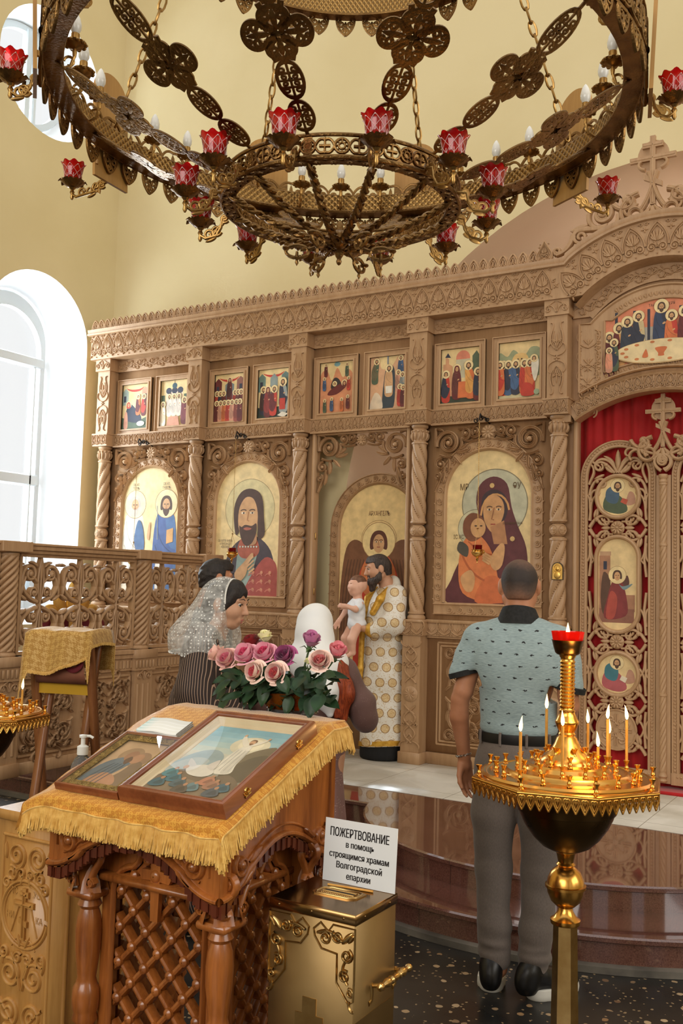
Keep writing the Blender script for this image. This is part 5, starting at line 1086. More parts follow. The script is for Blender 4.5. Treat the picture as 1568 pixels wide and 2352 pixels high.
# --- red tulip lamps on scrolled arms
def lamp(R0, zr, R1, zc, deg, hz=.03):
    mb = MB(); x = R1
    tube(mb, [(R0, 0, zr), (R0 + .03, 0, zr - .005), (R0 + .035, 0, zr - .035), (R0 + .05, 0, zc - .055), (x - .02, 0, zc - .062), (x, 0, zc - .05), (x, 0, zc - .03)], .0055, 7)
    L = x - R0; G = lambda u, v, h: np.stack([R0 + np.asarray(u, float), np.asarray(h, float), zc - .05 + np.asarray(v, float)], -1)
    carve(mb, [(spi((.05, .012), .02, .005, 3.5, 1.3, 18), .0046), (spi((L * .72, .0), .018, .005, 3.0, -1.2, 16), .0042), (spi((.022, zr - zc + .045), .016, .004, -2.5, 1.3, 16), .0046), (bez((.03, .03), (.055, .02), (.06, -.008), n=6), .004), leaf((.03, .025), 1.8, .04, .006), leaf((.05, -.012), -.3, .04, .006), (circ((L * .5, .002), .010, 13)[list(range(13)) + [0]], .003)], G, .004, sec='o')
    lathe(mb, [(.003, zc - .07), (.007, zc - .062), (.005, zc - .05), (.009, zc - .042), (.005, zc - .034), (.012, zc - .026)], 12, (x, 0, 0))
    arm = local(mb, 'lamp_arm', M_brass_d, deg)
    mb = MB()
    for q in np.linspace(0, 2 * PI, 9)[:-1]:
        c, s = math.cos(q), math.sin(q); pts = [(.008, -.026), (.024, -.020), (.034, -.010), (.044, -.004), (.051, -.010)]; wv = [.006, .014, .017, .013, .003]
        loft(mb, [[(x + r * c - s * w * k, r * s + c * w * k, zc + z + abs(k) * .004) for k in (-1, -.4, .4, 1)] for (r, z), w in zip(pts, wv)], close=False)
    lathe(mb, [(.008, zc - .026), (.022, zc - .018), (.025, zc - .008), (.02, zc - .01)], 16, (x, 0, 0), cap=False)
    local(mb, 'leaf_calyx', M_bronze, parent=arm)
    mb = MB(); n = 48; a = np.linspace(0, 2 * PI, n, endpoint=False); pr = [(.018, 0), (.028, .012), (.031, .032), (.033, .050), (.037, .064), (.043, .073)]
    wav = 1 + .055 * np.cos(a * 8)[None, :] * np.array([0, 0, 0, .15, .5, 1])[:, None]
    r = np.array([p[0] for p in pr])[:, None] * wav; z = np.array([p[1] for p in pr])[:, None] + .004 * np.cos(a * 8)[None, :] * np.array([0, 0, 0, 0, .3, 1])[:, None]
    out = np.stack([x + r * np.cos(a), r * np.sin(a), zc - .01 + z], -1); inn = np.stack([x + (r - .003) * np.cos(a), (r - .003) * np.sin(a), zc - .009 + z], -1)
    loft(mb, np.concatenate([out, inn[::-1]]), cap=False)
    for k in range(8):
        for sg in (1, -1):
            P = []
            for s in np.linspace(0, 1, 9):
                aa = k * PI / 4 + sg * PI / 4 * (s * 1.5); zz = .016 + .048 * s; rr_ = np.interp(zz, [p[1] for p in pr], [p[0] for p in pr]) * 1.0 + .0008; P.append((x + rr_ * math.cos(aa), rr_ * math.sin(aa), zc - .01 + zz))
            tube(mb, P, .0007, 4, m=1)
        aa = k * PI / 4; P = [(x + (np.interp(zz, [p[1] for p in pr], [p[0] for p in pr]) + .0012) * math.cos(aa + .39), (np.interp(zz, [p[1] for p in pr], [p[0] for p in pr]) + .0012) * math.sin(aa + .39), zc - .01 + zz) for zz in (.04, .05, .062)]
        ell(mb, P[2], .0022, 6, 4, m=1); tube(mb, [(x + (.0235 + .006) * math.cos(aa), (.0235 + .006) * math.sin(aa), zc - .008 + .012), (x + .031 * math.cos(aa), .031 * math.sin(aa), zc + .02)], .0012, 4, m=1)
    local(mb, 'ruby_glass_cup', [M_ruby, M_etch], parent=arm)
    return arm
l1 = lamp(.368, 2.80 + ZB, .475, 2.795 + ZB, -19)
for q in range(1, 12): again(l1, -18 + 30 * q - (2 if q < 6 else 0) + (1 if q == 1 else 0))
l2 = lamp(.90, 3.09 + ZB, .99, 3.085 + ZB, 79); again(l2, -79); l3 = lamp(.93, 3.03 + ZB, 1.09, 3.06 + ZB, 117); again(l3, -117)
# ================================================================== choir screen on the left
def FX(x, y0, z0): return lambda u, v, h: np.stack([x + np.asarray(h, float), y0 + np.asarray(u, float), z0 + np.asarray(v, float)], -1)
XK = -5.37
KL = thing('choir_screen', 'waist-high carved oak screen with openwork scrolls below the arched window', 'screen', (XK, 5.4, .277))
mb = MB()
for z0, z1, w in ((1.795, 1.82, .055), (1.82, 1.85, .075), (1.85, 1.868, .085)): box(mb, (XK - w, 3.6, z0), (XK + w, 6.80, z1), b=.004)
for y in (4.55, 5.88, 6.70): box(mb, (XK - .085, y - .13, 1.80), (XK + .105, y + .13 if y < 6.6 else 6.82, 1.873), b=.005)
mb.build('top_rail', M_oak, KL, smooth=.5)
mb = MB()
for z0, z1, w in ((1.055, 1.09, .085), (1.02, 1.055, .07), (.925, 1.02, .055)): box(mb, (XK - w, 3.6, z0), (XK + w, 6.80, z1), b=.004)
for k in range(80): box(mb, (XK + .055, 3.62 + k * .04, .945), (XK + .063, 3.645 + k * .04, 1.005), b=.003)
mb.build('middle_rail', M_oak, KL, smooth=.5)
for y in (4.55, 5.88, 6.70):
    mb = MB(); box(mb, (XK - .08, y - .12, .925), (XK + .09, y + .12, 1.02)); box(mb, (XK - .08, y - .13, 1.02), (XK + .105, y + .13, 1.09), b=.005); box(mb, (XK - .06, y - .1, .277), (XK + .075, y + .1, .925)); box(mb, (XK - .07, y - .12, .277), (XK + .09, y + .12, .37), b=.005)
    for k in range(6): box(mb, (XK + .09, y - .112 + k * .038, .945), (XK + .098, y - .088 + k * .038, 1.005), b=.003)
    F = FX(XK + .075, y, .40); carve(mb, [(lin((s * .06, .02), (s * .06, .42)), .012) for s in (-1, 0, 1)], F, .006); G = lambda a, b, h: F(a, .44 + np.asarray(b), h); blk(mb, G, s=.85, hz=1.3)
    mb.build('pier', M_oak, KL)
    mb = MB(); lathe(mb, [(.085, 1.09), (.088, 1.10), (.07, 1.12), (.074, 1.13)], 24, (XK, y, 0)); twist_col(mb, (XK, y), 1.125, 1.775, .078, 1, beads=False, lobes=8, pitch=.40); lathe(mb, [(.074, 1.77), (.08, 1.78), (.078, 1.795)], 24, (XK, y, 0)); mb.build('twisted_column', M_oak, KL, smooth=.9)
def _lyre(mb, F):                                     # pitch .40, z 0...0.68
    S = []
    for sv in (1, -1):
        q = lambda P: np.stack([P[:, 0], .34 + sv * (P[:, 1] - .34)], 1)
        S += [(q(bez((.025, .36), (.20, .40), (.20, .53), (.165, .58), 14)), tap(14, .016, .017)), (q(spi((.105, .555), .062, .012, .35, 1.45, 34)), tap(34, .016, .011)), (q(spi((.062, .425), .040, .010, -.6, 1.3, 24)), tap(24, .012, .009)),
              (q(leaf((.185, .40), 1.5, .16, .017, k=5)[0]), leafw(8, .017)), (q(leaf((.13, .37), .5, .09, .016)[0]), leafw(8, .016)), (q(leaf((.03, .60), .9, .1, .014, k=-10)[0]), leafw(8, .014)), (q(leaf((.02, .48), 1.0, .12, .013, k=-7)[0]), leafw(8, .013)), (q(leaf((.17, .62), .2, .05, .012)[0]), leafw(8, .012)), (q(bez((.0, .36), (.055, .5), (.0, .67), n=10)), .008)]
    carve(mb, S + mir(S) + [(lin((0, 0), (0, .34), (0, .68)), .009), leaf((0, .5), PI / 2, .15, .02), leaf((0, .18), -PI / 2, .15, .02)], F, .024, sec='o')
    for sg in (1, -1):
        for v in (.555, .125): boss(mb, sg * .105, v, .022, .016, F, hb=.018); boss(mb, sg * .062, v + (-.13 if v > .3 else .13), .015, .014, F, hb=.018)
lyre = tmpl(_lyre)
for ya, yb, n in ((3.72, 4.46, 2), (4.65, 5.79, 3), (5.97, 6.61, 2)):
    mb = MB()
    for k in range(n): lyre(mb, FX(XK, 0, 1.10), ya + (k + .5) * (yb - ya) / n, 0, sx=(yb - ya) / n / .42)
    for z in (1.105, 1.785): box(mb, (XK - .03, ya - .01, z - .012), (XK + .03, yb + .01, z + .012))
    for y in (ya, yb): box(mb, (XK - .025, y - .012, 1.1), (XK + .025, y + .012, 1.79))
    mb.build('openwork_panel', M_oak, KL)
    mb = MB(); box(mb, (XK - .03, ya - .02, .277), (XK + .03, yb + .02, .93)); box(mb, (XK - .03, ya - .02, .277), (XK + .055, yb + .02, .36), b=.004)
    R4 = [(ya + .03, .40), (yb - .03, .40), (yb - .03, .89), (ya + .03, .89), (ya + .03, .40)]
    for p, q in zip(R4, R4[1:]): ridge(mb, lin(p, q), .014, .018, FX(XK + .03, 0, 0))
    m = 2 if n > 2 else 1
    for k in range(m):
        c = ya + (k + .5) * (yb - ya) / m
        for sx in (1, -1): dado(mb, FX(XK + .03, 0, .40), c, .015, s=.62, sx=sx * (1.15 if m > 1 else 1.05), hz=1.6)
    mb.build('carved_panel', M_oak, KL)
# burgundy stand with gilt leaves behind the screen
M_burg = noisy('burgundy_cloth', srgb(98, 22, 34), srgb(122, 34, 44), 8, .75)
t = thing('gilt_crested_banner', 'burgundy cloth banner with gilt leaf crest seen through the choir screen', 'banner', (-6.2, 5.95, .277)); mb = MB()
u = np.linspace(-.42, .42, 40); loft(mb, [np.stack([-6.2 + .02 * np.sin(u * 40), 5.95 + u * w, np.full(40, z)], 1) for z, w in ((1.36, .8), (1.25, 1), (.8, 1.05), (.30, 1.1))], close=False); mb.build('cloth', M_burg, t, smooth=3)
mb = MB(); F = FX(-6.19, 5.95, 1.30)
for q, L in ((90, .32), (60, .24), (120, .24), (30, .2), (150, .2)): carve(mb, [leaf((.28 * math.cos(math.radians(q)) * .5, 0), math.radians(q), L, .06)], F, .02, sec='o')
tube(mb, [(-6.2, 5.95, .28), (-6.2, 5.95, 1.5)], .02, 8); lathe(mb, [(.16, .278), (.16, .30), (.05, .33), (.03, .4)], 20, (-6.2, 5.95, 0)); mb.build('gilt_crest', M_gilt, t)

# ================================================================== cloth materials
def brocade(name, c1, c2, scale, rough=.5):
    m, nt, b = base(name, c1, rough, sheen=.4, spec=.4)
    v = tex(nt, 'Object', (1, 1, 1)); s = N(nt, 'SeparateXYZ', {0: v})
    U = MATH(nt, 'MULTIPLY', MATH(nt, 'ADD', s.outputs[0], MATH(nt, 'MULTIPLY', s.outputs[2], .35)), scale); Wv = MATH(nt, 'MULTIPLY', MATH(nt, 'ADD', s.outputs[1], s.outputs[2]), scale)
    su, sv = MATH(nt, 'SINE', U), MATH(nt, 'SINE', Wv)
    cu, cv = MATH(nt, 'COSINE', MATH(nt, 'MULTIPLY', U, 3.0)), MATH(nt, 'COSINE', MATH(nt, 'MULTIPLY', Wv, 3.0))
    n = N(nt, 'TexNoise', {'Vector': v, 'Scale': scale * 1.3, 'Detail': 2.0, 'Distortion': 2.2})
    f = MATH(nt, 'ADD', MATH(nt, 'MULTIPLY', su, sv), MATH(nt, 'MULTIPLY', MATH(nt, 'MULTIPLY', cu, cv), .8)); f = MATH(nt, 'ADD', f, MATH(nt, 'MULTIPLY_ADD', n.outputs[0], 1.6, -.8))
    p = MATH(nt, 'GREATER_THAN', MATH(nt, 'SINE', MATH(nt, 'MULTIPLY', f, 4.2)), 0.1)
    setc(nt, b, mix(nt, p, c1, c2)); nt.links.new(MATH(nt, 'MULTIPLY_ADD', p, -.22, rough + .1), b.inputs['Roughness'])
    w = N(nt, 'TexNoise', {'Vector': v, 'Scale': 900.0}); bump(nt, b, MATH(nt, 'ADD', p, MATH(nt, 'MULTIPLY', w.outputs[0], .8)), .25, .002)
    return m
M_broc = brocade('gold_brocade', srgb(196, 128, 28), srgb(220, 160, 56), 90.0)
M_broc2 = brocade('pale_gold_brocade', srgb(176, 130, 54), srgb(206, 164, 88), 60.0)
M_fringe = noisy('gold_fringe', srgb(206, 156, 66), srgb(232, 190, 104), 60, .5, sheen=.4)
M_lect = wood('varnished_pine', srgb(112, 58, 22), srgb(172, 102, 46), 7, .3, coat=.45)
M_lect_d = wood('dark_varnished_trim', srgb(74, 32, 20), srgb(104, 48, 28), 7, .3, coat=.4)
M_case = wood('varnished_icon_case', srgb(112, 58, 30), srgb(146, 82, 46), 6, .28, coat=.5, axis=1)

def fringe(mb, P, d, L, n, w=.0022, jit=.02):
    """threads along polyline P, falling by L, pushed outward by d"""
    P = np.asarray(P, float); s = np.concatenate([[0], np.cumsum(np.linalg.norm(np.diff(P, axis=0), axis=1))]); V = []; Fc = []
    for k in range(n):
        q = (k + R_.random()) / n * s[-1]; p = np.array([np.interp(q, s, P[:, i]) for i in range(3)]); l = L * R_.uniform(.84, 1.08); a = np.array(d) * R_.uniform(.2, 1.0); tn = np.array([R_.uniform(-1, 1), R_.uniform(-1, 1), 0]) * jit * L * 6
        b = len(V); side = np.cross(np.array(d) / (np.linalg.norm(d) + 1e-9), [0, 0, 1.]) * w
        for t in (0, .4, 1.0):
            c = p + a * math.sin(t * 1.6) * .5 + tn * t * t + np.array([0, 0, -l * t]); V += [c - side, c + side * 1.0, c + np.array(d) / (np.linalg.norm(d) + 1e-9) * w]
        for i in (0, 3):
            for j in range(3): Fc.append((b + i + j, b + i + (j + 1) % 3, b + i + 3 + (j + 1) % 3, b + i + 3 + j))
    mb.add(V, np.array(Fc))

# ================================================================== the lectern in front
LT = thing('lectern', 'varnished wooden lectern with latticed sides and turned corner legs under a fringed gold cloth', 'lectern', (-1.69, 2.1, 0))
TZ = lambda y: 1.062 + (y - 1.87) * .392
x0, x1, y0, y1 = -1.975, -1.415, 1.86, 2.37
mb = MB()
def topslab(m, xa, xb, ya, yb, dz0, dz1): m.add([(xa, ya, TZ(ya) + dz0), (xb, ya, TZ(ya) + dz0), (xb, yb, TZ(yb) + dz0), (xa, yb, TZ(yb) + dz0), (xa, ya, TZ(ya) + dz1), (xb, ya, TZ(ya) + dz1), (xb, yb, TZ(yb) + dz1), (xa, yb, TZ(yb) + dz1)], np.array([(3, 2, 1, 0), (4, 5, 6, 7), (0, 1, 5, 4), (1, 2, 6, 5), (2, 3, 7, 6), (3, 0, 4, 7)]))
topslab(mb, x0 - .01, x1 + .01, y0 - .012, 2.33, -.028, 0); box(mb, (x0 - .01, 2.33, TZ(2.33) - .03), (x1 + .01, 2.41, TZ(2.33)))
mb.build('sloping_top', M_lect, LT, smooth=0)
# aprons with an ogee lower edge and a darker scalloped trim
def apron(F, L, ztop, zend, name='apron'):
    n = 41; u = np.linspace(0, L, n); s = np.abs(u / L - .5) * 2
    low = .915 + np.where(s < .62, .06 * np.cos(s / .62 * PI / 2), 0) - np.where(s > .62, .045 * np.sin((s - .62) / .38 * PI / 2) ** .7, 0)
    top = np.interp(u, [0, L], [ztop, zend]); mb = MB()
    A = np.concatenate([np.stack([u, low], 1), np.stack([u[::-1], top[::-1]], 1)]); prism(mb, A, F, -.02, 0)
    ridge(mb, np.stack([u, low + .012], 1), .009, .012, F); ridge(mb, np.stack([u[4:-4], low[4:-4] + .036], 1), .004, .006, F)
    ridge(mb, np.array([(.03, low[2] + .06), (.03, ztop - .035), (L - .03, zend - .035), (L - .03, low[-3] + .06)]), .004, .006, F)
    for sg in (0, 1):
        G = lambda a, b, h: F(np.asarray(a) if sg == 0 else L - np.asarray(a), b, h)
        zc = .95 if L > .5 or sg == 0 else 1.03
        carve(mb, [(spi((.075, zc), .03, .006, 2.2, 1.4, 22), tap(22, .008, .006)), leaf((.07, zc - .05), .3, .08, .011, k=8), leaf((.11, zc), .6, .06, .01)], G, .012); boss(mb, .075, zc, .014, .016, G)
    mb.build(name, M_lect, LT)
    mb = MB(); lo2 = low - .018 + .006 * np.sign(np.sin(np.linspace(0, L, n) / .022)); m = int(L / .012); uu = np.linspace(0, L, m); ll = np.interp(uu, u, low)
    for a, b, h in zip(uu, ll, uu): box(mb, (0, 0, 0), (1, 1, 1)) if False else prism(mb, [(a - .0065, b + .004), (a + .0065, b + .004), (a + .0065, b - .022 - .008 * abs(math.sin(a * 42))), (a - .0065, b - .022 - .008 * abs(math.sin(a * 42)))], F, -.018, -.004 + .004 * (int(a / .012) % 2))
    mb.build('scalloped_trim', M_lect_d, LT)
apron(FY(x0, y0, 0), x1 - x0, TZ(y0) - .028, TZ(y0) - .028)
apron(FX(x1 + .0016, y0 + .0012, 0), y1 - y0, TZ(y0) - .028, TZ(y1) - .03)
apron(lambda u, v, h: FX(x0 - .0016, y0 + .0012, 0)(u, v, -np.asarray(h)), y1 - y0, TZ(y0) - .028, TZ(y1) - .03)
# carcass behind the aprons
mb = MB(); box(mb, (x0 + .03, y1 - .03, .86), (x1 - .03, y1, 1.2)); box(mb, (x0 + .06, y0 + .06, .845), (x1 - .06, y1 - .03, .86)); mb.build('carcass', M_lect, LT, smooth=0)
LEGS = [(-1.462, 1.935), (-1.895, 1.935), (-1.462, 2.295), (-1.895, 2.295)]
for lx, ly in LEGS:
    mb = MB(); s = 1 if lx > -1.7 else -1
    lathe(mb, [(.03, .0), (.034, .012), (.034, .05), (.026, .06), (.033, .075), (.028, .095), (.022, .11), (.027, .16), (.030, .30), (.030, .42), (.026, .47), (.034, .482), (.030, .497), (.035, .508), (.0365, .535), (.034, .56), (.028, .57), (.024, .585), (.026, .60), (.033, .66), (.0345, .705), (.031, .74), (.024, .762), (.032, .772), (.026, .786), (.036, .796)], 28, (lx, ly, 0))
    box(mb, (lx - .046, ly - .046, .795), (lx + .046, ly + .046, .815), b=.006)
    for q in range(4):
        a = q * PI / 2 + PI / 4; loft(mb, [[(lx + r * math.cos(a + k * w), ly + r * math.sin(a + k * w), z) for k in (-1, 0, 1)] for r, w, z in ((.055, .5, .812), (.046, .5, .84), (.040, .3, .865), (.036, .05, .88))], close=False)
    box(mb, (lx - .024, ly - .024, .81), (lx + .024, ly + .024, .93))
    for ax in (0, 1):
        for sg in (1, -1):
            if ax == 0: F = lambda u, v, h: np.stack([lx + sg * (.02 + np.asarray(u, float)), ly - .028 - np.asarray(h, float) + 0 * np.asarray(u), .82 + np.asarray(v, float)], -1)
            else: F = lambda u, v, h: np.stack([lx + s * (.028 + np.asarray(h, float)) + 0 * np.asarray(u), ly + sg * (.02 + np.asarray(u, float)), .82 + np.asarray(v, float)], -1)
            carve(mb, [(np.concatenate([bez((.004, .0), (.012, .04), (.035, .07), n=8), spi((.022, .092), .024, .006, -.6, 1.4, 20)]), tap(28, .010, .007)), (spi((.016, .018), .014, .005, 0, 1.2, 12), .006)], F, .014); boss(mb, .022, .092, .010, .016, F)
    mb.build('turned_leg', M_lect, LT, smooth=.9)
M_hol = M_lect
def lattice(F, L, name):
    """pierced panel: frame with an ogee opening, diagonal bars, studs and a cross"""
    c = L / 2; hw = L * .40; t = np.linspace(0, 1, 12)
    side = np.concatenate([bez((c + hw * .45, .04), (c + hw, .10), (c + hw, .2), n=8), lin((c + hw, .78)), bez((c + hw, .82), (c + hw * .95, .875), (c + hw * .55, .885), n=8), bez((c + hw * .45, .90), (c + hw * .36, .955), (c, .965), n=8)])
    ring = np.concatenate([side, (side * [-1, 1] + [2 * c, 0])[::-1][1:]])
    mb = MB(); cc = np.array([c, .5]); out = []
    for p in ring:
        d = p - cc; s = 1e9
        for k, (lo, hi) in enumerate(((0, L), (0.0, 1.02))):
            if abs(d[k]) > 1e-9: s = min(s, ((hi if d[k] > 0 else lo) - cc[k]) / d[k])
        out.append(cc + d * s)
    out = np.array(out); out = np.concatenate([out, out[:1]]); r2 = np.concatenate([ring, ring[:1]]); k = len(r2); z = np.zeros(k)
    loft(mb, [F(out[:, 0], out[:, 1], z - .02), F(out[:, 0], out[:, 1], z), F(r2[:, 0], r2[:, 1], z), F(r2[:, 0], r2[:, 1], z - .025)], close=False)
    ridge(mb, r2, .009, .010, F); mb.build(name + '_frame', M_lect, LT, smooth=.6)
    mb = MB()
    def inside(u, v):
        w = np.interp(v, [.04, .10, .2, .82, .86, .885, .90, .95, .965], [hw * .45, hw * .8, hw, hw, hw * .93, hw * .6, hw * .5, hw * .3, 0]); return abs(u - c) < w and .04 < v < .965
    du, dv = .0205 * L / .385 * 1.06, .0225
    for sg in (1, -1):
        for k in range(-20, 22):
            run = []
            for s in np.arange(-40, 41, .2):
                u, v = c + du * s, .5 + sg * dv * s + k * 4 * dv
                if inside(u, v): run.append((u, v))
            if len(run) > 2: ridge(mb, np.array([run[0], run[-1]]), .0098, .014, lambda a, b, h: F(a, b, np.asarray(h) - .018), sec='o')
    for i in range(-12, 13):
        for j in range(-26, 27):
            u, v = c + du * 2 * i, .5 + dv * 2 * j
            if (i + j) % 2 == 0 and all(inside(u + q, v) for q in (0, .012, -.012)): boss(mb, u, v, .0145, .013, F, hb=-.006, n=12)
    mb.build(name + '_lattice', M_lect, LT, smooth=.6)
    return c
c = lattice(FY(-1.87, 1.955, 0), .385, 'panel')
mb = MB(); F = FY(-1.87 + c, 1.948, .765); 
prism(mb, [(-.012, 0), (.012, 0), (.015, .10), (.045, .098), (.052, .110), (.045, .124), (.016, .126), (.013, .165), (.008, .178), (0, .184), (-.008, .178), (-.013, .165), (-.016, .126), (-.045, .124), (-.052, .110), (-.045, .098), (-.015, .10)], F, -.004, .010); boss(mb, 0, .112, .018, .012, F, hb=.006); mb.build('carved_cross', M_lect, LT)
lattice(FX(-1.4835, 1.978, 0), .30, 'panel')
lattice(lambda u, v, h: FX(-1.8735, 1.978, 0)(u, v, -np.asarray(h)), .30, 'panel')
mb = MB(); box(mb, (-1.93, 1.9, .02), (-1.43, 2.33, .05), b=.006); mb.build('base_shelf', M_lect, LT)
# fringed cloth over the top
CL = thing('fringed_altar_cloth', 'gold brocade cloth with golden fringe spread over the varnished lectern', 'cloth', (-1.7, 2.1, 1.06), None)
mb = MB(); nx, ny = 46, 34; xs = np.linspace(-2.07, -1.392, nx); V = np.zeros((ny, nx, 3))
ys = np.concatenate([np.linspace(1.826, 1.846, 6)[:-1], np.linspace(1.846, 2.33, 20), np.linspace(2.33, 2.43, ny - 25)])
for i, y in enumerate(ys):
    for j, x in enumerate(xs):
        zz = TZ(min(y, 2.33)) + .004; px_, py_ = x, y; over = 0
        if y < 1.846: over = (1.846 - y); py_ = 1.846 - .004 - over * .10; 
        if y > 2.405: zz -= (y - 2.405) * .8
        ox = max(0, x + 1.400) if x > -1.7 else max(0, -1.988 - x)
        if ox > 0: px_ = (-1.400 + ox * .22) if x > -1.7 else (-1.988 - ox * .92)
        zz -= ox * (2.4 if x > -1.7 else .42)
        zz -= over * 1.0
        if x <= -1.7 and ox > 0: zz -= .0
        V[i, j] = (px_, py_ - (.006 * math.sin(x * 55) if over > .02 else 0), zz + .0012 * math.sin(x * 60 + y * 40) + (.004 * math.sin(y * 45) if ox > .02 else 0))
loft(mb, V, close=False); loft(mb, V - np.array([0, 0, .002]), close=False); cl = mb.build('cloth', M_broc, CL, smooth=3)
mb = MB(); tube(mb, V[0] + [0, -.002, 0], .0025, 5); tube(mb, V[:, -1] + [.002, 0, 0], .0025, 5); mb.build('braid', M_fringe, CL)
mb = MB(); fringe(mb, V[0], (0, -.020, 0), .056, 1500); fringe(mb, V[:, -1], (.022, 0, 0), .060, 1350); fringe(mb, V[:, 0], (-.02, 0, 0), .056, 600); mb.build('fringe', M_fringe, CL, kind='stuff')
# glazed icon cases on the lectern
M_pane = pane('picture_glass', (1, 1, 1, 1), 1.5)
tl = math.atan(.392)
def slope(xc, yc, lift): 
    ct, st = math.cos(tl), math.sin(tl)
    return lambda u, v, h: np.stack([xc + np.asarray(u, float), yc + np.asarray(v, float) * ct - np.asarray(h, float) * st, TZ(yc) + lift + np.asarray(v, float) * st + np.asarray(h, float) * ct], -1)
t = thing('icon_case', 'large glazed wooden case holding a pale blue painting on the gold cloth', 'icon', (-1.578, 2.07, 1.12)); F = slope(-1.5765, 2.067, .006)
w, h = .168, .212
def frame4(mb, F, w, h, prof, m=0):
    """mitred frame: profile of (inset, height) points"""
    c = [(-1, -1), (1, -1), (1, 1), (-1, 1), (-1, -1)]
    loft(mb, [F(np.array([a * (w - i) for a, b in c]), np.array([b * (h - i) for a, b in c]), np.full(5, q)) for i, q in prof], close=False, m=m)
mb = MB(); frame4(mb, F, w, h, [(.004, 0), (0, .004), (0, .034), (.003, .040), (.010, .041), (.014, .036), (.017, .039), (.021, .038), (.021, .03)]); prism(mb, [(-w, -h), (w, -h), (w, h), (-w, h)], F, .0005, .004); mb.build('case_frame', M_case, t, smooth=.5)
M_mat = noisy('cream_inner_slip', srgb(206, 186, 150), srgb(222, 204, 170), 8, .4)
mb = MB(); frame4(mb, F, w - .02, h - .02, [(0, .034), (.004, .028), (.007, .027), (.012, .018), (.020, .016), (.024, .011), (.026, .008)]); mb.build('inner_slip', M_mat, t, smooth=.5)
P = Pict(lambda a, b, q: F(a, b, np.asarray(q) * .6 + .009)); a, b = w - .044, h - .044
P.poly([(-a - .02, -b - .02), (a + .02, -b - .02), (a + .02, b + .02), (-a - .02, b + .02)], (158, 140, 108))
for q in range(22):
    for sg in (1, -1): P.ell(-a - .006 + q * (2 * a + .012) / 21, sg * (b + .008), .006, .005, (132, 112, 82), n=8); P.ell(sg * (a + .008), -b + q * 2 * b / 21, .005, .006, (132, 112, 82), n=8)
SKY = [(118, 176, 194), (134, 186, 200), (152, 194, 202), (172, 202, 200), (192, 206, 194), (206, 206, 186), (200, 194, 170), (176, 172, 152), (150, 148, 132)]
for q, c in enumerate(SKY): P.poly([(-a, -b), (a, -b), (a, b - q * .027), (-a, b - q * .027)], c)
P.ell(.035, .085, .06, .045, (222, 214, 184)); P.ell(.035, .09, .038, .032, (236, 226, 194)); P.sm([(-a, -.02), (-.09, .03), (-.04, .045), (.0, .01), (-.02, -.04), (-a, -.06)], (150, 172, 176)); P.sm([(-a, -.04), (-.08, .0), (-.03, -.01), (-.05, -.07), (-a, -.08)], (176, 188, 184))
P.sm([(.045, .02), (.075, .07), (a, .085), (a, -.06), (.05, -.05)], (112, 100, 78)); P.sm([(.06, .0), (.09, .04), (a, .04), (a, -.08), (.04, -.07)], (88, 78, 62)); P.sm([(-a, -.09), (-.06, -.06), (.02, -.08), (.07, -.06), (a, -.1), (a, -b), (-a, -b)], (112, 96, 78)); P.sm([(-a, -.12), (-.04, -.1), (.05, -.12), (a, -.12), (a, -b), (-a, -b)], (128, 110, 88))
P.sm([(.012, -.055), (.004, -.01), (.008, .045), (.022, .085), (.042, .085), (.052, .04), (.056, -.01), (.066, -.05), (.036, -.062)], (232, 226, 208)); P.sm([(.034, -.05), (.036, .04), (.05, .06), (.054, -.01), (.06, -.05)], (212, 206, 190)); [P.line(bez((.016 + q * .011, .06), (.014 + q * .012, .01), (.012 + q * .014, -.045), n=6), .0011, (186, 182, 170)) for q in range(4)]
P.sm([(.022, .075), (-.005, .105), (-.012, .128), (-.006, .13), (.012, .108), (.03, .09)], (228, 220, 200)); P.sm([(.04, .08), (.062, .1), (.074, .122), (.069, .125), (.05, .106), (.034, .09)], (224, 216, 196)); P.ell(-.009, .131, .004, .006, (206, 160, 124)); P.ell(.072, .126, .004, .006, (206, 160, 124)); P.ell(.033, .100, .0085, .0115, (204, 156, 118)); P.sm([(.023, .1), (.026, .113), (.034, .116), (.042, .112), (.044, .098), (.04, .108), (.033, .11), (.027, .108)], (110, 72, 48)); P.sm([(.027, .095), (.033, .086), (.039, .095)], (120, 80, 54))
P.sm([(-.07, -.05), (-.02, -.03), (.02, -.06), (.0, -.085), (-.05, -.08)], (226, 220, 206)); P.sm([(-.05, -.04), (-.09, -.01), (-.075, -.045)], (208, 204, 196)); P.sm([(-.02, -.035), (.0, .0), (.01, -.05)], (214, 206, 194)); P.ell(-.075, -.052, .008, .009, (200, 152, 118))
for u, v, c1 in ((-.1, -.085, (70, 132, 144)), (-.075, -.105, (52, 104, 120)), (-.045, -.125, (66, 90, 100)), (.03, -.1, (196, 128, 100)), (.055, -.115, (170, 120, 96)), (.09, -.12, (60, 96, 112)), (.005, -.135, (96, 128, 136)), (-.105, -.135, (48, 92, 108)), (.075, -.145, (72, 82, 92)), (-.02, -.15, (84, 74, 66))): P.sm([(u - .022, v - .012), (u - .012, v + .016), (u + .01, v + .018), (u + .026, v - .008), (u, v - .02)], c1); P.sm([(u - .008, v - .01), (u + .006, v + .012), (u + .018, v - .006)], tuple(int(q * .78) for q in c1)); P.ell(u + .004, v + .021, .006, .007, (182, 132, 98))
P.build('painting', t)
mb = MB(); prism(mb, [(-w + .02, -h + .02), (w - .02, -h + .02), (w - .02, h - .02), (-w + .02, h - .02)], F, .0335, .035); mb.build('glass', M_pane, t)
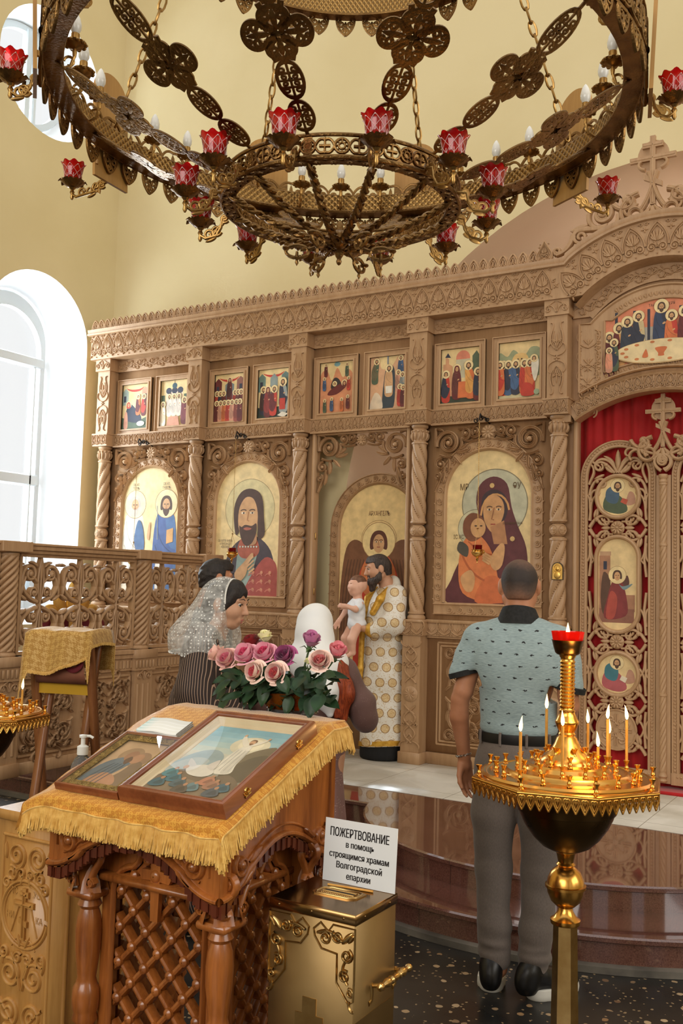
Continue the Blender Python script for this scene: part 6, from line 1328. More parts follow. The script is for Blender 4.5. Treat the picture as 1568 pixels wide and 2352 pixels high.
for v in (-.12, .12):
    mb = MB(); G = lambda a2, b2, q: F(w + np.asarray(q), v + np.asarray(a2), .02 + np.asarray(b2))
    carve(mb, [(circ((0, .004), .007, 13)[list(range(13)) + [0]], .002), (lin((-.012, -.008), (.012, -.008)), .003), leaf((.006, -.006), .8, .014, .003), leaf((-.006, -.006), 2.3, .014, .003), (lin((0, -.01), (0, .012)), .002)], G, .004); mb.build('clasp', M_brass, t)
t = thing('glazed_icon', 'smaller framed icon of embracing figures tucked behind the large glazed case', 'icon', (-1.86, 2.0, 1.1)); F = slope(-1.862, 2.005, .006); w, h = .112, .145
mb = MB(); frame4(mb, F, w, h, [(.002, 0), (0, .003), (0, .016), (.002, .020), (.007, .0205), (.010, .015)]); prism(mb, [(-w, -h), (w, -h), (w, h), (-w, h)], F, .0005, .003); mb.build('frame', M_case, t, smooth=.5)
M_riza = noisy('embossed_gilt_border', srgb(132, 104, 48), srgb(180, 150, 84), 40, .35, .8, bstr=.6, bscale=260)
mb = MB(); frame4(mb, F, w - .009, h - .009, [(0, .013), (.003, .014), (.022, .014), (.024, .016), (.026, .012)])
for sg in (1, -1):
    for k in range(8): unit(mb, lambda a2, b2, q: F(sg * (w - .022) + np.asarray(a2), np.asarray(b2), np.asarray(q) * .4 + .0135), 0, -h + .03 + k * (2 * h - .06) / 7, s=.33)
    for k in range(6): unit(mb, lambda a2, b2, q: F(np.asarray(a2), sg * (h - .022) + np.asarray(b2), np.asarray(q) * .4 + .0135), -w + .04 + k * (2 * w - .08) / 5, 0, s=.33)
mb.build('gilt_border', M_riza, t)
P = Pict(lambda a, b, q: F(a, b, np.asarray(q) * .6 + .006)); P.poly([(-w + .03, -h + .03), (w - .03, -h + .03), (w - .03, h - .03), (-w + .03, h - .03)], (196, 160, 122)); P.ell(-.012, .045, .038, .04, (156, 124, 92)); P.ell(.03, .03, .034, .038, (150, 116, 88)); P.sm([(-.075, -.11), (-.07, -.02), (-.03, .03), (.02, .02), (.0, -.06), (-.02, -.112)], (86, 104, 118)); P.sm([(.0, -.112), (.02, -.04), (.03, .02), (.065, .0), (.078, -.1)], (120, 96, 74)); P.sm([(-.06, -.1), (-.03, -.05), (.02, -.06), (.04, -.1)], (176, 124, 92)); P.ell(-.006, .042, .02, .026, (150, 104, 76)); P.ell(.022, .032, .019, .025, (168, 120, 88)); P.sm([(-.012, .02), (-.002, .04), (.012, .02), (.0, .0)], (90, 62, 48)); [P.line(bez((-.06 + q * .016, -.1), (-.05 + q * .016, -.04), (-.03 + q * .012, .0), n=6), .0014, (62, 80, 96)) for q in range(4)]; P.build('painting', t)
mb = MB(); prism(mb, [(-w + .009, -h + .009), (w - .009, -h + .009), (w - .009, h - .009), (-w + .009, h - .009)], F, .0195, .0202); mb.build('glass', M_pane, t)
# folded striped cloth behind the icons
def stripes():
    m, nt, b = base('turquoise_striped_cotton', srgb(150, 210, 214), .7); v = tex(nt, 'Object', (1, 1, 1)); s = N(nt, 'SeparateXYZ', {0: v})
    g = ramp(nt, MATH(nt, 'MULTIPLY_ADD', s.outputs[0], 5.5, 11.3), [(0.0, srgb(96, 176, 190)), (.35, srgb(150, 208, 212)), (.75, srgb(236, 238, 234))]); w_ = MATH(nt, 'GREATER_THAN', MATH(nt, 'SINE', MATH(nt, 'MULTIPLY', s.outputs[1], 420.0)), .72); setc(nt, b, mix(nt, MATH(nt, 'MULTIPLY', w_, .7), g, (.95, .97, .97, 1))); return m
mb = MB(); F = slope(-1.885, 2.195, .006); u = np.linspace(-.075, .075, 24)
for k, q in enumerate((.003, .009, .015)): loft(mb, [F(u, np.full(24, v), q + .002 * np.sin(u * 50 + k) + (0 if abs(v) < .04 else -.003)) for v in (-.04, -.037, 0, .037, .04)] + [F(u, np.full(24, v), q - .005 + 0 * u) for v in (.04, -.04)], close=False)
o = mb.build('folded_cloth', stripes(), smooth=3); o['label'] = 'folded turquoise and white striped cloth behind the two icons on the lectern'; o['category'] = 'cloth'

# ================================================================== donation box with its notice
M_abrass = noisy('tarnished_brass_sheet', srgb(132, 108, 70), srgb(160, 134, 92), 3.2, .44, 1.0, rvar=.25)
M_abrass2 = noisy('brushed_brass_ornament', srgb(176, 140, 84), srgb(204, 170, 112), 14, .28, 1.0)
SB = .847
QB = lambda p: (p[0] * SB, p[1] * SB, CAMZ + SB * (p[2] - CAMZ))
MB.GX = lambda V: V * SB + np.array([0, 0, CAMZ * (1 - SB)])
BX = thing('donation_box', 'square brass donation box with cross and scroll corner ornaments standing beside the lectern', 'box', (-1.472 * SB, 2.48 * SB, 0)); xa, xb, ya, yb, zt = -1.616, -1.328, 2.36, 2.606, .733
mb = MB(); box(mb, (xa + .004, ya + .004, -.2926), (xb - .004, yb - .004, zt - .028), b=.003); mb.build('box_body', M_abrass, BX)
mb = MB(); box(mb, (xa, ya, zt - .03), (xb, yb, zt), b=.003)
for x in (xa + .035, (xa + xb) / 2, xb - .04): lathe(mb, [(.0035, 0), (.003, .0015), (.0005, .0018)], 10, (0, 0, 0)) if False else boss(mb, 0, 0, .0038, .002, FY(x, ya, zt - .015), n=8)
for y in (ya + .05, yb - .05): boss(mb, 0, 0, .0038, .002, FX(xb, y, zt - .015), n=8)
mb.build('lid', M_abrass2 if False else noisy('polished_lid_brass', srgb(138, 106, 66), srgb(160, 130, 88), 3, .2, 1.0, rvar=.15), BX)
mb = MB(); F = FY((xa + xb) / 2, ya + .004, 0); hw = (xb - xa) / 2
for sg in (1, -1):
    G = lambda u, v, h: F(sg * (np.asarray(u, float)), v, h)
    P = np.array([(.012, .655), (.035, .625), (.085, .62), (.085, .585), (.085, .545), (.125, .495), (.138, .505), (hw - .004, .56), (hw - .004, .695), (.07, .695), (.055, .675), (.03, .695), (.008, .675), (.012, .655)])
    ridge(mb, P, .0028, .006, G)
    S = [(spi((.045, .655), .019, .005, 2.6, -1.4, 20), .0042), (spi((.085, .665), .017, .005, 2.2, 1.4, 20), .0042), (spi((.115, .62), .019, .005, 1.2, -1.4, 20), .0044), (spi((.11, .565), .017, .004, 1.0, 1.4, 18), .0042), (spi((.128, .525), .012, .004, 2.0, -1.3, 14), .004), leaf((.1, .65), .8, .05, .009), leaf((.12, .655), .9, .035, .006), (bez((.02, .665), (.06, .69), (.1, .655), n=8), .004), (bez((.115, .61), (.09, .58), (.12, .545), n=8), .004), (bez((.126, .505), (.12, .49), (.135, .47), (.142, .48), 8), .004)]
    carve(mb, S, G, .007)
mb.build('corner_ornament', M_abrass2, BX)
mb = MB()
P = [(-.022, .08), (.022, .08), (.022, .32), (.09, .32), (.09, .362), (.022, .362), (.022, .40), (.045, .40), (.045, .44), (.022, .44), (.022, .485), (-.022, .485), (-.022, .44), (-.045, .44), (-.045, .40), (-.022, .40), (-.022, .362), (-.09, .362), (-.09, .32), (-.022, .32)]
prism(mb, P, F, -.001, .0035); mb.build('brass_cross', M_abrass2, BX, smooth=0)
mb = MB(); G = FX(xb - .004, 0, 0); ridge(mb, lin((ya + .004, .452), (yb - .004, .452)), .0015, -.004, G); prism(mb, [(ya + .012, -.25), (yb - .012, -.25), (yb - .012, .447), (ya + .012, .447)], G, -.001, .002); mb.build('box_door', M_abrass, BX, smooth=0)
hb = MB(); hb.X = None; lathe(hb, [(.001, -.095), (.010, -.09), (.0115, -.08), (.006, -.072), (.009, -.06), (.013, -.045), (.008, -.03), (.012, -.022), (.008, -.014), (.011, 0), (.008, .014), (.012, .022), (.008, .03), (.013, .045), (.009, .06), (.006, .072), (.0115, .08), (.010, .09), (.001, .095)], 14)
mb = MB()
for y, sg in ((2.46, -1), (2.60, 1)):
    ridge(mb, np.array([(y - .012, .472), (y + .004, .476), (y + .006, .50), (y + .006 + .006 * sg, .522)]), .008, .004, G, sec='o'); tube(mb, [(xb - .004, y + .006, .515), (xb + .03, y + .006, .523)], .006, 8)
mb.stamp(hb, lambda V: np.stack([V[:, 0] + xb + .032, V[:, 2] + 2.535, V[:, 1] + .524], 1)); mb.build('handle', M_abrass2, BX)
mb = MB(); F = FZ; Gz = lambda u, v, h: np.stack([-1.462 + np.asarray(u, float), 2.498 + np.asarray(v, float) + 0 * np.asarray(u, float), zt + np.asarray(h, float) + 0 * np.asarray(u, float)], -1)
prism(mb, [(-.065, -.04), (.045, -.04), (.068, -.02), (.072, .03), (.05, .04), (-.05, .04), (-.075, .02), (-.078, -.025)], Gz, 0, .003); ridge(mb, np.array([(-.06, -.032), (.042, -.032), (.062, -.016), (.062, .024), (.046, .032), (-.046, .032), (-.066, .016), (-.066, -.022), (-.06, -.032)]), .003, .003, Gz, hb=.003); prism(mb, [(-.05, -.007), (.05, -.007), (.05, .007), (-.05, .007)], Gz, .003, .0045, m=1); ridge(mb, np.array([(-.052, -.010), (.052, -.010), (.052, .010), (-.052, .010), (-.052, -.010)]), .002, .004, Gz, hb=.003)
for k in range(18): boss(mb, -.05 + k * .0059, -.02, .002, .002, Gz, hb=.003, n=6); boss(mb, -.05 + k * .0059, .02, .002, .002, Gz, hb=.003, n=6)
mb.build('coin_slot_plate', [M_abrass2, base('dark_slot', srgb(30, 24, 18), .8)[0]], BX)
M_card = base('laminated_white_card', srgb(232, 234, 234), .22, coat=.4)[0]; M_ink = base('black_ink', srgb(34, 28, 28), .5)[0]
t = thing('notice_card', 'white printed notice card standing on the brass donation box', 'sign', QB((-1.452, 2.59, zt))); la = .06
Fs = lambda u, v, h: np.stack([-1.452 + np.asarray(u, float), 2.585 + np.asarray(v, float) * math.sin(la) - np.asarray(h, float), zt + .001 + np.asarray(v, float) * math.cos(la)], -1)
mb = MB(); prism(mb, [(-.124, 0), (.124, 0), (.124, .184), (-.124, .184)], Fs, -.0015, 0); cd = mb.build('card', M_card, t, smooth=0)
mb = MB()
for tx, u, v, sz, sx in (('ПОЖЕРТВОВАНИЕ', -.004, .134, .036, .62), ('в помощь', .0, .105, .026, .80), ('строящимся храмам', -.002, .073, .026, .78), ('Волгоградской', .0, .043, .027, .80), ('епархии', .0, .014, .026, .80)):
    for V2, Fc in glyphs(tx, sz, sx):
        for ox, oy in ((0, 0), (.0007, 0), (-.0007, 0)): mb.add(Fs(V2[:, 0] + u + ox, V2[:, 1] + v + oy, np.full(len(V2), .0006 + abs(ox) * .1)), Fc)
mb.build('lettering', M_ink, cd, smooth=0)
M_wax = noisy('beeswax', srgb(214, 148, 56), srgb(228, 168, 80), 30, .45)
def rod(a, b, r):
    m_ = MB(); tube(m_, [a, np.array(a) * .5 + np.array(b) * .5, b], r, 10)
    return m_
o = rod((-1.532, 2.545, zt + .0035), (-1.388, 2.562, zt + .0035), .0034).build('wax_candle', M_wax); o['label'] = 'thin unlit yellow candle lying on the lid of the brass donation box'; o['category'] = 'candle'

MB.GX = None
# ================================================================== brass candle stands
M_cbrass = noisy('warm_polished_brass', srgb(208, 152, 70), srgb(228, 176, 92), 6, .24, 1.0, rvar=.12)
M_cdark = noisy('dark_cast_brass', srgb(92, 70, 40), srgb(120, 94, 56), 5, .3, 1.0, rvar=.2)
M_red = M_ruby
M_oil = base('red_glass_oil_cup', srgb(226, 24, 10), .08, trans=.5, ior=1.3, emis=srgb(220, 20, 6), es=.12)[0]
M_flame2 = base('flame_tip', (1, .8, .5, 1), .5, emis=(1.0, .66, .24, 1), es=3.2)[0]
M_wick = base('burnt_wick', srgb(40, 30, 24), .9)[0]
def candle_stand(cx, cy, label, dz=0.0):
    t = thing('candle_stand', label, 'candle stand', (cx, cy, 0)); c = (cx, cy, 0)
    mb = MB(); lathe(mb, [(.046, .08), (.037, .585)], 6, c, ph=.25); lathe(mb, [(.17, 0), (.17, .02), (.12, .04), (.07, .06), (.05, .085)], 28, c); mb.build('pedestal', M_abrass2, t, smooth=.5)
    mb = MB(); lathe(mb, [(.045, .582), (.047, .588), (.047, .596), (.035, .604), (.024, .622), (.022, .632), (.03, .637), (.046, .652), (.056, .675), (.0585, .692), (.064, .694), (.064, .702), (.0585, .704), (.056, .720), (.046, .742), (.03, .756), (.024, .760), (.03, .765), (.024, .772), (.03, .80), (.034, .803), (.034, .808)], 32, c); mb.build('knop', M_cbrass, t)
    mb = MB(); lathe(mb, [(.034, .808), (.05, .81), (.075, .822), (.105, .850), (.130, .885), (.145, .915), (.150, .93), (.155, .932), (.16, .95), (.172, .985), (.185, 1.0), (.185, 1.012)], 40, c); mb.build('bowl', M_cdark, t)
    mb = MB(); ph = math.radians(35); oc = lambda r, z: [(cx + r * math.cos(ph + k * PI / 4), cy + r * math.sin(ph + k * PI / 4), z) for k in range(8)]
    loft(mb, [oc(.18, 1.008), oc(.302, 1.012), oc(.304, 1.014), oc(.304, 1.035), oc(.300, 1.037), oc(.15, 1.037)]); 
    lathe(mb, [(.272, 1.036), (.272, 1.042), (.262, 1.048), (.254, 1.047), (.25, 1.044), (.205, 1.048), (.198, 1.058), (.188, 1.062), (.18, 1.060), (.14, 1.064), (.132, 1.076), (.122, 1.080), (.114, 1.078), (.085, 1.082), (.07, 1.09), (.03, 1.095)], 48, c); mb.build('tray', M_cbrass, t, smooth=.6)
    mb = MB()
    for k in range(8):
        p, q = np.array(oc(.305, 0)[k]), np.array(oc(.305, 0)[(k + 1) % 8]); e = q - p; L = np.linalg.norm(e); e /= L; nrm = np.array([e[1], -e[0], 0]); F = lambda u, v, h: p + np.multiply.outer(np.asarray(u, float), e) + np.multiply.outer(np.asarray(h, float), nrm) + np.multiply.outer(np.asarray(v, float) + 1.032, [0, 0, 1.])
        n = 9; w_ = L / n
        for i in range(n):
            u0 = (i + .5) * w_; S = [(bez((0, -.050), (w_ * .35, -.034), (w_ * .5, -.022), n=5), .0026), (bez((0, -.010), (w_ * .46, -.002), (w_ * .38, -.024), (0, -.040), 8), .0024), leaf((0, -.034), PI / 2, .022, .0032, n=4), (bez((w_ * .5, -.022), (w_ * .42, -.01), (w_ * .5, -.002), n=4), .0024)]
            carve(mb, mv(S + mir(S), u0, 0), F, .0012, sec='o')
        carve(mb, [(lin((0, -.002), (L, -.002)), .003)], F, .002, sec='o')
    mb.build('pierced_edging', M_cbrass, t)
    mb = MB(); lathe(mb, [(.085, 1.082), (.083, 1.092), (.07, 1.105), (.052, 1.122), (.04, 1.14), (.032, 1.16), (.024, 1.168), (.028, 1.172), (.024, 1.178), (.030, 1.188), (.036, 1.203), (.038, 1.209), (.036, 1.214), (.030, 1.226), (.024, 1.240), (.026, 1.246), (.022, 1.25)] + [(.0215 + .0035 * (k % 2), 1.255 + k * .0058) for k in range(27)] + [(.022, 1.412), (.026, 1.418), (.027, 1.425)], 32, c); mb.build('ridged_stem', M_cbrass, t)
    mb = MB(); lathe(mb, [(.022, 1.42), (.034, 1.424), (.04, 1.43), (.046, 1.45), (.05, 1.468), (.052, 1.47), (.048, 1.468), (.04, 1.44), (.02, 1.43)], 32, c)
    for k in range(8): a = k * PI / 4; boss(mb, 0, 0, .005, .0015, lambda u, v, h: np.stack([cx + (.0425 + .15 * np.asarray(v) + np.asarray(h)) * np.cos(a + np.asarray(u) / .043), cy + (.0425 + .15 * np.asarray(v) + np.asarray(h)) * np.sin(a + np.asarray(u) / .043), 1.447 + np.asarray(v)], -1), n=6)
    mb.build('lamp_holder', M_cdark, t)
    mb = MB(); n = 40; a = np.linspace(0, 2 * PI, n, endpoint=False); loft(mb, [np.stack([cx + r * (1 + .03 * np.cos(a * 10)) * np.cos(a), cy + r * (1 + .03 * np.cos(a * 10)) * np.sin(a), np.full(n, z)], 1) for r, z in ((.02, 1.452), (.044, 1.455), (.049, 1.475), (.053, 1.498), (.050, 1.498), (.046, 1.476), (.042, 1.462), (.02, 1.46))]); mb.build('red_glass_cup', M_oil, t)
    mb = MB(); lathe(mb, [(.001, 1.478), (.0035, 1.483), (.0065, 1.492), (.006, 1.502), (.003, 1.516), (.0005, 1.526)], 12, c); fl = mb.build('lamp_flame', M_flame2, t)
    hold = []
    for rr, n, z, o in ((.058, 6, 1.10, .2), (.098, 10, 1.080, .1), (.155, 14, 1.061, .0), (.225, 18, 1.047, .17), (.283, 8, 1.037, 0.0)):
        for k in range(n):
            a = o + k * 2 * PI / n if rr < .28 else ph + k * PI / 4; hold.append((rr * math.cos(a), rr * math.sin(a), z))
    first = None
    for hx, hy, hz in hold:
        if first is None:
            mb = MB(); lathe(mb, [(.0085, 0), (.009, .003), (.0055, .006), (.0075, .011), (.005, .017), (.0055, .024), (.0095, .031), (.0105, .034), (.0095, .034), (.005, .029), (.001, .029)], 12); first = mb.build('candle_cup', M_cbrass); first.parent = t; first.location = (hx, hy, hz); base_o = first
        else: c2 = base_o.copy(); COL.objects.link(c2); c2.parent = t; c2.location = (hx, hy, hz)
    return t, hold
CS, HOLD = candle_stand(-.98, 3.085, 'tall brass candle stand with an octagonal tray before the man in the polo shirt')
C2 = copy_tree(CS, loc=(-3.585, 2.93, -.012), label='brass candle stand at the left edge, mostly outside the picture')
[bpy.data.objects.remove(o) for o in kids(C2) if o.name.startswith('lamp_flame')]
def candle(x, y, z, h, label, lit=True, lean=(0, 0)):
    t = thing('wax_candle', label, 'candle', (x, y, z), 'lit candles on the brass stand'); b = (x + lean[0], y + lean[1], z + h)
    rod((x, y, z), b, .0046).build('wax', M_wax, t)
    mb = MB(); tube(mb, [b, (b[0], b[1], b[2] + .007)], .001, 5); mb.build('wick', M_wick, t)
    mb = MB(); k = R_.uniform(-.004, .004); P = [(0, .002, .0006), (0, .006, .0042), (.0, .014, .0062), (k * .3, .024, .0056), (k * .8, .036, .0032), (k * 1.5, .046, .0012), (k * 2, .050, .0003)]
    lathe(mb, [(r, q) for _, q, r in P], 12); mb.V = [V_ + np.stack([np.interp(V_[:, 2], [p[1] for p in P], [p[0] for p in P]), 0 * V_[:, 2], 0 * V_[:, 2]], 1) + np.array(b) for V_ in mb.V]; mb.build('flame', M_flame2, t)
def near(u, v): return min(HOLD, key=lambda q: (q[0] - u) ** 2 + (q[1] - v) ** 2)
LBL = ['lit candle standing leftmost on the tray of the brass stand', 'lit candle at the front of the tray, left of the glowing stem', 'lit candle half hidden behind the front one, left of the stem', 'lit candle at the back of the tray just right of the ridged stem', 'shortest of the three upright candles clustered at the right of the tray', 'middle candle of the three clustered at the right of the tray', 'tallest and nearest candle of the three clustered at the right of the tray', 'short burnt-down candle with a big flame in front of the stem']
used = set()
for (u, v), h, lb in zip(((-.079, -.202), (.014, -.17), (-.066, .043), (.016, .237), (.072, .24), (.108, .157), (.128, .127), (.097, .005)), (.118, .125, .13, .105, .08, .125, .135, .03), LBL):
    hq = min((q for q in HOLD if q not in used), key=lambda q: (q[0] - u) ** 2 + (q[1] - v) ** 2); used.add(hq)
    candle(-.98 + hq[0], 3.085 + hq[1], hq[2] + .028, h, lb)
for px_, (u, v), h, lb in ((0, (.13, -.05), .085, 'lit candle at the very left edge of the picture'), (1, (.20, .02), .075, 'lit candle standing nearest the tray rim of the stand at the left edge')):
    hq = near(u, v); candle(-3.585 + hq[0], 2.93 + hq[1], hq[2] + .016, h, lb)
for pos in ((-.98, 3.06, 1.24),):
    l = bpy.data.lights.new('candle_glow', 'POINT'); l.energy = 2.0; l.color = (1, .56, .2); l.shadow_soft_size = .05; o = bpy.data.objects.new('candle_glow', l); COL.objects.link(o); o.location = (-.86, 3.0, 1.27)

# ================================================================== honey-coloured carved stand at the left
M_honey = wood('honey_pine', srgb(168, 118, 58), srgb(198, 148, 82), 7, .35, coat=.3)
KB = thing('carved_cabinet', 'narrow honey-coloured carved cabinet beside the lectern at the left edge', 'cabinet', (-2.31, 2.3, 0)); xa, xb, ya, yb = -2.45, -2.195, 2.1, 2.5
mb = MB(); box(mb, (xa, ya, 0), (xb, yb, .885)); mb.build('cabinet_body', M_honey, KB, smooth=0)
mb = MB(); box(mb, (xa - .012, ya - .012, .885), (xb + .012, yb + .012, .915), b=.004); mb.build('cabinet_top', M_honey, KB, smooth=0)
mb = MB(); F = FY((xa + xb) / 2 + .004, ya, 0); xw = .105
for R4 in ([(-xw, .12), (xw, .12), (xw, .84), (-xw, .84), (-xw, .12)],):
    for p, q in zip(R4, R4[1:]): ridge(mb, lin(p, q), .006, .006, F)
ridge(mb, circ((0, .618), .098, 44), .006, .007, F); ridge(mb, circ((0, .618), .088, 44), .003, .005, F)
for sg in (1, -1):
    G = lambda u, v, h: F(sg * np.asarray(u, float), v, h)
    S = [(spi((.045, .785), .040, .008, -1.4, -1.8, 34), .006), (spi((.06, .73), .024, .006, 1.2, 1.4, 20), .005), (spi((.08, .70), .018, .005, 2.5, -1.3, 16), .005), (spi((.02, .735), .016, .005, 0, 1.2, 14), .004), (spi((.05, .44), .044, .008, 1.2, 1.8, 34), .006), (spi((.02, .49), .018, .005, 2.5, -1.3, 16), .005), (spi((.08, .50), .02, .005, -1, -1.3, 18), .005), (spi((.05, .33), .044, .008, -1.2, -1.8, 34), .006), (spi((.05, .21), .042, .008, 1.0, 1.8, 34), .006), (bez((.005, .40), (.02, .47), (.045, .50), n=8), .005), (bez((.0, .26), (.02, .3), (.09, .36), n=8), .005), leaf((.085, .46), 1.4, .05, .007), leaf((.09, .77), 1.5, .05, .007), leaf((.02, .70), 1.8, .05, .007), leaf((.01, .52), 1.2, .04, .006), leaf((.09, .28), 1.6, .05, .007)]
    carve(mb, S, G, .008); 
orthodox(mb, lambda a, b, h: F(a, np.asarray(b) + .545, np.asarray(h) + .004), .15, .008, .042, .004)
ridge(mb, lin((-.05, .52), (-.03, .545), (.03, .545), (.05, .52)), .003, .004, F); carve(mb, [(lin((-.055, .56), (-.02, .655)), .003), (lin((.055, .56), (.02, .655)), .003)], F, .004)
for tx, u, v in (('ІС', -.048, .672), ('ХС', .048, .672), ('НИ', -.062, .60), ('КА', .062, .60)):
    for V2, Fc in glyphs(tx, .028, .8): mb.add(F(V2[:, 0] + u, V2[:, 1] + v, np.full(len(V2), .004)), Fc)
mb.build('carved_panel', M_honey, KB)
mb = MB(); F = FX(xb, 0, 0); R4 = [(ya + .05, .12), (yb - .04, .12), (yb - .04, .84), (ya + .05, .84), (ya + .05, .12)]
for p, q in zip(R4, R4[1:]): ridge(mb, lin(p, q), .008, .008, F)
for k in range(7):
    for c in (ya + .14, yb - .13): ridge(mb, spi((c, .18 + k * .10), .042, .008, k * PI, (1.7 if k % 2 else -1.7), 30), .007, .010, F)
    carve(mb, [leaf((ya + .21, .16 + k * .1), 1.2, .09, .012)], F, .01)
mb.build('carved_panel', M_honey, KB)
t = thing('soap_dispenser', 'clear plastic pump bottle on the honey-coloured cabinet behind the icons', 'bottle', (-2.385, 2.37, .915)); c = (-2.385, 2.37, .915)
M_clear = base('clear_plastic', (.96, .98, .97, 1), .06, trans=.92, ior=1.3)[0]; M_pump = base('white_plastic', srgb(226, 228, 224), .35)[0]
mb = MB(); lathe(mb, [(.034, 0), (.038, .004), (.038, .08), (.035, .10), (.026, .118), (.016, .128), (.0145, .138)], 28, c); mb.build('bottle', M_clear, t)
mb = MB(); lathe(mb, [(.030, .002), (.0345, .006), (.0345, .062)], 24, c); mb.build('gel', base('clear_gel', (.9, .95, .93, 1), .05, trans=.9, ior=1.33)[0], t)
mb = MB(); lathe(mb, [(.018, .132), (.0185, .136), (.0185, .158), (.012, .162), (.0075, .164), (.0075, .186), (.013, .188), (.013, .195), (.004, .197)], 20, c); tube(mb, [(c[0], c[1], c[2] + .192), (c[0] + .018, c[1] + .012, c[2] + .192), (c[0] + .028, c[1] + .018, c[2] + .186)], .0045, 8); mb.build('pump', M_pump, t)

# ================================================================== folding stand draped with brocade
FS = thing('folding_lectern', 'folding wooden lectern stand draped with a gold brocade cloth before the choir screen', 'lectern', (-4.03, 3.87, 0)); M_fold = wood('reddish_pine', srgb(128, 76, 40), srgb(160, 104, 62), 7, .38, coat=.2)
TF = T((-4.03, 3.87, 0), rz=math.radians(46.7 - 30))
def put(fn, name, m, par=FS, **k): mb = MB(); mb.X = TF; fn(mb); return mb.build(name, m, par, **k)
def bar(mb, a, b, w, d):
    a, b = np.array(a, float), np.array(b, float); e = b - a; sx_ = np.array([1., 0, 0]); n = np.cross(e / np.linalg.norm(e), sx_)
    q = lambda c: [c - sx_ * w - n * d, c + sx_ * w - n * d, c + sx_ * w + n * d, c - sx_ * w + n * d]; loft(mb, [q(a), q(b)])
for sx_ in (-.17, .17): put(lambda mb: bar(mb, (sx_, .17, 0), (sx_, -.10, 1.33), .022, .013), 'leg', M_fold, smooth=0)
for sx_ in (-.125, .125): put(lambda mb: bar(mb, (sx_, -.17, 0), (sx_, .10, 1.33), .022, .013), 'leg', M_fold, smooth=0)
put(lambda mb: [mb.stamp(hbx, lambda V: np.stack([V[:, 2], V[:, 0] - .088, V[:, 1] + .39], 1)) for hbx in [(lambda h: (lathe(h, [(.011, -.13), (.012, -.09), (.016, -.075), (.011, -.06), (.014, -.03), (.018, 0), (.014, .03), (.011, .06), (.016, .075), (.012, .09), (.011, .13)], 14), h)[1])(MB())]], 'turned_stretcher', M_fold)
put(lambda mb: (tube(mb, [(-.19, -.10, 1.32), (.19, -.10, 1.32)], .02, 10), tube(mb, [(-.19, .10, 1.32), (.19, .10, 1.32)], .02, 10)), 'top_rail', M_fold)
put(lambda mb: box(mb, (-.16, -.045, 1.0), (.16, -.02, 1.08)), 'lower_band', base('yellow_webbing', srgb(206, 160, 36), .7)[0])
M_bcross = M_burg
def cross_cloth(mb):
    u = np.linspace(-.15, .15, 20); loft(mb, [np.stack([u, np.full(20, y), np.full(20, z)], 1) for y, z in ((-.125, 1.30), (-.10, 1.12), (-.075, 1.06), (-.05, 1.07))], close=False)
cc = put(cross_cloth, 'burgundy_sling', noisy('rose_lining', srgb(170, 112, 88), srgb(150, 92, 72), 6, .7), smooth=3)
def crosses(mb):
    for c in (-.09, .09):
        F = lambda u, v, h: np.stack([c + np.asarray(u, float), -.113 - np.asarray(h, float) + .09 * np.asarray(v, float) + 0 * np.asarray(u, float), 1.185 + np.asarray(v, float)], -1)
        ridge(mb, circ((0, 0), .048, 25)[list(range(25)) + [0]], .014, .003, F); carve(mb, [(lin((-.022, 0), (.022, 0)), .006), (lin((0, -.022), (0, .022)), .006)], F, .003)
put(crosses, 'woven_crosses', M_burg, cc)
DC = thing('draped_brocade_cloth', 'gold brocade cloth with short fringe thrown over the folding stand', 'cloth', (-4.03, 3.87, 1.3))
n = 34; us = np.linspace(-.235, .235, n); mb = MB(); mb.X = TF; rows = []
for s in np.linspace(0, 1, 26):
    row = []
    for u in us:
        hem = .17 + .05 * math.cos(u * 9 + .8) + (.13 if u < -.15 else 0) * min(1, (-.15 - u) * 20 if u < -.15 else 0) + (.06 if u > .18 else 0)
        L1, L2 = hem, .22; tot = L1 + L2 + .22; d = s * tot
        if d < L1: y, z = -.135 - .012 * math.sin(u * 30) - (L1 - d) * .10, 1.345 - (L1 - d)
        elif d < L1 + L2: q = (d - L1) / L2; y, z = -.135 + q * .27, 1.345 + .012 * math.sin(q * PI)
        else: y, z = .135 + .01 * math.sin(u * 26), 1.345 - (d - L1 - L2)
        ed = max(0, abs(u) - .19); row.append((math.copysign(min(abs(u), .19) + ed * .35, u), y, z - ed * 1.6 + .004 * math.sin(u * 40)))
    rows.append(row)
loft(mb, rows, close=False); mb.build('cloth', M_broc2, DC, smooth=3)
mb = MB(); R0 = TF(np.array(rows[0])); nd = TF(np.array([[0, -1., 0]])) - TF(np.array([[0, 0, 0.]])); fringe(mb, R0, nd[0] * .008, .018, 500, w=.0018)
for cidx in (0, -1): fringe(mb, TF(np.array([r[cidx] for r in rows])), nd[0] * .006, .016, 300, w=.0018)
mb.build('fringe', M_fringe, DC, kind='stuff')
